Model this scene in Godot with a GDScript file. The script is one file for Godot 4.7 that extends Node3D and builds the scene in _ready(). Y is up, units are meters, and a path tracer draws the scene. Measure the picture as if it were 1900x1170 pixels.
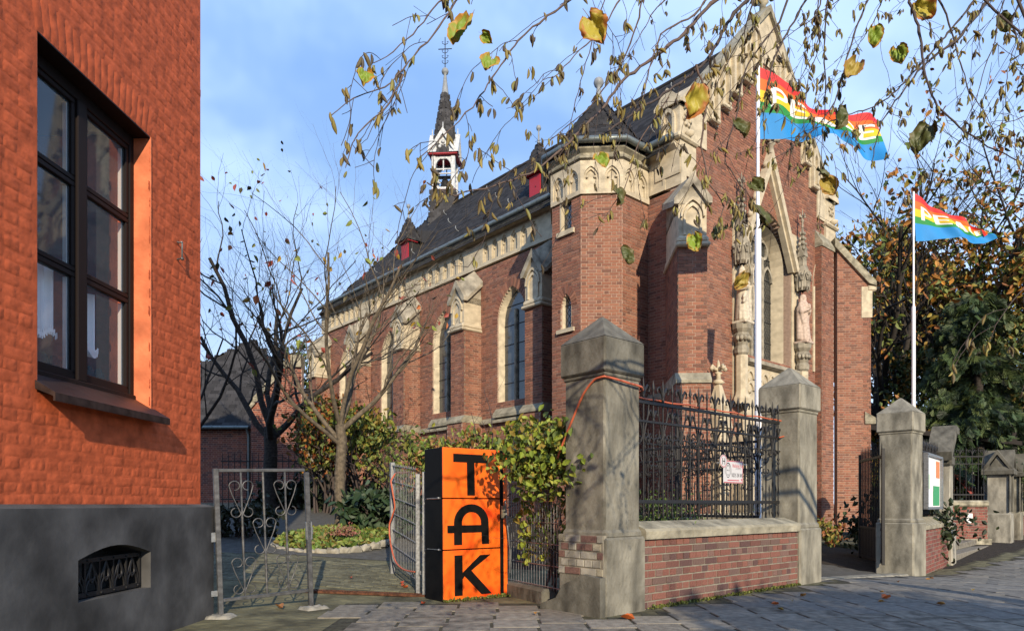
extends Node3D
# Street corner: painted brick house, letter sign, stone piers with iron fence, brick church behind.

class MB:
	var v := PackedVector3Array()
	var n := PackedVector3Array()
	var c := PackedColorArray()
	var u := PackedVector2Array()
	var ix := PackedInt32Array()
	var col := Color.WHITE
	func vert(p: Vector3, nn: Vector3, uv := Vector2.ZERO) -> int:
		v.push_back(p); n.push_back(nn); c.push_back(col); u.push_back(uv)
		return v.size() - 1
	func tri(a: Vector3, b: Vector3, d: Vector3) -> void:
		var nn := (b - a).cross(d - a).normalized()
		var i := vert(a, nn); vert(b, nn); vert(d, nn)
		ix.append_array([i, i + 2, i + 1])
	func quad(a: Vector3, b: Vector3, d: Vector3, e: Vector3) -> void:
		var nn := (d - a).cross(e - b).normalized()
		var i := vert(a, nn, Vector2(0, 1)); vert(b, nn, Vector2(1, 1)); vert(d, nn, Vector2(1, 0)); vert(e, nn, Vector2(0, 0))
		ix.append_array([i, i + 2, i + 1, i, i + 3, i + 2])
	func box(ce: Vector3, s: Vector3, xf := Transform3D()) -> void:
		var h := s * 0.5
		var p := []
		for k in 8:
			p.append(xf * (ce + Vector3(h.x * (1 if k & 1 else -1), h.y * (1 if k & 2 else -1), h.z * (1 if k & 4 else -1))))
		quad(p[4], p[5], p[7], p[6]); quad(p[1], p[0], p[2], p[3])
		quad(p[5], p[1], p[3], p[7]); quad(p[0], p[4], p[6], p[2])
		quad(p[6], p[7], p[3], p[2]); quad(p[0], p[1], p[5], p[4])
	func bbox(ce: Vector3, s: Vector3, b: float, xf := Transform3D(), top := Vector2.ONE) -> void:
		# a chamfered box; top scales its upper end
		var P := func(sx: int, sy: int, sz: int, ax: int) -> Vector3:
			var q := Vector3(sx, sy, sz) * s * 0.5
			var w := Vector3(sx, sy, sz) * b
			w[ax] = 0.0
			q -= w
			if sy > 0: q.x *= top.x; q.z *= top.y
			return xf * (ce + q)
		for ax in 3:
			var b1 := (ax + 1) % 3
			var b2 := (ax + 2) % 3
			for sg in [-1, 1]:
				var pt := []
				for k in [[-1, -1], [1, -1], [1, 1], [-1, 1]]:
					var sv := [0, 0, 0]
					sv[ax] = sg; sv[b1] = k[0]; sv[b2] = k[1]
					pt.append(P.call(sv[0], sv[1], sv[2], ax))
				if sg > 0: quad(pt[0], pt[1], pt[2], pt[3])
				else: quad(pt[3], pt[2], pt[1], pt[0])
			for s1 in [-1, 1]:
				for s2 in [-1, 1]:
					var q := []
					for k in [[-1, b1], [1, b1], [1, b2], [-1, b2]]:
						var sv := [0, 0, 0]
						sv[ax] = k[0]; sv[b1] = s1; sv[b2] = s2
						q.append(P.call(sv[0], sv[1], sv[2], k[1]))
					if s1 * s2 < 0: quad(q[0], q[1], q[2], q[3])
					else: quad(q[3], q[2], q[1], q[0])
		for sx in [-1, 1]:
			for sy in [-1, 1]:
				for sz in [-1, 1]:
					var a: Vector3 = P.call(sx, sy, sz, 0)
					var e: Vector3 = P.call(sx, sy, sz, 1)
					var g: Vector3 = P.call(sx, sy, sz, 2)
					if sx * sy * sz > 0: tri(a, e, g)
					else: tri(a, g, e)
	func prism(poly: PackedVector2Array, z0: float, z1: float, xf := Transform3D()) -> void:
		var ar := 0.0
		for k in poly.size():
			ar += poly[k].cross(poly[(k + 1) % poly.size()])
		if ar < 0.0: poly.reverse()
		var t := Geometry2D.triangulate_polygon(poly)
		for k in range(0, t.size(), 3):
			var a := poly[t[k]]
			var b := poly[t[k + 1]]
			var d := poly[t[k + 2]]
			if (b - a).cross(d - a) < 0.0:
				var w := b
				b = d; d = w
			tri(xf * Vector3(a.x, a.y, z1), xf * Vector3(b.x, b.y, z1), xf * Vector3(d.x, d.y, z1))
			tri(xf * Vector3(a.x, a.y, z0), xf * Vector3(d.x, d.y, z0), xf * Vector3(b.x, b.y, z0))
		for k in poly.size():
			var p := poly[k]
			var q := poly[(k + 1) % poly.size()]
			quad(xf * Vector3(p.x, p.y, z0), xf * Vector3(q.x, q.y, z0), xf * Vector3(q.x, q.y, z1), xf * Vector3(p.x, p.y, z1))
	func band(o: PackedVector2Array, i: PackedVector2Array, z0: float, z1: float, xf := Transform3D(), zi := INF) -> void:
		# an open strip between two outlines with thickness; zi lets the inner edge lie deeper (a splay)
		var zz := z1 if zi == INF else zi
		for k in o.size() - 1:
			var a := xf * Vector3(o[k].x, o[k].y, z1)
			var b := xf * Vector3(o[k + 1].x, o[k + 1].y, z1)
			var d := xf * Vector3(i[k + 1].x, i[k + 1].y, zz)
			var e := xf * Vector3(i[k].x, i[k].y, zz)
			quad(e, d, b, a)
			quad(xf * Vector3(i[k + 1].x, i[k + 1].y, z0), d, e, xf * Vector3(i[k].x, i[k].y, z0))
			quad(xf * Vector3(o[k].x, o[k].y, z0), a, b, xf * Vector3(o[k + 1].x, o[k + 1].y, z0))
		for k in [0, o.size() - 1]:
			quad(xf * Vector3(o[k].x, o[k].y, z0), xf * Vector3(i[k].x, i[k].y, z0), xf * Vector3(i[k].x, i[k].y, zz), xf * Vector3(o[k].x, o[k].y, z1))
	func tube(p: Array, r: Array, sides := 6, twist := 0.0) -> void:
		var m := p.size()
		if m < 2: return
		var t0: Vector3 = (p[1] - p[0]).normalized()
		var ref := t0.cross(Vector3.UP if absf(t0.y) < 0.9 else Vector3.RIGHT).normalized()
		var first := v.size()
		for k in m:
			var t: Vector3 = (p[mini(k + 1, m - 1)] - p[maxi(k - 1, 0)]).normalized()
			ref = (ref - t * ref.dot(t)).normalized()
			if not ref.is_finite() or ref.length() < 0.5: ref = t.cross(Vector3(0.31, 0.5, 0.8)).normalized()
			var bi := t.cross(ref)
			var rr: float = r[mini(k, r.size() - 1)]
			for s in sides:
				var a := TAU * s / sides + twist * k
				var d := ref * cos(a) + bi * sin(a)
				vert(p[k] + d * rr, d)
		for k in m - 1:
			for s in sides:
				var a := first + k * sides + s
				var b := first + k * sides + (s + 1) % sides
				ix.append_array([a, a + sides, b, b, a + sides, b + sides])
		for e in [0, m - 1]:
			var ce := vert(p[e], (p[0] - p[1]).normalized() if e == 0 else (p[m - 1] - p[m - 2]).normalized())
			for s in sides:
				var a: int = first + e * sides + s
				var b: int = first + e * sides + (s + 1) % sides
				if e == 0: ix.append_array([ce, a, b])
				else: ix.append_array([ce, b, a])
	func lathe(prof: Array, sides := 12, xf := Transform3D(), smooth := true, a0 := 0.0) -> void:
		# prof: Vector2(radius, height), from the bottom up
		if smooth:
			var first := v.size()
			for k in prof.size():
				var d: Vector2 = prof[mini(k + 1, prof.size() - 1)] - prof[maxi(k - 1, 0)]
				var nn := Vector2(d.y, -d.x).normalized()
				for s in sides:
					var a := TAU * s / sides + a0
					vert(xf * Vector3(prof[k].x * cos(a), prof[k].y, prof[k].x * sin(a)), (xf.basis * Vector3(nn.x * cos(a), nn.y, nn.x * sin(a))).normalized())
			for k in prof.size() - 1:
				for s in sides:
					var a := first + k * sides + s
					var b := first + k * sides + (s + 1) % sides
					ix.append_array([a, b, a + sides, b, b + sides, a + sides])
		else:
			for k in prof.size() - 1:
				for s in sides:
					var a := TAU * s / sides + a0
					var b := TAU * (s + 1) / sides + a0
					var p: Vector2 = prof[k]
					var q: Vector2 = prof[k + 1]
					quad(xf * Vector3(p.x * cos(b), p.y, p.x * sin(b)), xf * Vector3(p.x * cos(a), p.y, p.x * sin(a)), xf * Vector3(q.x * cos(a), q.y, q.x * sin(a)), xf * Vector3(q.x * cos(b), q.y, q.x * sin(b)))
	func ball(ce: Vector3, r: Vector3, sides := 10, rings := 7) -> void:
		var pr := []
		for k in rings + 1:
			var a := -PI / 2 + PI * k / rings
			pr.append(Vector2(maxf(cos(a), 0.001), sin(a)))
		lathe(pr, sides, Transform3D(Basis.from_scale(r), ce))
	func mesh() -> ArrayMesh:
		var m := ArrayMesh.new()
		if ix.is_empty(): return m
		var a := []
		a.resize(Mesh.ARRAY_MAX)
		a[Mesh.ARRAY_VERTEX] = v; a[Mesh.ARRAY_NORMAL] = n; a[Mesh.ARRAY_COLOR] = c; a[Mesh.ARRAY_TEX_UV] = u; a[Mesh.ARRAY_INDEX] = ix
		m.add_surface_from_arrays(Mesh.PRIMITIVE_TRIANGLES, a)
		return m

var M := {}
var T := {}
var rng := RandomNumberGenerator.new()
const U2 := Vector3(0.754, 0, -0.657)      # along the church front and the street wall
const V2 := Vector3(-0.657, 0, -0.754)     # along the nave, away from the street
const PIER := Vector3(0.993, 0, -7.29)     # street corner of the big pier
const SUN_DIR := Vector3(-0.195, -0.37, -0.92)

func lin(r: float, g: float, b: float) -> Color:
	return Color(r, g, b).linear_to_srgb()

func noise_tex(key: String, freq: float, lo: float, hi: float, oct := 5, kind := FastNoiseLite.TYPE_SIMPLEX_SMOOTH, bump := 0.0, mid := 0.5) -> void:
	var f := FastNoiseLite.new()
	f.noise_type = kind; f.frequency = freq; f.fractal_octaves = oct; f.seed = key.length() * 7 + int(freq * 9999)
	var t := NoiseTexture2D.new()
	t.width = 512; t.height = 512; t.seamless = true; t.noise = f
	if bump > 0.0:
		t.as_normal_map = true; t.bump_strength = bump
	else:
		var g := Gradient.new()
		g.set_color(0, Color(lo, lo, lo)); g.set_color(1, Color(hi, hi, hi))
		g.add_point(mid, Color((lo + hi) / 2, (lo + hi) / 2, (lo + hi) / 2))
		t.color_ramp = g
	T[key] = t

func mat(key: String, col: Color, rough := 0.9, tex := "", scale := 1.0, nrm := "", nstr := 1.0, metal := 0.0, vc := false, spec := 0.4) -> StandardMaterial3D:
	var m := StandardMaterial3D.new()
	m.resource_name = key
	m.albedo_color = col; m.roughness = rough; m.metallic = metal; m.metallic_specular = spec
	m.cull_mode = BaseMaterial3D.CULL_DISABLED
	m.vertex_color_use_as_albedo = vc
	if tex:
		m.albedo_texture = T[tex]
	if nrm:
		m.normal_enabled = true; m.normal_texture = T[nrm]; m.normal_scale = nstr
	if tex or nrm:
		m.uv1_triplanar = true; m.uv1_world_triplanar = true
		m.uv1_scale = Vector3.ONE * scale
	M[key] = m
	return m

func numbered(par: Node, called: String) -> String:
	if not par.has_node(called): return called
	var k := 1
	var kk: String = par.get_path().get_concatenated_names() + called if par.is_inside_tree() else str(par.get_instance_id()) + called
	k = used.get(kk, 1)
	while par.has_node("%s_%03d" % [called, k]): k += 1
	used[kk] = k + 1
	return "%s_%03d" % [called, k]
var used := {}

func add(o: Node, called: String, par: Node = null) -> Node:
	if par == null: par = self
	o.name = numbered(par, called)
	par.add_child(o, true)
	return o

func tag(o: Node, label := "", category := "", group := "", kind := "") -> Node:
	if label: o.set_meta("label", label)
	if category: o.set_meta("category", category)
	if group: o.set_meta("group", group)
	if kind: o.set_meta("kind", kind)
	return o

func obj(called: String, b: Variant, m: Material, par: Node = null) -> MeshInstance3D:
	var o := MeshInstance3D.new()
	o.mesh = b.mesh() if b is MB else b
	o.material_override = m
	add(o, called, par)
	return o

func thing(called: String, label: String, category: String, at := Vector3.ZERO, basis_ := Basis(), group := "") -> Node3D:
	var o := Node3D.new()
	add(o, called)
	o.transform = Transform3D(basis_, at)
	tag(o, label, category, group)
	return o

func multi(called: String, mesh: Mesh, m: Material, xfs: Array, cols: Array, par: Node = null, stuff := true) -> MultiMeshInstance3D:
	var mm := MultiMesh.new()
	mm.transform_format = MultiMesh.TRANSFORM_3D
	mm.use_colors = true
	mm.mesh = mesh
	mm.instance_count = xfs.size()
	for k in xfs.size():
		mm.set_instance_transform(k, xfs[k])
		mm.set_instance_color(k, cols[k])
	var o := MultiMeshInstance3D.new()
	o.multimesh = mm
	o.material_override = m
	add(o, called, par)
	if stuff: o.set_meta("kind", "stuff")
	return o

func face_xf(out: Vector3, at: Vector3) -> Transform3D:
	# x along the face, y up, z out of it
	return Transform3D(Basis(Vector3.UP.cross(out), Vector3.UP, out), at)

func pick(pal: Array) -> Color:
	var c: Color = pal[rng.randi() % pal.size()]
	var k := rng.randf_range(0.82, 1.18)
	return Color(c.r * k, c.g * k, c.b * k)

func arch_pts(cx: float, spring: float, hw: float, rise: float, n := 8) -> PackedVector2Array:
	# a pointed arch from its left springing to its right one
	var R := (rise * rise + hw * hw) / (2.0 * hw)
	var p := PackedVector2Array()
	for k in n + 1:
		var t := rise * sin(PI / 2 * k / n)
		p.append(Vector2(cx - (sqrt(maxf(R * R - t * t, 0)) - (R - hw)), spring + t))
	for k in range(n - 1, -1, -1):
		p.append(Vector2(2 * cx - p[k].x, p[k].y))
	return p

func win_outline(cx: float, y0: float, spring: float, hw: float, rise: float, n := 8) -> PackedVector2Array:
	var p := PackedVector2Array([Vector2(cx - hw, y0)])
	p.append_array(arch_pts(cx, spring, hw, rise, n))
	p.append(Vector2(cx + hw, y0))
	return p

func arch_half(y: float, spring: float, hw: float, rise: float) -> float:
	if y <= spring: return hw
	var R := (rise * rise + hw * hw) / (2.0 * hw)
	var t := y - spring
	return maxf(sqrt(maxf(R * R - t * t, 0)) - (R - hw), 0.0) if t < rise else 0.0

func cut(iv: Array, l: float, r: float) -> Array:
	if r <= l: return iv
	var out := []
	for s in iv:
		if r <= s[0] or l >= s[1]: out.append(s); continue
		if l > s[0]: out.append([s[0], l])
		if r < s[1]: out.append([r, s[1]])
	return out

func brick_wall(par: Node, xf: Transform3D, y0: float, rows: int, span: Callable, o: Dictionary) -> void:
	# rows of mortar with bricks set 8 mm proud of it; span(y) gives the free stretches of a row
	var ch: float = o.get("ch", 0.077)
	var L: float = o.get("len", 0.25)
	var th: float = o.get("thick", 0.3)
	var proud: float = o.get("proud", 0.008)
	var j: float = o.get("joint", 0.012)
	var singles: int = o.get("singles", 0)
	var mo := MB.new()
	var xs := []
	var cs := []
	var bm := MB.new()
	bm.bbox(Vector3(0, 0, -0.02), Vector3(1, ch - j, 0.04 + 2 * proud), 0.0035) if o.get("chamfer", false) else bm.box(Vector3(0, 0, -0.02), Vector3(1, ch - j, 0.04 + 2 * proud))
	var bmesh := bm.mesh()
	var done := 0
	for k in rows:
		var y := y0 + (k + 0.5) * ch
		var iv: Array = span.call(y)
		for s in iv:
			if s[1] - s[0] < 0.01: continue
			mo.box(Vector3((s[0] + s[1]) / 2, y, -th / 2), Vector3(s[1] - s[0], ch, th), xf)
			var mode: int = o.get("bond", 0)
			var x: float = floor(s[0] / (L * 1.5)) * L * 1.5 - (L * 0.75 if k % 2 else 0.0)
			if mode == 1: x = floor(s[0] / L) * L - L - (L * 0.25 if k % 2 else 0.0)
			var q := 0
			while x < s[1]:
				var w := L if q % 2 == 0 else L * 0.5
				if mode == 1: w = L if k % 2 == 0 else L * 0.5
				w *= 1.0
				var a: float = maxf(x, s[0]) + j * 0.5
				var e: float = minf(x + w, s[1]) - j * 0.5
				x += w; q += 1
				if e - a < 0.035: continue
				var jit: float = o.get("jit", 0.002)
				var t := xf * Transform3D(Basis.from_scale(Vector3(e - a, 1, 1)), Vector3((a + e) / 2, y, rng.randf_range(-jit, jit)))
				var c := pick(o.pal)
				if done < singles and (not o.has("where") or o.where.call((a + e) / 2, y)):
					done += 1
					var b := MeshInstance3D.new()
					b.mesh = bmesh
					b.material_override = M[o.mats[rng.randi() % o.mats.size()]]
					b.transform = t
					add(b, "brick", par)
				else:
					xs.append(t); cs.append(c)
	obj("mortar", mo, o.mortar, par)
	if xs.size(): multi("brick", bmesh, o.mat, xs, cs, par)

func leaf_mesh(fold := 0.25, tip := 0.5) -> ArrayMesh:
	var b := MB.new()
	var h := fold * 0.5
	var P := [Vector3(0, -0.5, 0), Vector3(0.3, -0.15, h), Vector3(0.26, 0.2, h), Vector3(0, tip, 0), Vector3(-0.26, 0.2, h), Vector3(-0.3, -0.15, h), Vector3(0, 0.05, -h * 0.4)]
	for k in 6: b.tri(P[6], P[k], P[(k + 1) % 6])
	return b.mesh()

func rdir() -> Vector3:
	var z := rng.randf_range(-1, 1)
	var a := rng.randf() * TAU
	var s := sqrt(1 - z * z)
	return Vector3(s * cos(a), z, s * sin(a))

func rbasis(s: float) -> Basis:
	return Basis(rdir(), rng.randf() * TAU).scaled(Vector3.ONE * s)

func limb(b: MB, p: Vector3, d: Vector3, len: float, r: float, lev: int, o: Dictionary, tips: Array) -> void:
	# one limb and, along it, its smaller limbs
	var n: int = o.get("seg", 6)
	var pts := [p]
	var rad := [r]
	var q := p
	var dd := d
	for k in n:
		dd = (dd + rdir() * o.get("wob", 0.18) + Vector3.UP * o.get("up", 0.06) * (1.0 if lev < 3 else 0.5)).normalized()
		q += dd * len / n
		pts.append(q)
		rad.append(lerpf(r, r * o.get("taper", 0.45), float(k + 1) / n))
	b.tube(pts, rad, [8, 6, 5, 4, 3, 3][mini(lev, 5)])
	if lev >= o.get("levels", 4):
		for k in range(1, n + 1): tips.append([pts[k], dd])
		return
	var kids: int = o.kids[mini(lev, o.kids.size() - 1)]
	for k in kids:
		var t := lerpf(o.get("from", 0.3), 1.0, (k + rng.randf()) / kids)
		var f := t * n
		var i := mini(int(f), n - 1)
		var at: Vector3 = pts[i].lerp(pts[i + 1], f - i)
		var tg: Vector3 = (pts[i + 1] - pts[i]).normalized()
		var side := (rdir() - tg * 0.0)
		side = (side - tg * side.dot(tg)).normalized()
		var sp: float = o.get("spread", 0.8) * rng.randf_range(0.7, 1.25)
		var nd := (tg * cos(sp) + side * sin(sp)).normalized()
		limb(b, at, nd, len * o.get("shrink", 0.62) * rng.randf_range(0.7, 1.15), rad[i] * o.get("rshrink", 0.55), lev + 1, o, tips)

func ground_y(x: float, zd: float) -> float:
	# height of the ground; zd is the depth in front of the camera
	var dx := x - 0.993
	var dz := zd - 7.29
	var s := dx * 0.754 + dz * 0.657
	var t := -dx * 0.657 + dz * 0.754
	var y := -0.055 * clampf(s - 5.5, 0.0, 4.6) + 0.03 * clampf(s - 13.0, 0.0, 7.5)
	y *= 1.0 - smoothstep(0.3, 2.5, t)
	return y + 0.096 * clampf(t - 2.7, 0.0, 11.0)

func G(x: float, zd: float) -> Vector3:
	return Vector3(x, ground_y(x, zd), -zd)
func _ready() -> void:
	rng.seed = 77
	# camera, sky, sun, exposure
	var cam := Camera3D.new()
	add(cam, "camera")
	cam.position = Vector3(0, 1.2, 0)
	cam.projection = Camera3D.PROJECTION_FRUSTUM
	cam.near = 0.1; cam.far = 400.0
	cam.size = 0.1 * 1170.0 / 1263.0
	cam.frustum_offset = Vector2(0.0, 0.1 * 350.0 / 1263.0)
	cam.current = true
	var env := Environment.new()
	env.background_mode = Environment.BG_SKY
	env.tonemap_mode = Environment.TONE_MAPPER_LINEAR
	env.tonemap_exposure = 1.65
	env.sdfgi_enabled = true; env.ssao_enabled = true; env.ssil_enabled = true
	var sky := Sky.new()
	var sm := ProceduralSkyMaterial.new()
	sm.sky_top_color = Color(0.42, 0.575, 0.795)
	sm.sky_horizon_color = Color(0.69, 0.78, 0.87)
	sm.sky_curve = 0.22
	sm.ground_bottom_color = Color(0.30, 0.29, 0.27)
	sm.ground_horizon_color = Color(0.55, 0.56, 0.56)
	sm.sun_angle_max = 1.0
	sm.sky_cover = cirrus()
	sm.sky_cover_modulate = Color(1, 1, 1, 0.36)
	sky.sky_material = sm
	env.sky = sky
	var we := WorldEnvironment.new()
	we.environment = env
	add(we, "world_environment")
	var sun := DirectionalLight3D.new()
	add(sun, "sun")
	sun.light_color = Color(1.0, 0.93, 0.82)
	sun.light_energy = 1.15
	sun.light_angular_distance = 0.5
	sun.shadow_enabled = true
	sun.look_at_from_position(Vector3.ZERO, SUN_DIR, Vector3.UP)
	materials()
	build_ground()
	build_house()
	build_church()
	build_annex()
	build_street_wall()
	build_right_side()
	build_gate()
	build_sign()
	build_flags()
	build_trees()
	build_shrubs()
	build_branches()
	build_small()

func cirrus() -> ImageTexture:
	# thin high cloud, laid out over the whole sky
	var f := FastNoiseLite.new()
	f.seed = 5; f.frequency = 1.0; f.fractal_octaves = 5; f.noise_type = FastNoiseLite.TYPE_SIMPLEX_SMOOTH
	f.domain_warp_enabled = true; f.domain_warp_amplitude = 0.4; f.domain_warp_frequency = 1.2
	var W := 768
	var H := 384
	var im := Image.create(W, H, false, Image.FORMAT_RGBA8)
	for y in H / 2 + 2:
		var el := PI / 2 - PI * (y + 0.5) / H
		for x in W:
			var az := TAU * (x + 0.5) / W
			var d := Vector3(cos(el) * sin(az), sin(el), cos(el) * cos(az))
			var h := maxf(d.y, 0.0) + 0.28
			var px := d.x / h
			var pz := d.z / h
			var k := f.get_noise_3d(px * 0.9 + pz * 0.5, 0.3, pz * 2.0 - px * 0.7) * 0.75 + f.get_noise_3d(px * 3.0, 4.0, pz * 5.5 - px * 2) * 0.3
			k = smoothstep(-0.42, 0.75, k)
			im.set_pixel(x, y, Color(0.94, 0.97, 1.0, k * 0.75))
	return ImageTexture.create_from_image(im)

func materials() -> void:
	noise_tex("soft", 0.012, 0.72, 1.0)
	noise_tex("blotch", 0.006, 0.5, 1.0, 6)
	noise_tex("grain", 0.09, 0.78, 1.0, 3)
	noise_tex("stain", 0.008, 0.5, 1.0, 6, FastNoiseLite.TYPE_SIMPLEX_SMOOTH, 0.0, 0.42)
	noise_tex("n_fine", 0.06, 0, 1, 4, FastNoiseLite.TYPE_SIMPLEX_SMOOTH, 3.0)
	noise_tex("n_rough", 0.025, 0, 1, 5, FastNoiseLite.TYPE_SIMPLEX_SMOOTH, 6.0)
	noise_tex("n_lump", 0.012, 0, 1, 4, FastNoiseLite.TYPE_SIMPLEX_SMOOTH, 8.0)
	mat("brick", Color.WHITE, 0.9, "grain", 2.0, "n_fine", 0.5, 0, true)
	mat("mortar", lin(0.52, 0.37, 0.28), 0.95, "soft", 1.5, "n_fine", 0.5)
	mat("mortar_grey", lin(0.29, 0.26, 0.20), 0.95, "soft", 1.5, "n_fine", 0.6)
	mat("sandstone", lin(0.64, 0.55, 0.39), 0.9, "soft", 0.6, "n_fine", 0.5)
	mat("sandstone_worn", lin(0.47, 0.42, 0.32), 0.95, "stain", 0.7, "n_rough", 0.5)
	mat("statue_stone", lin(0.68, 0.60, 0.46), 0.9, "soft", 1.6, "n_fine", 0.5)
	mat("statue_pink", lin(0.62, 0.48, 0.38), 0.9, "soft", 1.6, "n_fine", 0.5)
	mat("slate", Color.WHITE, 0.9, "grain", 1.0, "n_fine", 0.4, 0, true, 0.2)
	mat("slate_plain", lin(0.045, 0.044, 0.044), 0.9, "soft", 1.5, "n_fine", 0.5, 0, false, 0.2)
	mat("zinc", lin(0.22, 0.25, 0.24), 0.45, "soft", 1.0, "", 1, 0.5)
	mat("lead", lin(0.32, 0.34, 0.35), 0.5, "soft", 1.0)
	mat("white_paint", lin(0.66, 0.68, 0.68), 0.5, "soft", 1.0)
	mat("red_paint", lin(0.34, 0.025, 0.035), 0.5)
	mat("dark", lin(0.012, 0.012, 0.013), 0.9)
	mat("church_glass", lin(0.085, 0.09, 0.085), 0.12, "blotch", 0.8, "n_lump", 0.06, 0.0, false, 0.8)
	mat("clear_glass", lin(0.10, 0.13, 0.17), 0.08, "", 1, "", 1, 0.0, false, 0.9)
	mat("leading", lin(0.03, 0.03, 0.03), 0.6)
	mat("iron", lin(0.026, 0.025, 0.025), 0.5, "grain", 4.0, "n_fine", 0.4, 0.2)
	mat("steel", lin(0.20, 0.20, 0.20), 0.5, "blotch", 3.0, "n_fine", 0.3, 0.55)
	mat("galv", lin(0.36, 0.37, 0.37), 0.45, "soft", 3.0, "", 1, 0.6)
	mat("rust", lin(0.15, 0.06, 0.03), 0.9, "blotch", 4.0)
	mat("concrete", lin(0.36, 0.335, 0.26), 0.95, "stain", 0.45, "n_rough", 0.7)
	mat("concrete_sooty", lin(0.19, 0.18, 0.145), 0.95, "stain", 0.6, "n_rough", 0.9)
	mat("concrete_pale", lin(0.46, 0.43, 0.35), 0.95, "stain", 0.5, "n_rough", 0.6)
	mat("concrete_old", lin(0.29, 0.272, 0.215), 0.95, "stain", 0.6, "n_rough", 0.9)
	mat("coping", lin(0.44, 0.40, 0.29), 0.95, "stain", 0.8, "n_rough", 0.9)
	mat("orange_paint", lin(0.68, 0.142, 0.052), 0.8, "soft", 0.9, "n_rough", 0.2, 0, false, 0.3)
	mat("orange_smooth", lin(0.78, 0.22, 0.10), 0.8, "soft", 0.5, "n_fine", 0.3, 0, false, 0.3)
	mat("plinth", lin(0.125, 0.122, 0.118), 0.9, "blotch", 0.4, "n_rough", 0.1, 0, false, 0.3)
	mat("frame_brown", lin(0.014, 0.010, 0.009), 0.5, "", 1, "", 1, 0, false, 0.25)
	mat("sill_metal", lin(0.055, 0.035, 0.03), 0.45, "stain", 2.0, "", 1, 0.2)
	mat("putty", lin(0.5, 0.5, 0.48), 0.6)
	mat("net", lin(0.80, 0.80, 0.80), 0.9)
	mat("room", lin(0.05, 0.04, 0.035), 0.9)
	var pane := mat("pane", Color(0.8, 0.9, 0.95, 0.08), 0.03)
	pane.transparency = BaseMaterial3D.TRANSPARENCY_ALPHA
	pane.metallic_specular = 0.7
	mat("sign_orange", lin(0.87, 0.155, 0.012), 0.38, "", 1, "", 1, 0, false, 0.5)
	mat("sign_black", lin(0.007, 0.007, 0.007), 0.6, "", 1, "", 1, 0, false, 0.2)
	mat("hose", lin(0.46, 0.11, 0.05), 0.4)
	mat("pole_white", lin(0.72, 0.73, 0.76), 0.35)
	mat("slab", Color.WHITE, 0.9, "soft", 1.3, "n_fine", 0.8, 0, true)
	mat("joint", lin(0.075, 0.072, 0.045), 1.0, "stain", 2.0, "n_rough", 0.8)
	mat("asphalt", lin(0.11, 0.105, 0.09), 0.95, "soft", 0.8, "n_fine", 0.9)
	mat("moss_floor", lin(0.19, 0.175, 0.095), 1.0, "stain", 0.5, "n_rough", 0.8)
	mat("soil", lin(0.05, 0.038, 0.025), 1.0, "blotch", 1.5, "n_rough", 1.2)
	mat("bark", lin(0.20, 0.16, 0.11), 0.9, "stain", 2.5, "n_rough", 1.3)
	mat("bark_dark", lin(0.06, 0.05, 0.042), 0.95, "stain", 2.5, "n_rough", 1.5)
	mat("twig", lin(0.15, 0.105, 0.085), 0.8, "soft", 8.0)
	mat("twig_dark", lin(0.085, 0.065, 0.058), 0.8, "soft", 8.0)
	mat("paper", lin(0.75, 0.75, 0.73), 0.7)
	for k in ["concrete", "concrete_old", "concrete_sooty", "concrete_pale"]: M[k].uv1_scale = Vector3(1.3, 0.35, 1.3)
	for k in 3:
		var fl := mat("leaf%d" % k, Color.WHITE, 0.55, "", 1, "", 1, 0, true)
		fl.backlight_enabled = true
		fl.backlight = [Color(0.25, 0.3, 0.05), Color(0.4, 0.25, 0.05), Color(0.08, 0.12, 0.03)][k]
	var pal := [Color(0.31, 0.135, 0.084), Color(0.33, 0.145, 0.09), Color(0.27, 0.118, 0.076), Color(0.35, 0.16, 0.10), Color(0.20, 0.096, 0.068), Color(0.29, 0.145, 0.102)]
	for k in pal.size():
		mat("church_brick%d" % k, Color(pal[k].r, pal[k].g, pal[k].b).linear_to_srgb(), 0.9, "grain", 2.0, "n_fine", 0.5)
	var pal2 := [Color(0.23, 0.095, 0.07), Color(0.18, 0.08, 0.062), Color(0.26, 0.11, 0.08), Color(0.13, 0.07, 0.062), Color(0.22, 0.125, 0.10), Color(0.17, 0.105, 0.085)]
	for k in pal2.size():
		mat("wall_brick%d" % k, Color(pal2[k].r, pal2[k].g, pal2[k].b).linear_to_srgb(), 0.9, "soft", 6.0, "n_rough", 0.6)
	for k in 5:
		var g: float = [0.245, 0.27, 0.295, 0.26, 0.23][k]
		mat("slab%d" % k, lin(g * 1.06, g * 0.95, g * 0.74), 0.92, "stain" if k % 2 else "soft", 1.1, "n_fine", 0.9)

func sheet(called: String, xs: Array, zs: Array, lift: float, m: Material, keep: Callable) -> MeshInstance3D:
	var b := MB.new()
	for i in xs.size() - 1:
		for k in zs.size() - 1:
			if not keep.call((xs[i] + xs[i + 1]) / 2, (zs[k] + zs[k + 1]) / 2): continue
			var up := Vector3.UP * lift
			b.quad(G(xs[i], zs[k]) + up, G(xs[i + 1], zs[k]) + up, G(xs[i + 1], zs[k + 1]) + up, G(xs[i], zs[k + 1]) + up)
	var o := obj(called, b, m)
	o.set_meta("kind", "structure")
	return o

func steps_of(a: float, b: float, st: float) -> Array:
	var r := []
	var x := a
	while x < b + 0.001:
		r.append(x); x += st
	return r

func wall_t(x: float, zd: float) -> float:
	return -(x - 0.993) * 0.657 + (zd - 7.29) * 0.754

func wall_s(x: float, zd: float) -> float:
	return (x - 0.993) * 0.754 + (zd - 7.29) * 0.657

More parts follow.
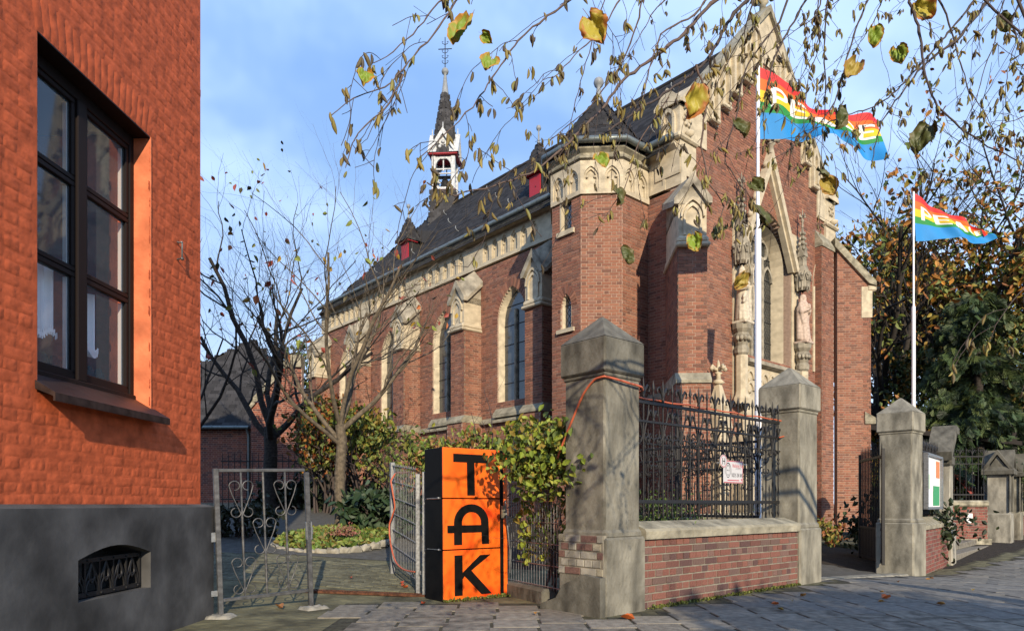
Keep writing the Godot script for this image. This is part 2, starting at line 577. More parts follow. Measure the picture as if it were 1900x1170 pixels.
func build_ground() -> void:
	var xs := [-220.0, -120.0, -60.0, -30.0, -18.0]
	xs.append_array(steps_of(-12, 22, 0.5)); xs.append_array([26.0, 32.0, 45.0, 70.0, 120.0, 220.0])
	var zs := [-220.0, -100.0, -40.0, -15.0]
	zs.append_array(steps_of(-4, 36, 0.5)); zs.append_array([40.0, 50.0, 70.0, 120.0, 220.0])
	sheet("ground", xs, zs, -0.03, M.soil, func(_x, _z): return true)
	# the yard behind the small gate
	sheet("courtyard", steps_of(-13.0, 1.0, 0.25), steps_of(7.5, 26.0, 0.25), 0.0, M.moss_floor, func(x, z): return (wall_t(x, z) > 0.9 + (0.5 if x > -1 else 0.0)) and z < 11.6 + 0.05 * x and not (x < 0.7 and z < 9.3 and not (x < -1.3 and z > 8.5)))
	sheet("courtyard_drive", steps_of(-16.0, 1.0, 0.25), steps_of(10.0, 32.0, 0.25), 0.004, M.asphalt, func(x, z): return wall_t(x, z) > 3.0 and z >= 11.6 + 0.05 * x and wall_t(x, z) < 13.6 and (x < -1.6))
	sheet("churchyard_path", steps_of(3.0, 13.0, 0.25), steps_of(9.0, 20.0, 0.25), 0.004, M.asphalt, func(x, z): return wall_t(x, z) > -0.2 and wall_t(x, z) < 5.0 and wall_s(x, z) > 5.0 and wall_s(x, z) < 8.9)
	sheet("road", [-220.0, -60.0, -20.0, 0.0, 20.0, 60.0, 220.0], [-14.0, -9.0, -4.0, -2.0], -0.01, M.asphalt, func(_x, _z): return true)
	var pv := sheet("pavement", steps_of(-4.0, 26.0, 0.25), steps_of(-2.0, 33.0, 0.25), 0.0, M.moss_floor, func(x, z): return (wall_t(x, z) <= 0.25 or (x < 0.7 and z < 9.3 and not (x < -1.3 and z > 8.5))) and z < 30)
	sheet("slab_bed", steps_of(-2.4, 27.0, 0.2), steps_of(2.0, 33.0, 0.2), 0.004, M.joint, func(x, z): return wall_t(x, z) <= -0.2 and x > -2.1 + 0.2 * (8.2 - z) and z < 30 or (x > -2.1 + 0.2 * (8.2 - z) and x < 0.4 and z < 8.2))
	# paving slabs
	var e1 := Vector2(0.9992, -0.04)
	var e2 := Vector2(0.04, 0.9992)
	var sz := 0.47
	var meshes := []
	for k in 4:
		var b := MB.new()
		b.bbox(Vector3(0, -0.02, 0), Vector3(sz - 0.012 - 0.003 * (k % 2), 0.05, sz - 0.012 - 0.003 * (k / 2)), 0.006)
		meshes.append(b.mesh())
	var cand := []
	for i in range(-6, 46):
		for k in range(7, 60):
			var c := e1 * ((i + 0.5) * sz) + e2 * ((k + (0.5 if posmod(i, 2) else 0.0)) * sz)
			var t := wall_t(c.x, c.y)
			var far_edge := 8.15 if c.x < 0.55 else 99.0
			if (t > -0.28 and c.x > 0.55) or c.y > far_edge or c.x < -2.05 + 0.2 * (8.2 - c.y): continue
			cand.append([c.y + absf(c.x) * 0.3, c])
	cand.sort_custom(func(p, q): return p[0] < q[0])
	var xfs := []
	var cols := []
	var done := 0
	for q in cand:
		var c: Vector2 = q[1]
		var p := G(c.x, c.y)
		var dx := (G(c.x + 0.2, c.y) - G(c.x - 0.2, c.y)).normalized()
		var dz := (G(c.x, c.y - 0.2) - G(c.x, c.y + 0.2)).normalized()
		var up := dz.cross(dx).normalized()
		var zx := Vector3(-e2.x, 0, -e2.y)
		zx = (zx - up * zx.dot(up)).normalized() * -1.0
		var t := Transform3D(Basis(up.cross(zx), up, zx).rotated(up, rng.randf_range(-0.008, 0.008)).rotated(dx, rng.randf_range(-0.004, 0.004)), p + Vector3.UP * rng.randf_range(0.004, 0.010))
		if done < 290:
			done += 1
			var o := MeshInstance3D.new()
			o.mesh = meshes[rng.randi() % 4]
			o.material_override = M["slab%d" % (rng.randi() % 5)]
			o.transform = t
			add(o, "slab", pv)
		else:
			var g := rng.randf_range(0.18, 0.25)
			xfs.append(t); cols.append(Color(g, g * 0.94, g * 0.8))
	multi("slab_field", meshes[0], M.slab, xfs, cols, pv)
	# small pavers of the yard and the drain in front of them
	xfs = []; cols = []
	var pb := MB.new()
	pb.bbox(Vector3(0, -0.02, 0), Vector3(0.196, 0.05, 0.094), 0.006)
	for i in range(-18, 12):
		for k in range(0, 40):
			var c := Vector2(-2.2, 9.15) + e1 * ((i + (0.5 if k % 2 else 0.0)) * 0.2) + e2 * (k * 0.1)
			if wall_t(c.x, c.y) < 1.5 or c.y > 11.5 + 0.05 * c.x - 0.7 * maxf(0, c.x + 2.7): continue
			var up := (G(c.x, c.y - 0.2) - G(c.x, c.y + 0.2)).cross(G(c.x + 0.2, c.y) - G(c.x - 0.2, c.y)).normalized()
			var bx := Vector3(e1.x, 0, -e1.y)
			bx = (bx - up * bx.dot(up)).normalized()
			xfs.append(Transform3D(Basis(bx, up, bx.cross(up)), G(c.x, c.y) + Vector3.UP * rng.randf_range(0.0, 0.006)))
			var g := rng.randf_range(0.10, 0.2)
			cols.append(Color(g, g * 0.95, g * 0.58))
	multi("paver_field", pb.mesh(), M.slab, xfs, cols, get_node("courtyard"))
	var dr := thing("drain_channel", "rusty slotted drain channel crossing the yard entrance by the small gate", "drain", G(-1.72, 8.83) + Vector3.UP * 0.012, Basis(Vector3.UP, 0.10) * Basis(Vector3(0, 0, 1), -0.052))
	var db := MB.new()
	for s in [-0.065, 0.065]: db.box(Vector3(0, 0.006, s), Vector3(1.9, 0.03, 0.014))
	obj("edge_frame", db, M.rust, dr)
	for k in 62:
		var sb := MB.new()
		sb.box(Vector3.ZERO, Vector3(0.016, 0.02, 0.116))
		var o: MeshInstance3D
		if k == 0: o = obj("slot_bar", sb, M.rust, dr)
		else:
			o = dr.get_node("slot_bar").duplicate()
			add(o, "slot_bar", dr)
		o.position = Vector3(-0.93 + k * 0.03, 0.006, 0)
	# kerb at the right where the street bends
	# (steps and walls are in build_right_side)

func lumpy(w: float, h: float, d: float, nx: int, ny: int, sd: int) -> ArrayMesh:
	# a hand-made brick face under paint: bulged and dented, rounded at the rim
	var r := RandomNumberGenerator.new()
	r.seed = sd
	var f := FastNoiseLite.new()
	f.seed = sd; f.frequency = 9.0
	var g := []
	for k in ny + 1:
		var row := []
		for i in nx + 1:
			var x := float(i) / nx
			var y := float(k) / ny
			var rim := minf(minf(x, 1 - x) * w, minf(y, 1 - y) * h)
			var z := d * smoothstep(0.0, 0.016, rim) + f.get_noise_2d(x * w * 2.0, y * h * 2.0 + sd) * d * 0.9 * clampf(rim / 0.012, 0.0, 1.0)
			var ex := r.randf_range(-0.004, 0.004) if rim < 0.001 else 0.0
			row.append(Vector3((x - 0.5) * w + ex, (y - 0.5) * h + ex, z))
		g.append(row)
	var st := SurfaceTool.new()
	st.begin(Mesh.PRIMITIVE_TRIANGLES)
	st.set_smooth_group(0)
	for k in ny:
		for i in nx:
			for p in [g[k][i], g[k + 1][i + 1], g[k][i + 1], g[k][i], g[k + 1][i], g[k + 1][i + 1]]:
				st.set_smooth_group(0)
				st.add_vertex(p)
	st.index()
	st.generate_normals()
	return st.commit()

func build_house() -> void:
	# x along the wall away from the camera (0 at its far corner), y up, z out to the street
	var ax := Vector3(0.04, 0, -0.9992).normalized()
	var h := thing("brick_house", "orange painted brick house with grey plinth and dark brown window", "house", Vector3(-3.295, 0, -7.2), Basis(ax, Vector3.UP, ax.cross(Vector3.UP)))
	var X0 := -11.0
	var wl := -2.345
	var wr := -0.92
	var wb := 2.0
	var wt := 4.58
	# masonry core: leaves the window free
	var b := MB.new()
	var zb := -0.004
	var th := 0.34
	var seg := func(x0: float, x1: float, y0: float, y1: float): b.box(Vector3((x0 + x1) / 2, (y0 + y1) / 2, zb - th / 2), Vector3(x1 - x0, y1 - y0, th))
	seg.call(X0, wl, 1.0, 9.4); seg.call(wr, 0.0, 1.0, 9.4); seg.call(wl, wr, 1.0, wb); seg.call(wl, wr, wt, 9.4)
	b.box(Vector3(-0.17, 4.95, -3.9), Vector3(0.34, 8.9, 7.1))
	b.box(Vector3(X0 + 0.17, 4.95, -3.9), Vector3(0.34, 8.9, 7.1))
	b.box(Vector3(X0 / 2, 4.95, -7.6), Vector3(-X0, 8.9, 0.3))
	obj("wall", b, M.orange_paint, h)
	var w: Node = h.get_node("wall")
	b = MB.new()
	b.prism(PackedVector2Array([Vector2(0.3, 9.4), Vector2(0.3, 9.55), Vector2(-3.6, 12.2), Vector2(-7.8, 9.55), Vector2(-7.8, 9.4)]), 0, 11.4, Transform3D(Basis(Vector3(0, 0, 1), Vector3.UP, Vector3(-1, 0, 0)), Vector3(0.2, 0, 0)))
	obj("roof", b, M.slate_plain, h)
	# painted bricks one by one
	var ch := 0.083
	var st := []
	var hd := []
	var so := []
	for k in 8: st.append(lumpy(0.262, ch - 0.002, 0.0036, 9, 5, 10 + k))
	for k in 6: hd.append(lumpy(0.128, ch - 0.002, 0.0038, 6, 5, 40 + k))
	for k in 4: so.append(lumpy(0.09, 0.30, 0.005, 4, 9, 60 + k))
	var list := []
	for r in 62:
		var y := 1.19 + (r + 0.5) * ch
		var len := 0.265 if r % 2 == 0 else 0.131
		var x := -(0.0 if r % 2 == 0 else 0.03) - len / 2
		if r % 4 == 2: x -= 0.13
		while x > -4.1:
			var inside_win := x + len * 0.25 > wl and x - len * 0.25 < wr and y > wb - 0.03 and y < wt + 0.30
			if not inside_win and y < 6.3: list.append([len, x + rng.randf_range(-0.014, 0.014), y + rng.randf_range(-0.006, 0.006)])
			x -= len
	var n := list.size()
	var over := []
	for q in list:
		var m: Mesh = st[rng.randi() % 8] if q[0] > 0.2 else hd[rng.randi() % 6]
		var t := Transform3D(Basis(Vector3(0, 0, 1), rng.randf_range(-0.012, 0.012)), Vector3(q[1], q[2], zb + rng.randf_range(-0.003, 0.001)))
		if q[0] > 0.2 and n - over.size() > 0 and w.get_child_count() < 150 or q[0] < 0.2 and w.get_child_count() >= 0 and w.get_child_count() < 285 and q[1] > -2.9 and q[2] < 5.6:
			var o := MeshInstance3D.new()
			o.mesh = m; o.material_override = M.orange_paint; o.transform = t
			add(o, "brick", w)
		else: over.append([q[0] > 0.2, t])
	for kind in [true, false]:
		var xs := []
		var cs := []
		for q in over:
			if q[0] == kind: xs.append(q[1]); cs.append(Color.WHITE)
		if xs.size(): multi("brick_field", st[3] if kind else hd[2], M.orange_paint, xs, cs, w)
	# a flat arch of upright bricks over the window
	for k in 18:
		var o := MeshInstance3D.new()
		o.mesh = so[k % 4]; o.material_override = M.orange_paint
		var f := (k + 0.5) / 18.0
		o.transform = Transform3D(Basis(Vector3(0, 0, 1), lerpf(0.2, -0.2, f)), Vector3(lerpf(wl - 0.04, wr + 0.04, f), wt + 0.155, zb))
		add(o, "arch_brick", w)
	# smooth plastered reveal
	b = MB.new()
	var dp := 0.2
	b.box(Vector3(wr - 0.006, (wb + wt) / 2, -dp / 2 + 0.004), Vector3(0.012, wt - wb, dp))
	obj("window_reveal", b, M.orange_smooth, h)
	b = MB.new()
	b.box(Vector3(wl + 0.006, (wb + wt) / 2, -dp / 2 - 0.01), Vector3(0.012, wt - wb, dp))
	obj("window_reveal", b, M.orange_smooth, h)
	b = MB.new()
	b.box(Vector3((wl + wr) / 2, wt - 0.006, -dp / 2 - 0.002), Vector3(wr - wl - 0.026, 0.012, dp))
	obj("dark_soffit", b, M.frame_brown, h)  # underside of the window head; its shade is put into the dark brown
	# plinth with the cellar opening
	var pl := thing_part("plinth", h)
	b = MB.new()
	var pz := 0.10
	var vl := -2.06
	var vr := -1.1
	var vb := 0.455
	var vs := 0.775
	var arch := PackedVector2Array()
	for k in 11:
		var f := k / 10.0
		arch.append(Vector2(lerpf(vl, vr, f), vs + 0.09 * sin(PI * f)))
	var up := PackedVector2Array([Vector2(vl, 1.17), Vector2(vl, vs)])
	up.append_array(arch); up.append(Vector2(vr, 1.17))
	b.prism(up, -0.3, pz)
	b.box(Vector3((X0 + vl) / 2, 0.485, (pz - 0.3) / 2), Vector3(vl - X0, 1.37, pz + 0.3))
	b.box(Vector3((0.08 + vr) / 2, 0.485, (pz - 0.3) / 2), Vector3(0.08 - vr, 1.37, pz + 0.3))
	b.box(Vector3((vl + vr) / 2, (vb - 0.2) / 2, (pz - 0.3) / 2), Vector3(vr - vl, vb + 0.2, pz + 0.3))
	b.box(Vector3((vl + vr) / 2, 0.7, -0.32), Vector3(vr - vl + 0.1, 0.7, 0.04))
	obj("plinth_wall", b, M.plinth, pl)
	# sloping top edge of the plinth
	b = MB.new()
	b.prism(PackedVector2Array([Vector2(0, 1.17), Vector2(pz, 1.17), Vector2(pz - 0.02, 1.185), Vector2(0.0, 1.20)]), X0, 0.08, Transform3D(Basis(Vector3(0, 0, 1), Vector3(0, 1, 0), Vector3(-1, 0, 0)), Vector3(X0 + 0.08, 0, 0)))
	obj("plinth_ledge", b, M.plinth, pl)
	# cast iron grille with tulip loops
	b = MB.new()
	var gz := 0.0
	for y in [vb + 0.03, vs - 0.02]:
		b.box(Vector3((vl + vr) / 2, y, gz), Vector3(vr - vl, 0.035, 0.03))
		for k in 6: b.ball(Vector3(lerpf(vl + 0.06, vr - 0.06, k / 5.0), y, gz + 0.018), Vector3.ONE * 0.01, 6, 4)
	for x in [vl + 0.015, vr - 0.015]: b.box(Vector3(x, (vb + vs) / 2, gz), Vector3(0.025, vs - vb, 0.03))
	var cells := 5
	for k in cells:
		var cx := lerpf(vl + 0.03, vr - 0.03, (k + 0.5) / cells)
		var hw := (vr - vl - 0.06) / cells / 2
		var y0 := vb + 0.045
		var y1 := vs - 0.035
		b.box(Vector3(cx - hw, (y0 + y1) / 2, gz), Vector3(0.016, y1 - y0, 0.02))
		for s in [-1, 1]:
			b.tube([Vector3(cx - s * hw, y0, gz), Vector3(cx - s * hw * 0.85, y0 + 0.09, gz), Vector3(cx - s * hw * 0.35, y1 - 0.07, gz), Vector3(cx, y1, gz)], [0.011, 0.011, 0.009, 0.007], 6)
			b.tube([Vector3(cx, y1 - 0.02, gz), Vector3(cx + s * 0.03, y1 - 0.09, gz), Vector3(cx + s * 0.034, y1 - 0.13, gz), Vector3(cx, y1 - 0.17, gz)], [0.008, 0.013, 0.014, 0.008], 6)
			b.tube([Vector3(cx - s * hw * 0.75, y0, gz), Vector3(cx - s * hw * 0.7, y0 + 0.05, gz), Vector3(cx - s * hw * 0.35, y0 + 0.095, gz), Vector3(cx, y0 + 0.1, gz)], [0.010], 6)
	obj("vent_grille", b, M.iron, pl)
	# window
	var wd := thing_part("window", h)
	var fz := -dp
	b = MB.new()
	var xm := -1.655
	var bar := func(tb: MB, x0: float, x1: float, y0: float, y1: float, z: float, d: float): tb.bbox(Vector3((x0 + x1) / 2, (y0 + y1) / 2, z), Vector3(x1 - x0, y1 - y0, d), 0.006)
	bar.call(b, wl + 0.013, wl + 0.08, 2.2, wt - 0.013, fz, 0.09); bar.call(b, wr - 0.075, wr - 0.013, 2.2, wt - 0.013, fz, 0.09)
	bar.call(b, wl + 0.08, wr - 0.075, 4.47, wt - 0.013, fz, 0.09); bar.call(b, wl + 0.013, wr - 0.013, 2.08, 2.2, fz + 0.01, 0.11)
	bar.call(b, xm - 0.055, xm + 0.055, 2.2, 4.47, fz + 0.012, 0.09)
	obj("frame", b, M.frame_brown, wd)
	var cols := [[wl + 0.08, xm - 0.055], [xm + 0.055, wr - 0.075]]
	var rows := [[2.2, 3.07], [3.07, 3.80], [3.80, 4.47]]
	for c in cols:
		for r in rows:
			b = MB.new()
			var x0: float = c[0]
			var x1: float = c[1]
			var y0: float = r[0] + 0.0015
			var y1: float = r[1] - 0.0015
			var t := 0.042
			for q in [[x0, x1, y0, y0 + t + (0.03 if y0 < 2.3 else 0.0)], [x0, x1, y1 - t, y1], [x0, x0 + t, y0 + t, y1 - t], [x1 - t, x1, y0 + t, y1 - t]]:
				bar.call(b, q[0] + 0.001, q[1] - 0.001, q[2], q[3], fz + 0.004, 0.06)
			var s := obj("sash", b, M.frame_brown, wd)
			b = MB.new()
			b.quad(Vector3(x0 + 0.03, y0 + 0.03, fz + 0.008), Vector3(x1 - 0.03, y0 + 0.03, fz + 0.008), Vector3(x1 - 0.03, y1 - 0.03, fz + 0.008), Vector3(x0 + 0.03, y1 - 0.03, fz + 0.008))
			obj("pane", b, M.pane, s)
			b = MB.new()
			b.box(Vector3(x1 - t - 0.006, (y0 + y1) / 2, fz - 0.02), Vector3(0.012, y1 - y0 - 0.1, 0.03))
			obj("putty", b, M.putty, s)
	# sloping metal sill that stands out over the wall
	b = MB.new()
	b.prism(PackedVector2Array([Vector2(-0.2, 2.20), Vector2(-0.2, 2.1), Vector2(0.13, 1.97), Vector2(0.13, 1.935), Vector2(0.145, 1.935), Vector2(0.145, 1.995)]), wl - 0.02, wr + 0.06, Transform3D(Basis(Vector3(0, 0, 1), Vector3.UP, Vector3(-1, 0, 0)), Vector3(wl + wr + 0.04, 0, 0)))
	obj("sill", b, M.sill_metal, wd)
	# the room and its lace curtains
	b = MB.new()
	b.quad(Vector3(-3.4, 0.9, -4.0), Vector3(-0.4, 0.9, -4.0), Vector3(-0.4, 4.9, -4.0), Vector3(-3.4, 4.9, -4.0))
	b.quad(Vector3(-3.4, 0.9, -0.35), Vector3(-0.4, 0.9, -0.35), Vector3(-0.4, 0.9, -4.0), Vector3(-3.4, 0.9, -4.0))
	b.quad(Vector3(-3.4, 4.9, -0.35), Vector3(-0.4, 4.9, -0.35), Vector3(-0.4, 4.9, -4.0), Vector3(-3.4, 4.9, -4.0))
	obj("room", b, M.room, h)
	for c in [[wl + 0.1, xm - 0.1, 3.08, 2.52], [xm + 0.06, wr - 0.33, 3.02, 2.50]]:
		b = MB.new()
		var nseg := 40
		for k in nseg:
			var xa := lerpf(c[0], c[1], float(k) / nseg)
			var xb := lerpf(c[0], c[1], float(k + 1) / nseg)
			var za := fz - 0.11 + 0.022 * sin(xa * 62.0)
			var zc := fz - 0.11 + 0.022 * sin(xb * 62.0)
			b.quad(Vector3(xa, c[3] + 0.03 * sin(xa * 30), za), Vector3(xb, c[3] + 0.03 * sin(xb * 30), zc), Vector3(xb, c[2], zc), Vector3(xa, c[2], za))
		var cu := obj("lace_curtain", b, M.net, h)
		b = MB.new()
		for k in nseg:
			var xa := lerpf(c[0], c[1], float(k) / nseg)
			var xb := lerpf(c[0], c[1], float(k + 1) / nseg)
			var yy: float = c[3] + 0.02 + 0.03 * sin(xa * 30)
			b.box(Vector3((xa + xb) / 2, yy + 0.02 * (k % 2), fz - 0.085), Vector3(0.012, 0.05, 0.004))
		obj("lace_hem", b, M.net, cu)
	b = MB.new()
	b.box(Vector3((wl + wr) / 2, 2.24, fz - 0.2), Vector3(wr - wl - 0.1, 0.05, 0.25))
	for k in 9:
		var x := lerpf(wl + 0.15, wr - 0.15, k / 8.0)
		b.lathe([Vector2(0.03, 2.27), Vector2(0.05, 2.33), Vector2(0.045, 2.38), Vector2(0.02, 2.42)], 8, Transform3D(Basis(), Vector3(x, 0, fz - 0.2)))
	obj("inner_ledge", b, M.dark, h)
	# an old iron hook in the wall
	b = MB.new()
	b.tube([Vector3(-0.47, 3.62, 0.0), Vector3(-0.47, 3.63, 0.05), Vector3(-0.47, 3.78, 0.05), Vector3(-0.47, 3.79, 0.0)], [0.009], 6)
	b.ball(Vector3(-0.47, 3.625, 0.05), Vector3(0.022, 0.016, 0.016)); b.ball(Vector3(-0.47, 3.785, 0.045), Vector3(0.02, 0.014, 0.014))
	obj("wall_hook", b, M.steel, h)

func thing_part(called: String, par: Node, at := Vector3.ZERO) -> Node3D:
	var o := Node3D.new()
	add(o, called, par)
	o.position = at
	return o

const EAVE := 10.2
const NAVE_W := 8.58
const NAVE_L := 19.5
const SLOPE := 1.107

func gothic_window(par: Node, xf: Transform3D, called: String, y0: float, spring: float, hw: float, rise: float, depth: float, lights: int, ring: float, glass: Material) -> Node3D:
	# stone frame, glass, mullions, leading; the wall must be open there
	var w := thing_part(called, par)
	w.transform = xf
	var b := MB.new()
	var o := win_outline(0, y0, spring, hw + 0.02, rise + 0.02)
	var i := win_outline(0, y0, spring, hw - ring, rise - ring * 1.05)
	b.band(o, i, -depth - 0.05, 0.012, Transform3D(), -depth)
	obj("frame", b, M.sandstone, w)
	b = MB.new()
	b.prism(i, -depth - 0.03, -depth - 0.015)
	obj("glass", b, glass, w)
	var ihw := hw - ring
	b = MB.new()
	for k in range(1, lights):
		var x := lerpf(-ihw, ihw, float(k) / lights)
		b.bbox(Vector3(x, (y0 + spring + rise * 0.35) / 2, -depth + 0.02), Vector3(0.1 if lights > 2 else 0.07, spring + rise * 0.35 - y0, 0.12), 0.02)
	if lights > 1:
		var lw := ihw / lights
		for k in lights:
			var x := lerpf(-ihw, ihw, (k + 0.5) / lights)
			if lights == 2: continue
			b.band(arch_pts(x, spring - 0.25, lw, lw * 1.5, 5), arch_pts(x, spring - 0.25, lw - 0.07, lw * 1.5 - 0.08, 5), -depth - 0.01, -depth + 0.06)
		if lights == 3:
			for q in [[-0.32, spring + 0.62], [0.32, spring + 0.62], [0.0, spring + 1.0]]:
				var c0 := PackedVector2Array()
				var c1 := PackedVector2Array()
				for k in 17:
					var a := TAU * k / 16.0
					c0.append(Vector2(q[0] + 0.3 * cos(-a), q[1] + 0.3 * sin(-a))); c1.append(Vector2(q[0] + 0.22 * cos(-a), q[1] + 0.22 * sin(-a)))
				b.band(c0, c1, -depth - 0.01, -depth + 0.055)
	obj("mullion", b, M.sandstone_worn, w)
	b = MB.new()
	var n := int((spring + rise * 0.6 - y0) / 0.62)
	for k in range(1, n + 1):
		var y := y0 + k * 0.62
		var ah := arch_half(y, spring, ihw, rise - ring)
		if ah > 0.1: b.box(Vector3(0, y, -depth - 0.008), Vector3(ah * 2, 0.022, 0.03))
	if hw < 0.3 or lights == 3:
		var st := 0.13
		var yy := y0
		while yy < spring + rise * 0.4:
			var ah := arch_half(yy + st, spring, ihw, rise - ring) - 0.01
			var x := -ah
			while x < ah - 0.02:
				for s in [-1, 1]:
					var p := Vector3(x if s > 0 else minf(x + st, ah), yy, -depth - 0.01)
					var q := Vector3(minf(x + st, ah) if s > 0 else x, yy + st * 1.3, -depth - 0.01)
					b.tube([p, q], [0.005], 3)
				x += st
			yy += st * 1.3
	obj("leading", b, M.leading, w)
	return w

func arch_ring(b: MB, spring: float, hw: float, rise: float, wd: float, n: int, z0: float, z1: float, xf: Transform3D, pal: Array) -> void:
	# the bricks standing round an arch
	var p := arch_pts(0, spring, hw, rise, 20)
	var q := arch_pts(0, spring, hw + wd, rise + wd * 1.05, 20)
	for k in n:
		var f0 := (k + 0.08) / n * 40.0
		var f1 := (k + 0.92) / n * 40.0
		var at := func(a: PackedVector2Array, f: float) -> Vector2: return a[mini(int(f), 39)].lerp(a[mini(int(f) + 1, 40)], f - int(f))
		b.col = pick(pal)
		var quadp := PackedVector2Array([at.call(q, f0), at.call(q, f1), at.call(p, f1), at.call(p, f0)])
		b.prism(quadp, z0, z1, xf)
	b.col = Color.WHITE

func blind_arch_mesh(w: float, h: float, hw: float, y0: float, spring: float, rise: float, d: float) -> ArrayMesh:
	# a stone panel with a sunk pointed niche and a small trefoil
	var b := MB.new()
	b.box(Vector3(0, h / 2, -d - 0.04), Vector3(w, h, 0.08))
	for s in [-1, 1]:
		var ar := arch_pts(0, spring, hw, rise, 6)
		var pts := PackedVector2Array([Vector2(-w / 2, 0), Vector2(0, 0), Vector2(0, y0), Vector2(-hw, y0)])
		for k in 7: pts.append(ar[k])
		pts.append_array([Vector2(0, h), Vector2(-w / 2, h)])
		var pl := PackedVector2Array()
		for p in pts: pl.append(Vector2(p.x * -s, p.y))
		b.prism(pl, -d, 0.0)
	b.band(arch_pts(0, spring, hw, rise, 6), arch_pts(0, spring, hw * 0.72, rise * 0.76, 6), -d, -d * 0.45)
	for s in [-1, 1]:
		b.ball(Vector3(s * hw * 0.55, spring + rise * 0.1, -d * 0.7), Vector3(hw * 0.22, hw * 0.22, d * 0.3), 8, 5)
		b.box(Vector3(s * hw * 0.86, (y0 + spring) / 2, -d * 0.72), Vector3(hw * 0.28, spring - y0, d * 0.5))
	return b.mesh()

func ogee_finial(b: MB, p: Vector3, h: float, r: float) -> void:
	b.lathe([Vector2(r * 0.5, 0), Vector2(r * 0.42, h * 0.3), Vector2(r * 0.8, h * 0.36), Vector2(r * 0.35, h * 0.44), Vector2(r * 0.3, h * 0.8), Vector2(0.001, h)], 8, Transform3D(Basis(), p))
	for k in 4:
		var a := TAU * k / 4 + 0.4
		var d := Vector3(cos(a), 0, sin(a))
		b.tube([p + Vector3.UP * h * 0.5, p + Vector3.UP * h * 0.55 + d * r * 0.8, p + Vector3.UP * h * 0.66 + d * r * 1.35, p + Vector3.UP * h * 0.55 + d * r * 1.6], [r * 0.3, r * 0.34, r * 0.4, r * 0.2], 6)
		b.ball(p + Vector3.UP * h * 0.55 + d * r * 1.45, Vector3.ONE * r * 0.42, 6, 4)

func pinnacle(par: Node, at: Vector3, w: float, h0: float, h1: float, h2: float) -> Node3D:
	# gabled shaft, crocketed spirelet, cross flower
	var o := thing_part("pinnacle", par, at)
	var b := MB.new()
	b.bbox(Vector3(0, h0 / 2, 0), Vector3(w, h0, w), 0.03)
	for k in 4:
		var xf := Transform3D(Basis(Vector3.UP, PI / 2 * k), Vector3.ZERO)
		b.prism(PackedVector2Array([Vector2(-w * 0.62, h0 - 0.1), Vector2(w * 0.62, h0 - 0.1), Vector2(0, h0 + w * 1.1)]), w * 0.42, w * 0.6, xf)
		b.band(arch_pts(0, h0 * 0.6, w * 0.3, w * 0.5, 5), arch_pts(0, h0 * 0.6, w * 0.2, w * 0.36, 5), w * 0.45, w * 0.55, xf)
	b.lathe([Vector2(w * 0.55, h0), Vector2(w * 0.14, h0 + h1)], 4, Transform3D(), false, PI / 4)
	for k in 4:
		var a := PI / 4 + PI / 2 * k
		for q in 4:
			var f := 0.18 + 0.2 * q
			b.ball(Vector3(cos(a), 0, sin(a)) * lerpf(w * 0.58, w * 0.18, f) + Vector3.UP * (h0 + h1 * f), Vector3(0.05, 0.06, 0.05), 6, 4)
	obj("shaft", b, M.sandstone_worn, o)
	b = MB.new()
	ogee_finial(b, Vector3(0, h0 + h1, 0), h2, w * 0.34)
	obj("finial", b, M.sandstone_worn, o)
	return o

func slate_face(par: Node, a: Vector3, b_: Vector3, c: Vector3, d: Vector3, cell := Vector2(0.24, 0.17), palk := 1.0) -> void:
	# slates laid on the four-cornered face a b (eave) c d (top); outward normal (b-a) x (d-a)
	var n := (b_ - a).cross(d - a if d.distance_to(c) > 0.01 else c - a).normalized()
	var e := (b_ - a).normalized()
	var up := n.cross(e).normalized()
	var H := (c - a).dot(up)
	var rows := int(ceil(H / cell.y))
	var xs := []
	var cs := []
	var bm := MB.new()
	bm.box(Vector3(0, 0, 0), Vector3(cell.x - 0.008, cell.y * 1.45, 0.012))
	for r in rows:
		var t := (r + 0.5) / rows
		var l := a.lerp(d, t)
		var q := b_.lerp(c, t)
		var w := (q - l).dot(e)
		var x := cell.x * (0.5 if r % 2 else 0.0)
		while x < w:
			var p := l + e * x
			var bs := Basis(e, up, n) * Basis(Vector3.RIGHT, 0.055) * Basis(Vector3(0, 0, 1), rng.randf_range(-0.012, 0.012))
			xs.append(Transform3D(bs, p + n * rng.randf_range(0.012, 0.02)))
			var g := rng.randf_range(0.026, 0.055) * palk
			cs.append(Color(g, g * 0.98, g * 1.02))
			x += cell.x
	multi("slate", bm.mesh(), M.slate, xs, cs, par)
	var base := MB.new()
	base.quad(a, b_, c, d) if d.distance_to(c) > 0.01 else base.tri(a, b_, c)
	obj("roof_boarding", base, M.slate_plain, par)

func gutter(par: Node, p: Array, r := 0.09) -> void:
	var b := MB.new()
	b.tube(p, [r], 10)
	for k in p.size() - 1:
		var n := int(p[k].distance_to(p[k + 1]) / 0.9)
		for q in n:
			var at: Vector3 = p[k].lerp(p[k + 1], (q + 0.5) / n)
			var d: Vector3 = (p[k + 1] - p[k]).normalized() * 0.02
			b.tube([at - d, at + d], [r * 1.14], 10)
	obj("gutter", b, M.zinc, par)

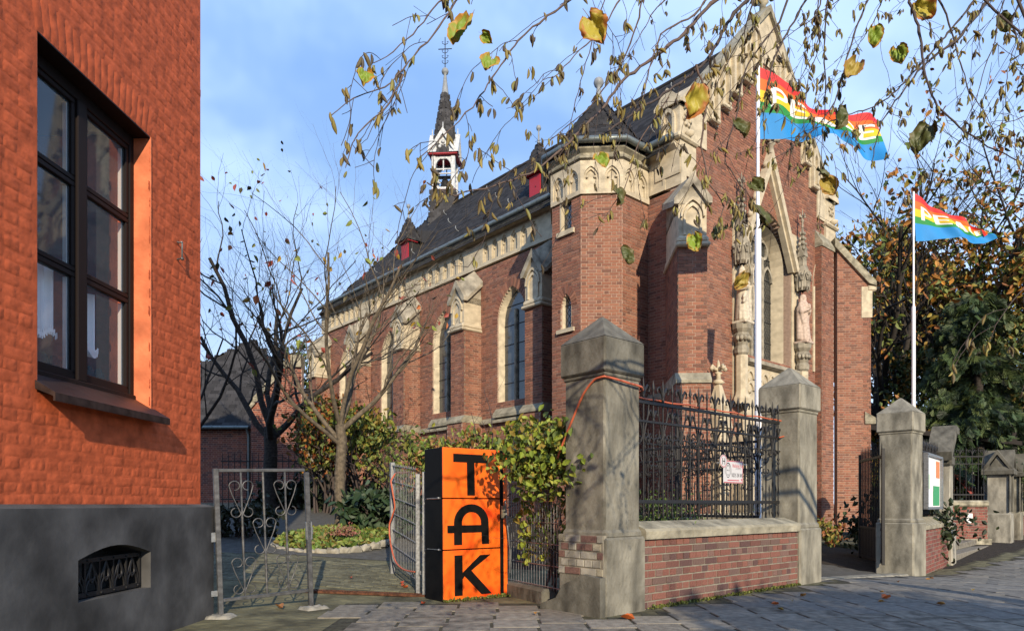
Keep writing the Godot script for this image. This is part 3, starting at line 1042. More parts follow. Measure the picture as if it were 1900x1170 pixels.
func buttress(par: Node, xf: Transform3D, p: float, w: float, base_y: float, bo: Dictionary) -> Node3D:
	# xf: x along the wall, z out of it. Brick pier, stone hood with a gable
	var o := thing_part("buttress", par)
	o.transform = xf
	var rows := int((7.0 - 4.05) / 0.077)
	var face := func(f: Transform3D, wd: float, y0: float, n: int):
		brick_wall(o, f, y0, n, func(_y): return [[-wd / 2, wd / 2]], bo)
	face.call(Transform3D(Basis(), Vector3(0, 0, p)), w, 4.1, rows)
	face.call(face_xf(Vector3(1, 0, 0), Vector3(w / 2, 0, p / 2)), p, 4.1, rows)
	face.call(face_xf(Vector3(-1, 0, 0), Vector3(-w / 2, 0, p / 2)), p, 4.1, rows)
	rows = int((3.9 - base_y) / 0.077)
	face.call(Transform3D(Basis(), Vector3(0, 0, p + 0.12)), w + 0.1, 3.9 - rows * 0.077, rows)
	face.call(face_xf(Vector3(1, 0, 0), Vector3(w / 2 + 0.05, 0, p / 2)), p + 0.22, 3.9 - rows * 0.077, rows)
	face.call(face_xf(Vector3(-1, 0, 0), Vector3(-w / 2 - 0.05, 0, p / 2)), p + 0.22, 3.9 - rows * 0.077, rows)
	var b := MB.new()
	# weathered offset at the foot
	var side := Transform3D(Basis(Vector3(0, 0, 1), Vector3.UP, Vector3(-1, 0, 0)), Vector3.ZERO)
	b.prism(PackedVector2Array([Vector2(0.02, 3.88), Vector2(p + 0.17, 3.88), Vector2(p + 0.17, 3.95), Vector2(p + 0.01, 4.13), Vector2(0.02, 4.13)]), -w / 2 - 0.07, w / 2 + 0.07, side)
	obj("offset_stone", b, M.coping, o)
	b = MB.new()
	# hood block with its drip, set well proud of the brick
	b.bbox(Vector3(0, 6.98, p / 2 + 0.02), Vector3(w + 0.12, 0.1, p + 0.2), 0.03)
	b.bbox(Vector3(0, 7.1, p / 2 + 0.02), Vector3(w + 0.06, 0.16, p + 0.12), 0.05)
	b.box(Vector3(0, 7.6, p / 2), Vector3(w - 0.02, 0.92, p))
	obj("hood_block", b, M.sandstone, o)
	b = MB.new()
	# gabled front and the steep stone roof behind that dies into the wall
	var hw := w / 2 + 0.1
	var gy := 8.0
	var ap := gy + hw * 1.35
	b.prism(PackedVector2Array([Vector2(-hw, gy - 0.12), Vector2(-hw + 0.1, gy - 0.12), Vector2(0, ap - 0.24), Vector2(hw - 0.1, gy - 0.12), Vector2(hw, gy - 0.12), Vector2(hw, gy), Vector2(0, ap), Vector2(-hw, gy)]), p - 0.06, p + 0.09)
	b.prism(PackedVector2Array([Vector2(-w / 2, gy - 0.1), Vector2(w / 2, gy - 0.1), Vector2(0, ap - 0.22)]), 0.0, p + 0.012)
	var back := 9.0
	b.quad(Vector3(-hw, gy, p - 0.06), Vector3(0, ap, p - 0.06), Vector3(0, back + 0.12, 0.0), Vector3(-hw, back - 0.35, 0.0))
	b.quad(Vector3(0, ap, p - 0.06), Vector3(hw, gy, p - 0.06), Vector3(hw, back - 0.35, 0.0), Vector3(0, back + 0.12, 0.0))
	b.quad(Vector3(-hw, gy - 0.12, p - 0.06), Vector3(-hw, gy, p - 0.06), Vector3(-hw, back - 0.35, 0.0), Vector3(-hw, back - 0.5, 0.0))
	b.quad(Vector3(hw, gy, p - 0.06), Vector3(hw, gy - 0.12, p - 0.06), Vector3(hw, back - 0.5, 0.0), Vector3(hw, back - 0.35, 0.0))
	b.prism(PackedVector2Array([Vector2(0, gy - 0.15), Vector2(p - 0.04, gy - 0.15), Vector2(p - 0.04, gy), Vector2(0, back - 0.45)]), -w / 2 + 0.01, w / 2 - 0.01, side)
	obj("hood_roof", b, M.sandstone_worn, o)
	b = MB.new()
	b.band(arch_pts(0, 7.6, w * 0.32, w * 0.5, 6), arch_pts(0, 7.6, w * 0.24, w * 0.38, 6), p - 0.02, p + 0.05)
	b.band(arch_pts(0, 7.6, w * 0.42, w * 0.68, 6), arch_pts(0, 7.6, w * 0.36, w * 0.58, 6), p - 0.02, p + 0.07)
	for s in [-1, 1]: b.box(Vector3(s * w * 0.28, 7.4, p + 0.01), Vector3(w * 0.08, 0.4, 0.08))
	obj("niche_moulding", b, M.sandstone, o)
	return o

func build_church() -> void:
	var c := thing("church", "red brick Gothic church with pale stone gable, slate roof and bell turret", "church", Vector3(4.15, 0, -16.91), Basis(U2, Vector3.UP, -V2).orthonormalized())
	var pal := [Color(0.31, 0.135, 0.084), Color(0.33, 0.145, 0.09), Color(0.27, 0.118, 0.076), Color(0.35, 0.16, 0.10), Color(0.20, 0.096, 0.068), Color(0.29, 0.145, 0.102), Color(0.30, 0.12, 0.078)]
	var mats := []
	for k in 6: mats.append("church_brick%d" % k)
	var bo := {"pal": pal, "mats": mats, "mat": M.brick, "mortar": M.mortar, "ch": 0.077, "len": 0.25, "joint": 0.014, "thick": 0.25}
	# ---- long wall: wall coordinates x = -b, z out of the wall
	var lw := thing_part("long_wall", c)
	lw.transform = Transform3D(Basis(Vector3(0, 0, 1), Vector3.UP, Vector3(-1, 0, 0)), Vector3.ZERO)
	var wins := [-6.33, -10.05, -13.77, -17.4]
	var span := func(y: float) -> Array:
		var iv := [[-NAVE_L, 0.0]]
		for wx in wins:
			if y > 4.5:
				var hw := arch_half(y, 7.1, 0.68, 1.05)
				iv = cut(iv, wx - hw, wx + hw)
		return iv
	brick_wall(lw, Transform3D(), 0.35, int((9.12 - 0.35) / 0.077), span, bo)
	for wx in wins:
		gothic_window(lw, Transform3D(Basis(), Vector3(wx, 0, 0)), "window", 4.5, 7.1, 0.68, 1.05, 0.2, 2, 0.1, M.church_glass)
		var b := MB.new()
		arch_ring(b, 7.1, 0.7, 1.07, 0.25, 30, -0.03, 0.018, Transform3D(Basis(), Vector3(wx, 0, 0)), pal)
		obj("arch_bricks", b, M.brick, lw)
		b = MB.new()
		var side := Transform3D(Basis(Vector3(0, 0, 1), Vector3.UP, Vector3(-1, 0, 0)), Vector3(wx, 0, 0))
		b.prism(PackedVector2Array([Vector2(-0.25, 4.5), Vector2(-0.15, 4.52), Vector2(0.16, 4.1), Vector2(0.16, 4.0), Vector2(-0.25, 4.0)]), -0.78, 0.78, side)
		obj("window_sill", b, M.coping, lw)
	var b := MB.new()
	b.prism(PackedVector2Array([Vector2(-0.1, 4.02), Vector2(0.02, 4.02), Vector2(0.14, 3.9), Vector2(0.14, 3.84), Vector2(-0.1, 3.84)]), 0.0, NAVE_L, Transform3D(Basis(Vector3(0, 0, 1), Vector3.UP, Vector3(-1, 0, 0)), Vector3.ZERO))
	obj("string_course", b, M.coping, lw)
	var bx := [-4.54, -8.26, -11.97, -15.68, -19.35]
	for x in bx: buttress(lw, Transform3D(Basis(), Vector3(x, 0, 0)), 0.72, 0.74, 0.35, bo)
	# frieze of blind arches under the eaves, with a plain block behind each buttress
	var am := blind_arch_mesh(0.49, 0.9, 0.17, 0.12, 0.45, 0.3, 0.09)
	b = MB.new()
	for x in bx: b.box(Vector3(x, 9.57, -0.07), Vector3(0.9, 0.9, 0.26))
	b.box(Vector3(-2.0, 9.57, -0.07), Vector3(4.2, 0.9, 0.22))
	b.prism(PackedVector2Array([Vector2(-0.2, 10.0), Vector2(0.06, 10.0), Vector2(0.2, 10.12), Vector2(0.2, 10.18), Vector2(-0.2, 10.18)]), 0.0, NAVE_L, Transform3D(Basis(Vector3(0, 0, 1), Vector3.UP, Vector3(-1, 0, 0)), Vector3.ZERO))
	obj("frieze_course", b, M.sandstone, lw)
	for k in 4:
		var x0: float = bx[k] - 0.45
		var x1: float = bx[k + 1] + 0.45
		var n := 6
		for q in n:
			var o := obj("blind_arch", am, M.sandstone, lw)
			o.position = Vector3(lerpf(x0, x1, (q + 0.5) / n), 9.12, 0.06)
			o.scale = Vector3((x0 - x1) / n / 0.49, 1, 1).abs()
	var aw := obj("blind_arch", am, M.sandstone, lw)
	aw.position = Vector3(-0.62, 9.12, 0.06)
	gutter(lw, [Vector3(0.0, 10.26, 0.27), Vector3(-0.7, 10.26, 0.27)])
	gutter(lw, [Vector3(-3.4, 10.26, 0.27), Vector3(-NAVE_L - 0.2, 10.26, 0.27)])
	# ---- west front
	var fw := thing_part("front_wall", c)
	var cx := NAVE_W / 2
	var rake := func(a: float) -> float: return 10.93 + 1.046 * (a if a < cx else NAVE_W - a)
	var hwp := 1.42
	var fspan := func(y: float) -> Array:
		var iv := [[0.0, NAVE_W]]
		if y > 10.35:
			var l := (y - 9.9) / 1.046
			iv = [[minf(l, cx), maxf(NAVE_W - l, cx)]]
		if y > 5.38: 
			var h := arch_half(y, 8.1, hwp, 1.55)
			iv = cut(iv, cx - h, cx + h)
		if y < 3.0: iv = cut(iv, cx - 1.0, cx + 1.0)
		return iv
	brick_wall(fw, Transform3D(), 0.3, int((13.9 - 0.3) / 0.077), fspan, bo)
	var big := gothic_window(fw, Transform3D(Basis(), Vector3(cx, 0, 0)), "great_window", 5.4, 8.1, 0.95, 1.1, 0.34, 3, 0.06, M.church_glass)
	b = MB.new()
	for k in 4:
		var h0 := 1.44 - k * 0.13
		var r0 := 1.57 - k * 0.13
		b.band(win_outline(cx, 5.4, 8.1, h0, r0, 10), win_outline(cx, 5.4, 8.1, h0 - 0.13, r0 - 0.13, 10), -0.4, 0.03 - k * 0.09, Transform3D(), -0.02 - k * 0.09)
	for s in [-1, 1]:
		for k in 3: b.tube([Vector3(cx + s * (1.40 - k * 0.14), 5.4, 0.03 - k * 0.09), Vector3(cx + s * (1.40 - k * 0.14), 8.1, 0.03 - k * 0.09)], [0.045], 8)
	obj("jamb_moulding", b, M.sandstone, big)
	b = MB.new()
	b.prism(PackedVector2Array([Vector2(-0.3, 5.4), Vector2(-0.25, 5.42), Vector2(0.3, 5.2), Vector2(0.3, 5.1), Vector2(0.2, 5.05), Vector2(-0.3, 5.05)]), -1.45, 1.45, Transform3D(Basis(Vector3(0, 0, 1), Vector3.UP, Vector3(-1, 0, 0)), Vector3(cx, 0, 0)))
	obj("window_sill", b, M.sandstone_worn, fw)
	# steep stone gablet over the window
	b = MB.new()
	var gx := 1.62
	var fo := [Vector2(cx - gx, 8.2), Vector2(cx, 11.4), Vector2(cx + gx, 8.2)]
	var fi := [Vector2(cx - gx + 0.17, 8.2), Vector2(cx, 10.98), Vector2(cx + gx - 0.17, 8.2)]
	b.band(PackedVector2Array(fo), PackedVector2Array(fi), -0.05, 0.22)
	b.band(PackedVector2Array(fi), PackedVector2Array([Vector2(cx - gx + 0.26, 8.2), Vector2(cx, 10.76), Vector2(cx + gx - 0.26, 8.2)]), -0.05, 0.12)
	for s in [-1, 1]:
		for q in 5:
			var f := 0.15 + q * 0.17
			b.ball(Vector3(cx + s * lerpf(gx, 0, f), lerpf(8.2, 11.4, f) + 0.04, 0.12), Vector3(0.09, 0.11, 0.09), 7, 5)
	obj("gablet", b, M.sandstone, fw)
	b = MB.new()
	var ty := PackedVector2Array([Vector2(cx - gx + 0.2, 8.2)])
	ty.append_array([Vector2(cx, 10.95), Vector2(cx + gx - 0.2, 8.2), Vector2(cx + 1.43, 8.2)])
	var ap := arch_pts(cx, 8.1, 1.43, 1.56, 8)
	for k in range(ap.size() - 2, 0, -1): ty.append(ap[k])
	ty.append(Vector2(cx - 1.43, 8.2))
	b.prism(ty, -0.02, 0.045)
	obj("tympanum", b, M.sandstone, fw)
	b = MB.new()
	ogee_finial(b, Vector3(cx, 11.3, 0.14), 0.75, 0.16)
	obj("gablet_finial", b, M.sandstone_worn, fw)
	# pinnacles, canopies, brackets for the two statues
	for s in [-1, 1]:
		var x: float = cx + s * 1.74
		pinnacle(fw, Vector3(x, 8.35, 0.22), 0.2, 0.45, 0.8, 0.6)
		b = MB.new()
		b.lathe([Vector2(0.12, 7.68), Vector2(0.21, 7.76), Vector2(0.22, 8.0), Vector2(0.19, 8.3), Vector2(0.15, 8.4)], 8, Transform3D(Basis(), Vector3(x, 0, 0.22)), false)
		for k in 8:
			var a := TAU * k / 8 + PI / 8
			var d := Vector3(cos(a), 0, sin(a))
			b.tube([Vector3(x, 7.66, 0.22) + d * 0.19, Vector3(x, 8.2, 0.22) + d * 0.22], [0.022], 5)
			b.ball(Vector3(x, 8.12, 0.22) + d * 0.235, Vector3.ONE * 0.035, 6, 4)
			var xf := face_xf(Vector3(cos(TAU * k / 8), 0, sin(TAU * k / 8)), Vector3(x, 0, 0.22) + Vector3(cos(TAU * k / 8), 0, sin(TAU * k / 8)) * 0.19)
			b.band(PackedVector2Array([Vector2(-0.09, 7.95), Vector2(0, 8.25), Vector2(0.09, 7.95)]), PackedVector2Array([Vector2(-0.06, 7.95), Vector2(0, 8.16), Vector2(0.06, 7.95)]), -0.02, 0.05, xf)
		obj("statue_canopy", b, M.sandstone_worn, fw)
		b = MB.new()
		b.lathe([Vector2(0.13, 5.2), Vector2(0.19, 5.28), Vector2(0.2, 5.4), Vector2(0.16, 5.48), Vector2(0.19, 5.6), Vector2(0.22, 5.75), Vector2(0.18, 5.82), Vector2(0.25, 5.92), Vector2(0.26, 6.05), Vector2(0.24, 6.08), Vector2(0.0, 6.08)], 10, Transform3D(Basis(), Vector3(x, 0, 0.22)), false)
		for k in 7:
			var a := PI * k / 6.0
			b.ball(Vector3(x + 0.2 * cos(a), 5.66, 0.22 + 0.2 * sin(a)), Vector3(0.06, 0.09, 0.06), 6, 4)
		obj("statue_bracket", b, M.sandstone_worn, fw)
		b = MB.new()
		b.lathe([Vector2(0.24, 3.9), Vector2(0.24, 4.05), Vector2(0.19, 4.15), Vector2(0.165, 4.25), Vector2(0.165, 5.22)], 8, Transform3D(Basis(), Vector3(x, 0, 0.22)), false, PI / 8)
		obj("bracket_column", b, M.sandstone, fw)
		b = MB.new()
		b.box(Vector3(x - s * 0.1, 6.7, 0.02), Vector3(0.42, 5.4, 0.05))
		obj("stone_strip", b, M.sandstone, fw)
	# door below: stone surround with tracery panel, gable and small spirelets
	b = MB.new()
	b.box(Vector3(cx, 3.9, 0.06), Vector3(3.0, 2.3, 0.16))
	for s in [-1, 1]: b.box(Vector3(cx + s * 1.45, 1.6, 0.2), Vector3(0.9, 2.9, 0.45))
	obj("portal_surround", b, M.sandstone, fw)
	b = MB.new()
	for r in 2:
		for k in 7:
			var x := cx - 1.2 + k * 0.4
			b.band(arch_pts(x, 4.35 + r * 0.32, 0.2, 0.26, 5), arch_pts(x, 4.35 + r * 0.32, 0.155, 0.2, 5), 0.12, 0.19)
			b.ball(Vector3(x, 4.32 + r * 0.32, 0.15), Vector3(0.07, 0.07, 0.03), 8, 5)
	b.band(arch_pts(cx, 2.6, 1.05, 1.2, 10), arch_pts(cx, 2.6, 0.85, 0.98, 10), 0.1, 0.36)
	b.band(arch_pts(cx, 2.6, 1.25, 1.42, 10), arch_pts(cx, 2.6, 1.08, 1.24, 10), 0.1, 0.28)
	obj("portal_tracery", b, M.sandstone, fw)
	b = MB.new()
	b.prism(win_outline(cx, 0.6, 2.6, 0.85, 0.98), 0.02, 0.155)
	obj("door", b, M.frame_brown, fw)
	for s in [-1]:
		var x: float = cx + s * 3.0
		b = MB.new()
		b.bbox(Vector3(x, 1.8, 0.3), Vector3(0.42, 3.2, 0.42), 0.03)
		b.lathe([Vector2(0.36, 3.4), Vector2(0.08, 4.3)], 4, Transform3D(Basis(), Vector3(x, 0, 0.3)), false, PI / 4)
		for k in 4: b.prism(PackedVector2Array([Vector2(-0.27, 3.15), Vector2(0.27, 3.15), Vector2(0, 3.75)]), 0.2, 0.26, Transform3D(Basis(Vector3.UP, PI / 2 * k), Vector3(x, 0, 0.3)))
		var sp := obj("portal_spirelet", b, M.sandstone, fw)
		b = MB.new()
		b.lathe([Vector2(0.1, 4.28), Vector2(0.17, 4.33), Vector2(0.09, 4.4)], 8, Transform3D(Basis(), Vector3(x, 0, 0.3)))
		ogee_finial(b, Vector3(x, 4.36, 0.3), 0.58, 0.14)
		obj("finial", b, M.sandstone, sp)
	# stepped stone of the gable: each panel with its sunk slot
	for s in [0, 1]:
		for k in 7:
			var a0 := 0.0 if k == 0 else 1.16 + (k - 1) * 0.545
			var a1 := 1.16 + k * 0.545
			if k == 6: a1 = cx - 0.004
			var yb: float = rake.call(a1) - 1.56
			if k == 0: yb = 10.36
			var ml := 0.32
			var P := PackedVector2Array([Vector2(a0, yb), Vector2(a1, yb), Vector2(a1, rake.call(a1)), Vector2(a0, rake.call(a0))])
			var Q := PackedVector2Array()
			for p in P: Q.append(Vector2(NAVE_W - p.x, p.y) if s else p)
			b = MB.new()
			b.prism(Q, -0.3, 0.045 + 0.003 * (k % 2))
			var pn := obj("gable_stone", b, M.sandstone, fw)
			if k > 0 and k < 6:
				# a rib either side of a dark notch
				b = MB.new()
				var xm := (a0 + a1) / 2
				var slot := PackedVector2Array([Vector2(xm - 0.1, yb + 0.2), Vector2(xm + 0.1, yb + 0.2), Vector2(xm + 0.1, yb + 0.95), Vector2(xm, yb + 1.12), Vector2(xm - 0.1, yb + 0.95)])
				var so := PackedVector2Array([Vector2(xm - 0.2, yb + 0.1), Vector2(xm - 0.2, yb + 1.0), Vector2(xm, yb + 1.34), Vector2(xm + 0.2, yb + 1.0), Vector2(xm + 0.2, yb + 0.1)])
				var si := PackedVector2Array([slot[0], slot[4], slot[3], slot[2], slot[1]])
				if s:
					var o2 := PackedVector2Array()
					var i2 := PackedVector2Array()
					for q in range(4, -1, -1):
						o2.append(Vector2(NAVE_W - so[q].x, so[q].y)); i2.append(Vector2(NAVE_W - si[q].x, si[q].y))
					so = o2; si = i2
				b.band(so, si, 0.0, 0.15)
				b.bbox(Vector3(NAVE_W - xm if s else xm, yb + 0.06, 0.1), Vector3(0.42, 0.12, 0.16), 0.03)
				obj("rib", b, M.sandstone, pn)
		# raking coping
		b = MB.new()
		var pc := PackedVector2Array([Vector2(0.1, 11.03), Vector2(0.1, 11.2), Vector2(cx, 15.62), Vector2(cx, 15.42)])
		var qc := PackedVector2Array()
		for p in pc: qc.append(Vector2(NAVE_W - p.x, p.y) if s else p)
		b.prism(qc, -0.38, 0.14)
		obj("gable_coping", b, M.coping, fw)
		# kneeler block with niche and its side gablet
		b = MB.new()
		var kx := -0.02 if s == 0 else NAVE_W + 0.02
		b.box(Vector3(kx + (0.3 if s == 0 else -0.3), 9.9, -0.3), Vector3(0.7, 1.0, 0.75))
		b.box(Vector3(kx + (0.28 if s == 0 else -0.28), 10.75, -0.25), Vector3(0.62, 0.9, 0.62))
		b.bbox(Vector3(kx + (0.26 if s == 0 else -0.26), 10.3, -0.28), Vector3(0.86, 0.14, 0.88), 0.04)
		obj("kneeler", b, M.sandstone, fw)
		b = MB.new()
		var kf := face_xf(Vector3(-1 if s == 0 else 1, 0, 0), Vector3(kx - (0.035 if s == 0 else -0.035), 0, -0.25))
		b.prism(PackedVector2Array([Vector2(-0.4, 11.12), Vector2(0.4, 11.12), Vector2(0.4, 11.2), Vector2(0, 11.6), Vector2(-0.4, 11.2)]), -0.6, 0.1, kf)
		b.band(arch_pts(0, 10.8, 0.2, 0.3, 5), arch_pts(0, 10.8, 0.13, 0.2, 5), -0.02, 0.07, kf)
		for q in [-1, 1]: b.box(Vector3(q * 0.165, 10.6, 0.02), Vector3(0.07, 0.42, 0.1), kf)
		var ff := Transform3D(Basis(), Vector3(kx + (0.28 if s == 0 else -0.28), 0, 0.05))
		b.prism(PackedVector2Array([Vector2(-0.36, 11.12), Vector2(0.36, 11.12), Vector2(0.36, 11.2), Vector2(0, 11.62), Vector2(-0.36, 11.2)]), -0.5, 0.12, ff)
		for k in 6:
			var a := TAU * k / 6
			b.ball(Vector3(0.13 * cos(a), 10.8 + 0.13 * sin(a), 0.03), Vector3(0.07, 0.07, 0.03), 6, 4) if false else b.ball(ff * Vector3(0.13 * cos(a), 10.8 + 0.13 * sin(a), 0.02), Vector3(0.07, 0.07, 0.03), 6, 4)
		b.ball(Vector3(kx + (0.25 if s == 0 else -0.25), 10.42, 0.14), Vector3(0.1, 0.09, 0.16), 8, 6)
		obj("kneeler_gablet", b, M.sandstone, fw)
	b = MB.new()
	ogee_finial(b, Vector3(cx, 15.4, -0.12), 1.1, 0.22)
	obj("apex_finial", b, M.coping, fw)
	# corner pier at the right and the diagonal buttresses
	var pier := thing_part("corner_pier", fw)
	brick_wall(pier, Transform3D(Basis(), Vector3(7.75, 0, 0.22)), 0.3, 118, func(_y): return [[-0.42, 0.42]], bo)
	brick_wall(pier, face_xf(Vector3(-1, 0, 0), Vector3(7.33, 0, 0.1)), 0.3, 118, func(_y): return [[-0.12, 0.12]], bo)
	b = MB.new()
	b.prism(PackedVector2Array([Vector2(-0.05, 9.38), Vector2(0.26, 9.38), Vector2(0.26, 9.5), Vector2(0.0, 9.95), Vector2(-0.05, 9.95)]), -8.2, -7.3, Transform3D(Basis(Vector3(0, 0, 1), Vector3.UP, Vector3(-1, 0, 0)), Vector3.ZERO))
	obj("pier_weathering", b, M.coping, pier)
	var dl := Vector3(-1, 0, 1).normalized()
	buttress(c, face_xf(dl, Vector3(0, 0, 0)), 1.72, 0.64, 0.3, bo)
	# right-hand diagonal buttress with a sloped stone top
	var dr := Vector3(1, 0, 1).normalized()
	var rb := thing_part("corner_buttress", c)
	rb.transform = face_xf(dr, Vector3(NAVE_W, 0, 0))
	var rp := 1.06
	var rs := func(y: float) -> Array: return [[-rp, 0.0]] if y < 8.4 else [[-(rp - (y - 8.4) * 0.95), 0.0]]
	# its left face: x runs from the outer end to the wall
	brick_wall(rb, face_xf(Vector3(-1, 0, 0), Vector3(-0.4, 0, 0)), 0.3, 118, func(y): return [[0.0, rp if y < 8.4 else maxf(rp - (y - 8.4) * 0.95, 0.02)]], bo)
	brick_wall(rb, Transform3D(Basis(), Vector3(0, 0, rp)), 0.3, 104, func(_y): return [[-0.4, 0.4]], bo)
	b = MB.new()
	var rx := face_xf(Vector3(-1, 0, 0), Vector3.ZERO)
	b.prism(PackedVector2Array([Vector2(rp + 0.14, 8.25), Vector2(rp + 0.14, 8.4), Vector2(-0.1, 9.85), Vector2(-0.1, 9.55), Vector2(rp - 0.1, 8.35)]), -0.5, 0.5, rx)
	obj("coping", b, M.coping, rb)
	b = MB.new()
	b.box(Vector3(0, 7.75, rp - 0.13), Vector3(0.84, 1.0, 0.34))
	b.bbox(Vector3(0, 8.2, rp + 0.03), Vector3(0.9, 0.2, 0.3), 0.05)
	obj("corner_stone", b, M.sandstone, rb)
	b = MB.new()
	b.prism(PackedVector2Array([Vector2(rp - 0.2, 4.2), Vector2(rp + 0.14, 4.0), Vector2(rp + 0.14, 3.8), Vector2(rp - 0.2, 3.8)]), -0.45, 0.45, rx)
	obj("weathering", b, M.coping, rb)
	# ---- far walls that the roof stands on
	b = MB.new()
	b.box(Vector3(NAVE_W - 0.15, 5.2, -NAVE_L / 2 - 0.2), Vector3(0.3, 10.0, NAVE_L - 0.3))
	b.prism(PackedVector2Array([Vector2(0.3, 0.3), Vector2(NAVE_W - 0.3, 0.3), Vector2(NAVE_W - 0.3, 10.1), Vector2(0.3, 10.1)]), -NAVE_L - 0.05, -NAVE_L + 0.2)
	b.box(Vector3(NAVE_W / 2, 0.5, -NAVE_L / 2), Vector3(NAVE_W - 0.7, 0.2, NAVE_L - 0.7))
	obj("far_wall", b, M.church_brick0, c)
	# apse
	var A := [Vector3(0.1, 0, -NAVE_L), Vector3(2.3, 0, -NAVE_L - 2.8), Vector3(NAVE_W - 2.3, 0, -NAVE_L - 2.8), Vector3(NAVE_W - 0.1, 0, -NAVE_L)]
	b = MB.new()
	for k in 3: b.quad(A[k] + Vector3(0, 0.3, 0), A[k + 1] + Vector3(0, 0.3, 0), A[k + 1] + Vector3(0, 10.1, 0), A[k] + Vector3(0, 10.1, 0))
	obj("apse_wall", b, M.church_brick2, c)
	# ---- roof
	var rf := thing_part("roof", c)
	var ry := EAVE + SLOPE * cx
	var rend := -17.3
	slate_face(rf, Vector3(-0.3, EAVE + 0.1 - 0.33, -NAVE_L), Vector3(-0.3, EAVE + 0.1 - 0.33, -0.2), Vector3(cx, ry, -0.2), Vector3(cx, ry, rend))
	slate_face(rf, Vector3(NAVE_W + 0.3, EAVE - 0.23, -0.2), Vector3(NAVE_W + 0.3, EAVE - 0.23, -NAVE_L), Vector3(cx, ry, rend), Vector3(cx, ry, -0.2), Vector2(0.5, 0.4))
	var E := [Vector3(-0.3, EAVE - 0.2, -NAVE_L), Vector3(2.1, EAVE - 0.2, -NAVE_L - 3.1), Vector3(NAVE_W - 2.1, EAVE - 0.2, -NAVE_L - 3.1), Vector3(NAVE_W + 0.3, EAVE - 0.2, -NAVE_L)]
	for k in 3: slate_face(rf, E[k + 1], E[k], Vector3(cx, ry, rend), Vector3(cx, ry, rend), Vector2(0.3, 0.2))
	b = MB.new()
	b.tube([Vector3(cx, ry + 0.02, -0.3), Vector3(cx, ry + 0.02, rend)], [0.09], 8)
	obj("ridge", b, M.slate_plain, rf)
	b = MB.new()
	for k in 16:
		var a := [1.0, 3.3, 2.1][k % 3] as float
		var z := -1.5 - k * 1.0
		var p := Vector3(a, EAVE + 0.1 + SLOPE * a, z)
		b.tube([p, p + Vector3(-0.1, 0.03, 0), p + Vector3(-0.16, 0.1, 0), p + Vector3(-0.14, 0.17, 0)], [0.016], 5)
	obj("roof_hook", b, M.lead, rf)
	# dormers
	for q in [[0.85, -6.15], [0.98, -14.2]]:
		var a: float = q[0]
		var dm := thing_part("dormer", c, Vector3(a, EAVE + SLOPE * a, q[1]))
		b = MB.new()
		b.box(Vector3(0.35, 0.35, 0), Vector3(0.66, 0.8, 0.62))
		obj("cheeks", b, M.slate_plain, dm)
		b = MB.new()
		b.box(Vector3(0.0, 0.37, 0), Vector3(0.05, 0.72, 0.5))
		var sh := obj("shutter", b, M.red_paint, dm)
		b = MB.new()
		b.ball(Vector3(-0.03, 0.35, 0.05), Vector3.ONE * 0.02, 6, 4)
		obj("knob", b, M.iron, sh)
		b = MB.new()
		b.box(Vector3(0.12, 0.78, 0), Vector3(0.5, 0.05, 0.78))
		obj("eaves_board", b, M.red_paint, dm)
		var dr2 := thing_part("dormer_roof", dm)
		var h := 1.05
		var s4 := [Vector3(-0.17, 0.82, -0.42), Vector3(-0.17, 0.82, 0.42), Vector3(0.5, 0.82, 0.42), Vector3(0.5, 0.82, -0.42)]
		for k in 4: slate_face(dr2, s4[k], s4[(k + 1) % 4], Vector3(0.16, 0.82 + h, 0), Vector3(0.16, 0.82 + h, 0), Vector2(0.16, 0.1), 1.3)
		# the saddle that runs back into the main roof
		b = MB.new()
		b.tri(Vector3(0.3, 0.85, 0.42), Vector3(1.5, 1.66, 0), Vector3(0.3, 1.35, 0)); b.tri(Vector3(0.3, 0.85, -0.42), Vector3(0.3, 1.35, 0), Vector3(1.5, 1.66, 0))
		b.tri(Vector3(0.3, 0.85, 0.42), Vector3(0.62, 0.7, 0.6), Vector3(1.5, 1.66, 0)); b.tri(Vector3(0.3, 0.85, -0.42), Vector3(1.5, 1.66, 0), Vector3(0.62, 0.7, -0.6))
		obj("saddle", b, M.slate_plain, dr2)
		b = MB.new()
		b.lathe([Vector2(0.055, 0.8 + h - 0.1), Vector2(0.03, 0.82 + h + 0.1), Vector2(0.02, 0.82 + h + 0.36), Vector2(0.07, 0.82 + h + 0.4), Vector2(0.085, 0.82 + h + 0.46), Vector2(0.06, 0.82 + h + 0.53), Vector2(0.001, 0.82 + h + 0.55)], 10, Transform3D(Basis(), Vector3(0.16, 0, 0)))
		obj("finial", b, M.lead, dm)
	stair_turret(c, bo, am)
	bell_turret(c, Vector3(cx, 0, -16.0))

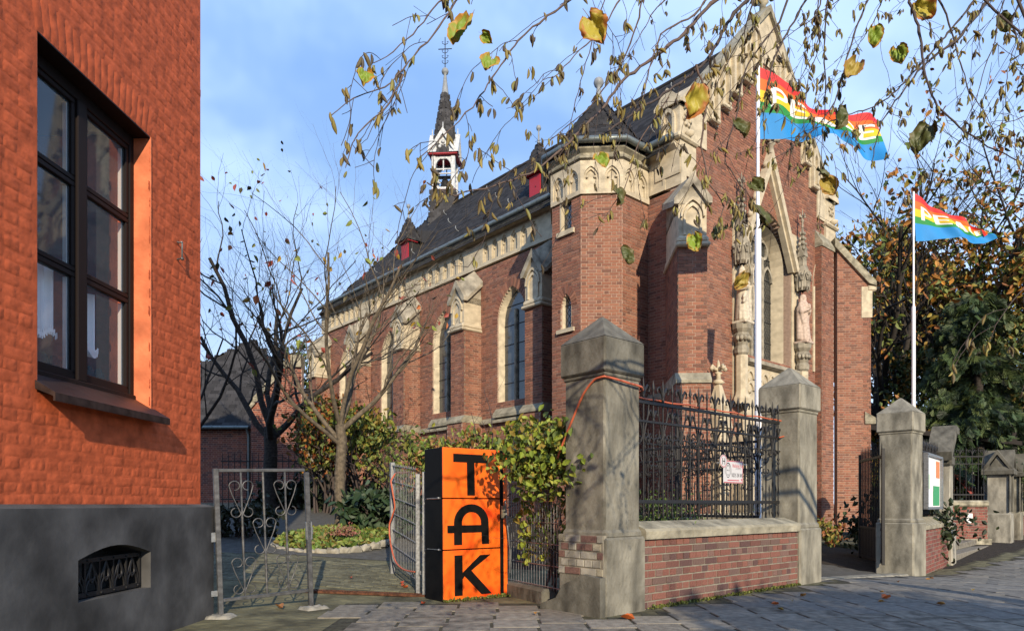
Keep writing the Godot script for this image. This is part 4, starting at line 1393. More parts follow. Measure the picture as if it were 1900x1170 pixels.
func stair_turret(c: Node, bo: Dictionary, am: ArrayMesh) -> void:
	var t := thing_part("stair_turret", c, Vector3(-0.54, 0, -2.17))
	var ap := 1.23
	var sd := 1.02
	var b := MB.new()
	var o2 := bo.duplicate()
	for k in 5:
		var an := PI * 0.5 + PI / 4 * (k)   # from the front round to the back
		var out := Vector3(cos(an), 0, sin(an)) if k < 5 else Vector3.ZERO
		var xf := face_xf(out, out * ap)
		var has := absf(out.x + 1.0) < 0.01
		var sp := func(y: float) -> Array:
			var iv := [[-sd / 2, sd / 2]]
			if has:
				if y > 8.16 and y < 8.94: iv = cut(iv, -0.18, 0.18)
				if y > 5.65 and y < 6.6:
					var h := arch_half(y, 6.25, 0.17, 0.32)
					iv = cut(iv, -h, h)
			return iv
		o2.singles = 300 if k == 1 else 0
		o2.where = func(_x, y): return y > 5.2
		brick_wall(t, xf, 0.35, int((8.95 - 0.35) / 0.077), sp, o2)
		if has:
			gothic_window(t, xf, "stair_window", 5.68, 6.25, 0.17, 0.32, 0.1, 1, 0.03, M.church_glass)
			b = MB.new()
			arch_ring(b, 6.25, 0.18, 0.33, 0.2, 15, -0.02, 0.018, xf, bo.pal)
			obj("arch_bricks", b, M.brick, t)
			var w := thing_part("upper_window", t)
			w.transform = xf
			b = MB.new()
			b.box(Vector3(0, 8.55, -0.12), Vector3(0.36, 0.8, 0.02))
			obj("glass", b, M.church_glass, w)
			b = MB.new()
			for i in 5:
				for q in 3:
					var p := Vector3(-0.17 + q * 0.115, 8.18 + i * 0.15, -0.105)
					b.tube([p, p + Vector3(0.115, 0.15, 0)], [0.005], 3); b.tube([p + Vector3(0.115, 0, 0), p + Vector3(0, 0.15, 0)], [0.005], 3)
			obj("leading", b, M.leading, w)
			b = MB.new()
			b.box(Vector3(0, 5.62, 0.0), Vector3(0.6, 0.1, 0.14), xf)
			obj("lower_sill", b, M.sandstone, t)
			b = MB.new()
			b.box(Vector3(0, 8.11, 0.0), Vector3(0.6, 0.12, 0.14))
			obj("stone_sill", b, M.sandstone, w)
			b = MB.new()
			b.box(Vector3(-0.2, 8.55, -0.06), Vector3(0.05, 0.8, 0.14))
			obj("stone_jamb", b, M.sandstone, w)
		# stone frieze
		for q in 2:
			var a := obj("blind_arch", am, M.sandstone, t)
			a.transform = xf * Transform3D(Basis.from_scale(Vector3(0.53 / 0.49, 0.92, 1)), Vector3(-0.2625 + q * 0.525, 8.93, 0.045))
	b = MB.new()
	b.lathe([Vector2(1.30, 9.74), Vector2(1.44, 9.8), Vector2(1.44, 9.86), Vector2(1.36, 9.9), Vector2(1.36, 9.95), Vector2(1.46, 10.03), Vector2(1.46, 10.08), Vector2(0.5, 10.1)], 8, Transform3D(), false, PI / 8)
	obj("cornice", b, M.coping, t)
	var gp := []
	for k in 6:
		var a := PI / 8 + PI / 4 * (k + 1)
		gp.append(Vector3(cos(a), 0, sin(a)) * 1.56 + Vector3.UP * 10.19)
	gutter(t, gp, 0.085)
	var rf := thing_part("turret_roof", t)
	var prof := [Vector2(1.56, 10.24), Vector2(1.02, 10.72), Vector2(0.68, 11.2), Vector2(0.40, 11.55), Vector2(0.16, 11.86)]
	for k in 8:
		var a0 := PI / 8 + PI / 4 * k
		var a1 := a0 + PI / 4
		for i in prof.size() - 1:
			var P := func(r: float, y: float, a: float) -> Vector3: return Vector3(cos(a) * r, y, sin(a) * r)
			slate_face(rf, P.call(prof[i].x, prof[i].y, a1), P.call(prof[i].x, prof[i].y, a0), P.call(prof[i + 1].x, prof[i + 1].y, a0), P.call(prof[i + 1].x, prof[i + 1].y, a1), Vector2(0.2, 0.12))
	b = MB.new()
	b.lathe([Vector2(0.17, 11.8), Vector2(0.11, 11.93), Vector2(0.07, 12.22), Vector2(0.055, 12.32), Vector2(0.11, 12.37), Vector2(0.14, 12.46), Vector2(0.11, 12.55), Vector2(0.04, 12.6), Vector2(0.001, 12.61)], 12)
	obj("finial", b, M.lead, rf)

func bell_turret(c: Node, at: Vector3) -> void:
	var t := thing_part("bell_turret", c, at)
	t.rotation.y = -PI / 4   # set diagonally on the ridge
	var b := MB.new()
	var w := 0.55
	b.box(Vector3(0, 14.75, 0), Vector3(w * 2, 1.7, w * 2))
	var bs := obj("turret_base", b, M.slate_plain, t)
	for k in 4:
		var q := Basis(Vector3.UP, PI / 2 * k)
		slate_face(bs, q * Vector3(-w - 0.06, 13.9, w + 0.06), q * Vector3(w + 0.06, 13.9, w + 0.06), q * Vector3(w, 15.6, w + 0.004), q * Vector3(-w, 15.6, w + 0.004), Vector2(0.2, 0.14), 1.9)
	b = MB.new()
	b.bbox(Vector3(0, 15.63, 0), Vector3(w * 2.08, 0.05, w * 2.08), 0.02)
	b.bbox(Vector3(0, 17.26, 0), Vector3(w * 2.42, 0.07, w * 2.42), 0.02)
	obj("red_moulding", b, M.red_paint, t)
	b = MB.new()
	for sx in [-1, 1]:
		for sz in [-1, 1]: b.bbox(Vector3(sx * (w - 0.1), 16.44, sz * (w - 0.1)), Vector3(0.2, 1.54, 0.2), 0.03)
	for k in 4:
		var q := Transform3D(Basis(Vector3.UP, PI / 2 * k), Vector3.ZERO)
		b.band(PackedVector2Array([Vector2(-w + 0.12, 17.2), Vector2(w - 0.12, 17.2)]), PackedVector2Array([Vector2(-w + 0.12, 17.08), Vector2(w - 0.12, 17.08)]), w - 0.14, w - 0.05, q)
		for s in [-1, 1]:
			var ar := arch_pts(0, 16.72, 0.35, 0.42, 6)
			var P := PackedVector2Array([Vector2(-0.36, 17.1)])
			for i in 7: P.append(ar[i])
			P.append(Vector2(0, 17.14))
			var P2 := PackedVector2Array()
			for p in P: P2.append(Vector2(p.x * -s, p.y))
			b.prism(P2, w - 0.16, w - 0.04, q)
		b.box(Vector3(0, 16.62, w - 0.1), Vector3(0.74, 0.06, 0.05), q)
		b.box(Vector3(0, 16.42, w - 0.1), Vector3(0.74, 0.05, 0.05), q)
		b.box(Vector3(0, 16.78, w - 0.1), Vector3(0.05, 0.5, 0.05), q)
		b.box(Vector3(0, 15.74, w - 0.08), Vector3(0.74, 0.1, 0.06), q)
	obj("belfry_frame", b, M.white_paint, t)
	b = MB.new()
	b.lathe([Vector2(0.30, 15.85), Vector2(0.27, 15.9), Vector2(0.2, 16.1), Vector2(0.15, 16.3), Vector2(0.08, 16.38), Vector2(0.001, 16.4)], 14)
	b.box(Vector3(0, 16.46, 0), Vector3(0.8, 0.1, 0.1))
	obj("bell", b, M.iron, t)
	b = MB.new()
	for k in 4:
		var q := Transform3D(Basis(Vector3.UP, PI / 2 * k), Vector3.ZERO)
		b.band(PackedVector2Array([Vector2(-0.72, 17.3), Vector2(0, 18.45), Vector2(0.72, 17.3)]), PackedVector2Array([Vector2(-0.55, 17.3), Vector2(0, 18.17), Vector2(0.55, 17.3)]), 0.3, w + 0.16, q)
		b.prism(PackedVector2Array([Vector2(-0.6, 17.32), Vector2(0.6, 17.32), Vector2(0, 18.25)]), 0.2, w + 0.02, q)
		for i in 3: b.ball(q * Vector3([-0.16, 0.16, 0.0][i], [17.6, 17.6, 17.82][i], w + 0.02), Vector3(0.1, 0.1, 0.05), 8, 5)
		b.lathe([Vector2(0.03, 18.4), Vector2(0.02, 18.7), Vector2(0.001, 18.72)], 6, q * Transform3D(Basis(), Vector3(0, 0, w + 0.05)))
	obj("gablet", b, M.white_paint, t)
	var sp := thing_part("spire", t)
	for k in 8:
		var a0 := TAU * (k + 0.5) / 8
		var a1 := TAU * (k + 1.5) / 8
		slate_face(sp, Vector3(cos(a1) * 0.66, 17.3, sin(a1) * 0.66), Vector3(cos(a0) * 0.66, 17.3, sin(a0) * 0.66), Vector3(cos(a0) * 0.16, 20.3, sin(a0) * 0.16), Vector3(cos(a1) * 0.16, 20.3, sin(a1) * 0.16), Vector2(0.17, 0.15), 1.9)
	b = MB.new()
	b.lathe([Vector2(0.18, 20.25), Vector2(0.1, 20.9), Vector2(0.06, 21.25), Vector2(0.14, 21.3), Vector2(0.17, 21.4), Vector2(0.13, 21.51), Vector2(0.001, 21.55)], 12)
	obj("spire_tip", b, M.lead, sp)
	b = MB.new()
	b.tube([Vector3(0, 21.5, 0), Vector3(0, 23.0, 0)], [0.022], 6)
	b.tube([Vector3(-0.32, 22.45, 0), Vector3(0.32, 22.45, 0)], [0.02], 6)
	for s in [-1, 1]:
		for y in [21.75, 22.0, 22.25, 22.65]:
			b.tube([Vector3(0, y, 0), Vector3(s * 0.12, y + 0.06, 0), Vector3(s * 0.15, y + 0.14, 0), Vector3(s * 0.08, y + 0.15, 0)], [0.014], 5)
	obj("cross", b, M.iron, sp)

func build_annex() -> void:
	var pal := [Color(0.27, 0.085, 0.055), Color(0.31, 0.10, 0.06), Color(0.22, 0.07, 0.05), Color(0.15, 0.06, 0.05)]
	var bo := {"pal": pal, "mat": M.brick, "mortar": M.mortar, "ch": 0.077, "len": 0.25, "joint": 0.014, "thick": 0.25}
	var a := thing("sacristy", "low brick annex with steep slate roof behind the bare trees at the yard's end", "building", Vector3(-9.98, 0.9, -26.0))
	brick_wall(a, Transform3D(), 0.0, 42, func(_y): return [[-6.5, 0.9]], bo)
	var b := MB.new()
	b.box(Vector3(-1.0, 1.6, -3.2), Vector3(7.5, 3.2, 5.8))
	b.box(Vector3(-2.8, 0.15, 0.05), Vector3(7.4, 0.4, 0.1))
	obj("core", b, M.mortar_grey, a)
	var rf := thing_part("roof", a)
	var ap := Vector3(-1.1, 7.25, -3.0)
	var q := [Vector3(-6.7, 3.2, 0.25), Vector3(2.9, 3.2, 0.25), Vector3(2.9, 3.2, -6.4), Vector3(-6.7, 3.2, -6.4)]
	for k in 4: slate_face(rf, q[k], q[(k + 1) % 4], ap, ap, Vector2(0.3, 0.2), 1.3)
	gutter(a, [Vector3(-6.5, 3.2, 0.3), Vector3(0.02, 3.2, 0.3)], 0.07)
	b = MB.new()
	b.tube([Vector3(-0.05, 3.15, 0.28), Vector3(-0.05, 2.9, 0.1), Vector3(-0.05, 0.0, 0.1)], [0.05], 8)
	obj("downpipe", b, M.zinc, a)
	# raking brick wall with a stone coping, between the annex and the church
	var r := thing("buttress_wall", "short brick wall with raking stone coping beside the annex", "wall", Vector3(-9.75, 0.9, -25.4))
	brick_wall(r, Transform3D(), 0.0, 70, func(y): return [[0.0 if y < 3.9 else (y - 3.9) * 0.86, 1.9]], bo)
	b = MB.new()
	b.prism(PackedVector2Array([Vector2(-0.15, 3.75), Vector2(-0.15, 3.95), Vector2(1.45, 5.85), Vector2(1.9, 5.85), Vector2(1.9, 5.4), Vector2(1.35, 5.4), Vector2(-0.05, 3.75)]), -0.4, 0.12)
	obj("coping", b, M.coping, r)
	# railing in front of it
	var rl := thing("iron_railing", "dark iron railing under the autumn shrub beside the dark tree", "railing", G(-7.9, 21.5))
	b = MB.new()
	for y in [0.3, 1.5]: b.box(Vector3(0, y, 0), Vector3(2.6, 0.04, 0.03))
	obj("rail", b, M.iron, rl)
	for k in 14:
		b = MB.new()
		b.lathe([Vector2(0.014, 0), Vector2(0.014, 1.65), Vector2(0.001, 1.8)], 6, Transform3D(Basis(), Vector3(-1.25 + k * 0.19, 0, 0)))
		obj("bar", b, M.iron, rl)

func street_xf(s: float, t: float, y := 0.0) -> Transform3D:
	# x along the wall, y up, z out to the street
	return Transform3D(Basis(U2, Vector3.UP, -V2).orthonormalized(), PIER + U2 * s + V2 * t + Vector3.UP * y)

func stone_pier(label: String, s: float, base_y: float, m: Material, mcap: Material, sd: int, w := 0.6) -> Node3D:
	var o := thing("gate_pier", label, "pier", Vector3.ZERO, Basis(), "stone piers of the churchyard wall")
	o.transform = street_xf(s + w / 2, w / 2, base_y)
	var h := 2.57 - base_y
	var r := RandomNumberGenerator.new()
	r.seed = sd
	var b := MB.new()
	b.bbox(Vector3(0, 0.42 - base_y / 2 - 0.1, 0), Vector3(w + 0.1, 0.84 - base_y + 0.2, w + 0.1), 0.025)
	obj("base", b, m, o)
	b = MB.new()
	b.bbox(Vector3(0, 0.84 - base_y + (h - 0.84 + base_y) / 2, 0), Vector3(w, h - 0.84 + base_y + 0.04, w), 0.02)
	b.bbox(Vector3(0, 0.87 - base_y, 0), Vector3(w + 0.06, 0.12, w + 0.06), 0.04)
	obj("shaft", b, m, o)
	b = MB.new()
	b.bbox(Vector3(0, h + 0.035, 0), Vector3(w + 0.02, 0.05, w + 0.02), 0.012)
	b.bbox(Vector3(0, h + 0.245, 0), Vector3(w + 0.08, 0.38, w + 0.08), 0.02)
	var k := w / 2 + 0.035
	b.lathe([Vector2(k * 1.414, h + 0.43), Vector2(0.03, h + 0.74), Vector2(0.0, h + 0.75)], 4, Transform3D(), false, PI / 4)
	obj("cap", b, mcap, o)
	return o

func scroll(b: MB, c: Vector3, r: float, a0: float, turn: float, w: float, xf: Transform3D) -> void:
	# a spiral in the xy plane
	var p := []
	for k in 15:
		var f := k / 14.0
		var a := a0 + turn * f
		p.append(xf * (c + Vector3(cos(a), sin(a), 0) * r * (1.0 - 0.62 * f)))
	b.tube(p, [w], 5)

func fleur(b: MB, at: Vector3, s: float) -> void:
	# a wrought iron lily: a spike and two curled leaves
	b.lathe([Vector2(0.012, 0), Vector2(0.02, 0.03 * s / 0.2), Vector2(0.012, 0.07 * s / 0.2), Vector2(0.014, s * 0.7), Vector2(0.001, s * 1.15)], 6, Transform3D(Basis(), at))
	for q in [-1, 1]:
		b.tube([at + Vector3(0, s * 0.18, 0), at + Vector3(q * s * 0.12, s * 0.5, 0), at + Vector3(q * s * 0.3, s * 0.74, 0), at + Vector3(q * s * 0.44, s * 0.64, 0), at + Vector3(q * s * 0.42, s * 0.44, 0), at + Vector3(q * s * 0.32, s * 0.46, 0)], [0.012, 0.016, 0.016, 0.014, 0.011, 0.008], 6)

func iron_panel(o: Node3D, len: float, fancy := true) -> void:
	# o: x along, y up from the coping. Rails, spears, twisted lily bars, short dog bars
	var rail := func(y: float, d: float):
		var b := MB.new()
		b.bbox(Vector3(len / 2, y, 0), Vector3(len, d, 0.03), 0.004)
		obj("rail", b, M.iron, o)
	rail.call(0.25, 0.045); rail.call(1.22, 0.03); rail.call(1.45, 0.04)
	var n := int(len / 0.185)
	var kinds := []
	for kind in 2:
		var b := MB.new()
		if kind == 0:
			b.tube([Vector3(0, 0.08, 0), Vector3(0, 1.62, 0)], [0.011], 6)
			b.lathe([Vector2(0.011, 1.6), Vector2(0.021, 1.64), Vector2(0.001, 1.74)], 6)
			b.lathe([Vector2(0.001, 0.02), Vector2(0.018, 0.09), Vector2(0.011, 0.12)], 6)
			if fancy:
				for q in [-1, 1]:
					scroll(b, Vector3(q * 0.06, 0.98, 0), 0.058, PI / 2 - q * PI / 2 + PI, -q * 4.6, 0.011, Transform3D())
					scroll(b, Vector3(q * 0.05, 0.72, 0), 0.048, PI / 2 - q * PI / 2 + PI, q * 4.6, 0.010, Transform3D())
				fleur(b, Vector3(0, 1.22, 0), 0.19)
				for y in [0.84, 0.9]: b.lathe([Vector2(0.012, -0.02), Vector2(0.024, 0.0), Vector2(0.012, 0.02)], 8, Transform3D(Basis(), Vector3(0, y, 0)))
		else:
			# twisted square bar
			var p := []
			for k in 40: p.append(Vector3(0, 0.08 + k * 0.027, 0))
			b.tube(p, [0.0125], 4, 0.42)
			b.tube([Vector3(0, 1.12, 0), Vector3(0, 1.47, 0)], [0.012], 6)
			b.lathe([Vector2(0.001, 0.02), Vector2(0.018, 0.09), Vector2(0.011, 0.12)], 6)
			fleur(b, Vector3(0, 1.47, 0), 0.26)
			if fancy:
				for q in [-1, 1]:
					# tall heart between the rails that curls out at its foot
					b.tube([Vector3(q * 0.105, 1.45, 0), Vector3(q * 0.09, 1.3, 0), Vector3(q * 0.03, 1.12, 0), Vector3(q * 0.015, 1.03, 0), Vector3(q * 0.05, 0.97, 0)], [0.009, 0.012, 0.012, 0.011, 0.011], 5)
					scroll(b, Vector3(q * 0.07, 1.0, 0), 0.058, -PI / 2, q * 5.0, 0.011, Transform3D())
		kinds.append(b.mesh())
	var db := MB.new()
	db.tube([Vector3(0, 0.1, 0), Vector3(0, 0.42, 0)], [0.008], 5)
	db.lathe([Vector2(0.008, 0.42), Vector2(0.014, 0.44), Vector2(0.001, 0.52)], 5)
	db.lathe([Vector2(0.001, 0.03), Vector2(0.012, 0.1), Vector2(0.008, 0.12)], 5)
	var dm := db.mesh()
	for k in n + 1:
		var x := len * k / n
		var q := obj("bar", kinds[(k + 1) % 2], M.iron, o)
		q.position.x = clampf(x, 0.02, len - 0.02)
		if k < n:
			for e in [0.5]:
				var d := obj("dog_bar", dm, M.iron, o)
				d.position.x = len * (k + e) / n

func build_street_wall() -> void:
	var pal2 := [Color(0.25, 0.085, 0.065), Color(0.20, 0.075, 0.06), Color(0.29, 0.10, 0.075), Color(0.14, 0.065, 0.06), Color(0.24, 0.12, 0.10)]
	var mats := ["wall_brick0", "wall_brick0", "wall_brick2", "wall_brick1", "wall_brick2", "wall_brick3", "wall_brick4", "wall_brick5"]
	var bo := {"pal": pal2, "mats": mats, "mat": M.brick, "mortar": M.mortar_grey, "ch": 0.089, "len": 0.27, "joint": 0.016, "thick": 0.36, "singles": 300, "chamfer": true, "jit": 0.004, "bond": 1}
	stone_pier("tall sooty stone pier nearest the camera, orange hose looped round its cap", 0.0, 0.0, M.concrete_old, M.concrete_sooty, 3)
	stone_pier("stone pier at the right end of the iron fence panel", 4.37, 0.0, M.concrete, M.concrete, 4)
	stone_pier("stone pier right of the churchyard gate, left of the notice board", 8.95, -0.14, M.concrete, M.concrete, 5)
	# exposed brick where the render has come off the yard side of the first pier
	var pr := thing("pier_repair", "rough patch of bare whitish bricks and cracked concrete on big pier's yard side", "masonry", Vector3.ZERO)
	var fx := face_xf(-U2, PIER + V2 * 0.30 - U2 * 0.055)
	var bw := bo.duplicate()
	bw.mats = ["coping", "concrete_pale", "wall_brick4", "concrete_pale"]; bw.thick = 0.05; bw.len = 0.24
	brick_wall(pr, fx, 0.42, 5, func(_y): return [[-0.34, 0.33]], bw)
	var b := MB.new()
	b.prism(PackedVector2Array([Vector2(-0.55, -0.1), Vector2(0.36, -0.1), Vector2(0.36, 0.42), Vector2(0.1, 0.44), Vector2(-0.2, 0.3), Vector2(-0.3, 0.15), Vector2(-0.55, 0.06)]), 0.0, 0.09, fx)
	obj("concrete_skirt", b, M.concrete_sooty, pr)
	# low wall and its sloped coping
	var w := thing("street_wall", "low red brick wall with sloped stone coping under the iron fence", "wall", Vector3.ZERO)
	w.transform = street_xf(0.0, 0.0)
	brick_wall(w, Transform3D(), -0.09, 10, func(_y): return [[0.6, 4.37]], bo)
	b = MB.new()
	var seg := 4
	for k in seg:
		var x0 := 0.65 + 3.67 * k / seg
		var x1 := 0.65 + 3.67 * (k + 1) / seg - 0.004
		b = MB.new()
		b.prism(PackedVector2Array([Vector2(0.05, 0.80), Vector2(0.05, 0.89), Vector2(0.03, 0.92), Vector2(-0.2, 1.0), Vector2(-0.42, 0.98), Vector2(-0.46, 0.9), Vector2(-0.46, 0.80)]), x0, x1, Transform3D(Basis(Vector3(0, 0, 1), Vector3.UP, Vector3(-1, 0, 0)), Vector3(x0 + x1, 0, 0)))
		obj("coping_stone", b, M.coping, w)
	var f := thing("iron_fence", "black wrought iron fence panel of spears, twisted bars and lilies on low wall", "fence", Vector3.ZERO)
	f.transform = street_xf(0.66, 0.3, 0.98)
	iron_panel(f, 3.68)
	# the same fence returning into the churchyard behind the second pier, beside the entrance
	var f2 := thing("iron_fence", "inner iron fence on low brick plinth along the right of the church front", "fence", Vector3.ZERO)
	f2.transform = street_xf(5.4, 3.6, 0.95)
	iron_panel(f2, 4.6)
	for k in 2:
		b = MB.new()
		b.lathe([Vector2(0.05, -0.2), Vector2(0.05, 1.9), Vector2(0.03, 1.95), Vector2(0.06, 2.02), Vector2(0.02, 2.1), Vector2(0.001, 2.3)], 8, Transform3D(Basis(), Vector3(1.0 + k * 2.9, 0, 0)))
		for q in [-1, 1]: b.tube([Vector3(1.0 + k * 2.9, 2.1, 0), Vector3(1.0 + k * 2.9 + q * 0.13, 2.1, 0)], [0.02], 5)
		obj("post", b, M.iron, f2)
	var w2 := thing("brick_plinth", "brick plinth under the inner iron fence in gate shade", "wall", Vector3.ZERO)
	w2.transform = street_xf(5.4, 3.5, 0.0)
	var b3 := bo.duplicate()
	b3.singles = 0
	brick_wall(w2, Transform3D(), 0.0, 10, func(_y): return [[0.0, 4.6]], b3)
	b = MB.new()
	b.bbox(Vector3(2.3, 0.93, -0.15), Vector3(4.6, 0.12, 0.45), 0.03)
	obj("coping_stone", b, M.coping, w2)
	var f3 := thing("iron_fence", "iron fence behind the street panel, running back from second pier towards church", "fence", Vector3.ZERO)
	f3.transform = Transform3D(Basis(V2, Vector3.UP, U2).orthonormalized(), PIER + U2 * 4.55 + V2 * 0.75 + Vector3.UP * 0.75)
	iron_panel(f3, 3.0)
	# gate leaf standing open
	var g := thing("gate_leaf", "black iron gate leaf standing open behind the third pier", "gate", Vector3.ZERO)
	g.transform = Transform3D(Basis(Vector3(0.25, 0, -0.968), Vector3.UP, Vector3(0.968, 0, 0.25)).orthonormalized(), PIER + U2 * 8.78 + V2 * 0.45 + Vector3.UP * -0.05)
	b = MB.new()
	for y in [0.12, 0.75, 2.2]: b.box(Vector3(0.95, y, 0), Vector3(1.9, 0.05, 0.04))
	for x in [0.02, 1.88]: b.box(Vector3(x, 1.2, 0), Vector3(0.06, 2.3, 0.05))
	obj("frame", b, M.iron, g)
	b = MB.new()
	b.box(Vector3(0.95, 0.44, 0), Vector3(1.8, 0.58, 0.012))
	obj("kick_plate", b, M.iron, g)
	for k in 14:
		b = MB.new()
		b.lathe([Vector2(0.013, 0.14), Vector2(0.013, 2.35), Vector2(0.001, 2.5)], 6, Transform3D(Basis(), Vector3(0.12 + k * 0.127, 0, 0)))
		obj("bar", b, M.iron, g)
	b = MB.new()
	b.bbox(Vector3(1.9, 0.0, 0.1), Vector3(3.9, 0.14, 0.32), 0.02)
	var th := obj("threshold", b, M.concrete)
	th.transform = street_xf(4.95, 0.25, -0.06) * Transform3D(Basis(Vector3(0, 0, 1), -0.045), Vector3(0, 0.02, 0))
	tag(th, "worn stone threshold across the open churchyard gateway", "threshold")

func build_right_side() -> void:
	# the street wall beyond the gate runs on at a slightly different angle
	var d := Vector3(0.643, 0, -0.766)
	var out := d.cross(Vector3.UP)   # towards the street
	var bas := Basis(d, Vector3.UP, out).orthonormalized()
	var p0 := PIER + U2 * 9.6 + V2 * 0.05 + Vector3.UP * -0.3
	var pal2 := [Color(0.25, 0.085, 0.065), Color(0.20, 0.075, 0.06), Color(0.29, 0.10, 0.075), Color(0.24, 0.12, 0.10)]
	var bo := {"pal": pal2, "mats": ["wall_brick0", "wall_brick1", "wall_brick2", "wall_brick4"], "mat": M.brick, "mortar": M.mortar_grey, "ch": 0.085, "len": 0.26, "joint": 0.016, "thick": 0.36, "jit": 0.003, "bond": 1}
	var w := thing("street_wall", "low brick wall with sloped coping below the notice board", "wall", p0, bas)
	brick_wall(w, Transform3D(), -0.2, 14, func(_y): return [[0.0, 3.6]], bo)
	var b := MB.new()
	b.prism(PackedVector2Array([Vector2(0.06, 0.98), Vector2(0.06, 1.06), Vector2(-0.2, 1.22), Vector2(-0.42, 1.2), Vector2(-0.42, 0.98)]), 0.0, 3.6, Transform3D(Basis(Vector3(0, 0, 1), Vector3.UP, Vector3(-1, 0, 0)), Vector3(3.6, 0, 0)))
	obj("coping_stone", b, M.coping, w)
	var f := thing("iron_fence", "iron fence above the notice board at right of third pier", "fence", p0 + Vector3.UP * 1.2 + out * -0.2, bas)
	iron_panel(f, 3.6)
	var nb := thing("notice_board", "glazed white notice board with green and orange posters on iron fence", "notice board", p0 + d * 0.2 + out * 0.04 + Vector3.UP * 1.42, bas * Basis.from_scale(Vector3(1.55, 1, 1)))
	b = MB.new()
	for q in [[0.6, 0.0, 1.24, 0.05], [0.6, 1.1, 1.24, 0.05], [0.0, 0.55, 0.05, 1.12], [1.2, 0.55, 0.05, 1.12]]: b.box(Vector3(q[0], q[1], 0.02), Vector3(q[2], q[3], 0.08))
	obj("frame", b, M.galv, nb)
	b = MB.new()
	b.box(Vector3(0.6, 0.55, -0.01), Vector3(1.2, 1.1, 0.03))
	obj("back_panel", b, M.paper, nb)
	mat("poster_green", lin(0.05, 0.30, 0.12), 0.6); mat("poster_orange", lin(0.62, 0.22, 0.08), 0.6); mat("poster_pale", lin(0.45, 0.6, 0.4), 0.6)
	for q in [["green", 0.85, 0.26, 0.5, 0.42], ["green", 0.7, 0.2, 0.22, 0.3], ["orange", 0.98, 0.83, 0.28, 0.36], ["pale", 0.2, 0.55, 0.22, 0.3], ["pale", 0.99, 0.84, 0.18, 0.24]]:
		b = MB.new()
		b.box(Vector3(q[1], q[2], 0.008 + q[3] * 0.01), Vector3(q[3], q[4], 0.003))
		obj("poster", b, M["poster_" + q[0]], nb)
	# pier that ends this wall: tall stone jamb with a raking top
	var p := thing("gate_pier", "narrow stone pier with raking gabled top beside the steps", "pier", p0 + d * 3.6, bas, "stone piers of the churchyard wall")
	b = MB.new()
	b.bbox(Vector3(0.25, 0.4, -0.15), Vector3(0.62, 1.3, 0.5), 0.03)
	b.bbox(Vector3(0.25, 1.75, -0.17), Vector3(0.46, 1.7, 0.42), 0.02)
	obj("shaft", b, M.concrete_pale, p)
	b = MB.new()
	b.prism(PackedVector2Array([Vector2(-0.15, 2.55), Vector2(0.75, 3.25), Vector2(1.1, 3.25), Vector2(1.1, 3.4), Vector2(0.6, 3.45), Vector2(-0.25, 2.75)]), -0.42, 0.1)
	b.bbox(Vector3(0.25, 2.55, -0.17), Vector3(0.6, 0.24, 0.5), 0.04)
	obj("cap", b, M.concrete_sooty, p)
	# the street bends again
	p0 = p0 + d * 4.1
	d = Vector3(0.68, 0, -0.733)
	out = d.cross(Vector3.UP)
	bas = Basis(d, Vector3.UP, out).orthonormalized()
	# steps up to a side entrance
	var st := thing("stone_steps", "two broad grey stone steps between street piers at the right", "steps", p0 + Vector3.UP * 0.05, bas)
	for k in 2:
		b = MB.new()
		b.bbox(Vector3(3.6, 0.1 + k * 0.16, -0.25 - k * 0.4), Vector3(7.2, 0.16, 0.55 + 0.1 * k), 0.015)
		obj("step", b, M["slab%d" % k], st)
	b = MB.new()
	b.box(Vector3(3.6, 0.24, -2.2), Vector3(7.2, 0.26, 2.9))
	obj("landing", b, M.moss_floor, st)
	b = MB.new()
	b.box(Vector3(0.9, 0.35, -1.2), Vector3(1.6, 0.03, 0.05), Transform3D(Basis(Vector3.UP, 0.5), Vector3(0.6, 0, 0)))
	obj("white_edge", b, M.white_paint, st)
	var bk := thing("street_wall", "brick wall with stone base and fence across the back of the steps", "wall", Vector3(13.0, -0.4, -21.3), Basis())
	brick_wall(bk, Transform3D(), 0.5, 12, func(_y): return [[-1.0, 1.9]], bo)
	b = MB.new()
	b.box(Vector3(0.45, 0.22, -0.1), Vector3(2.95, 0.6, 0.5))
	b.bbox(Vector3(0.45, 1.62, -0.16), Vector3(2.95, 0.2, 0.5), 0.05)
	obj("stone_band", b, M.coping, bk)
	b = MB.new()
	b.box(Vector3(1.3, 1.2, 0.03), Vector3(0.2, 0.22, 0.02))
	b.lathe([Vector2(0.1, 0), Vector2(0.001, 0.02)], 10, Transform3D(Basis(Vector3.RIGHT, PI / 2), Vector3(1.3, 1.1, 0.03)))
	obj("small_plaque", b, M.paper, bk)
	var bf := thing("iron_fence", "plain iron fence on the brick wall behind the steps", "fence", Vector3(12.2, 1.25, -21.45), Basis())
	iron_panel(bf, 2.7, false)
	# gabled stone gate posts
	for k in 2:
		var gp := thing("gabled_post", ["gabled stone post at far end of the steps", "second gabled stone post, rightmost along the wall"][k], "pier", p0 + d * (7.6 + k * 2.4) + Vector3.UP * -0.05, bas * Basis.from_scale(Vector3(0.85, 0.96, 0.85)), "gabled stone posts")
		b = MB.new()
		b.bbox(Vector3(0, 0.6, 0), Vector3(0.85, 1.4, 0.85), 0.03)
		b.bbox(Vector3(0, 2.0, 0), Vector3(0.7, 1.6, 0.7), 0.03)
		obj("shaft", b, M.concrete_pale if k == 0 else M.concrete, gp)
		b = MB.new()
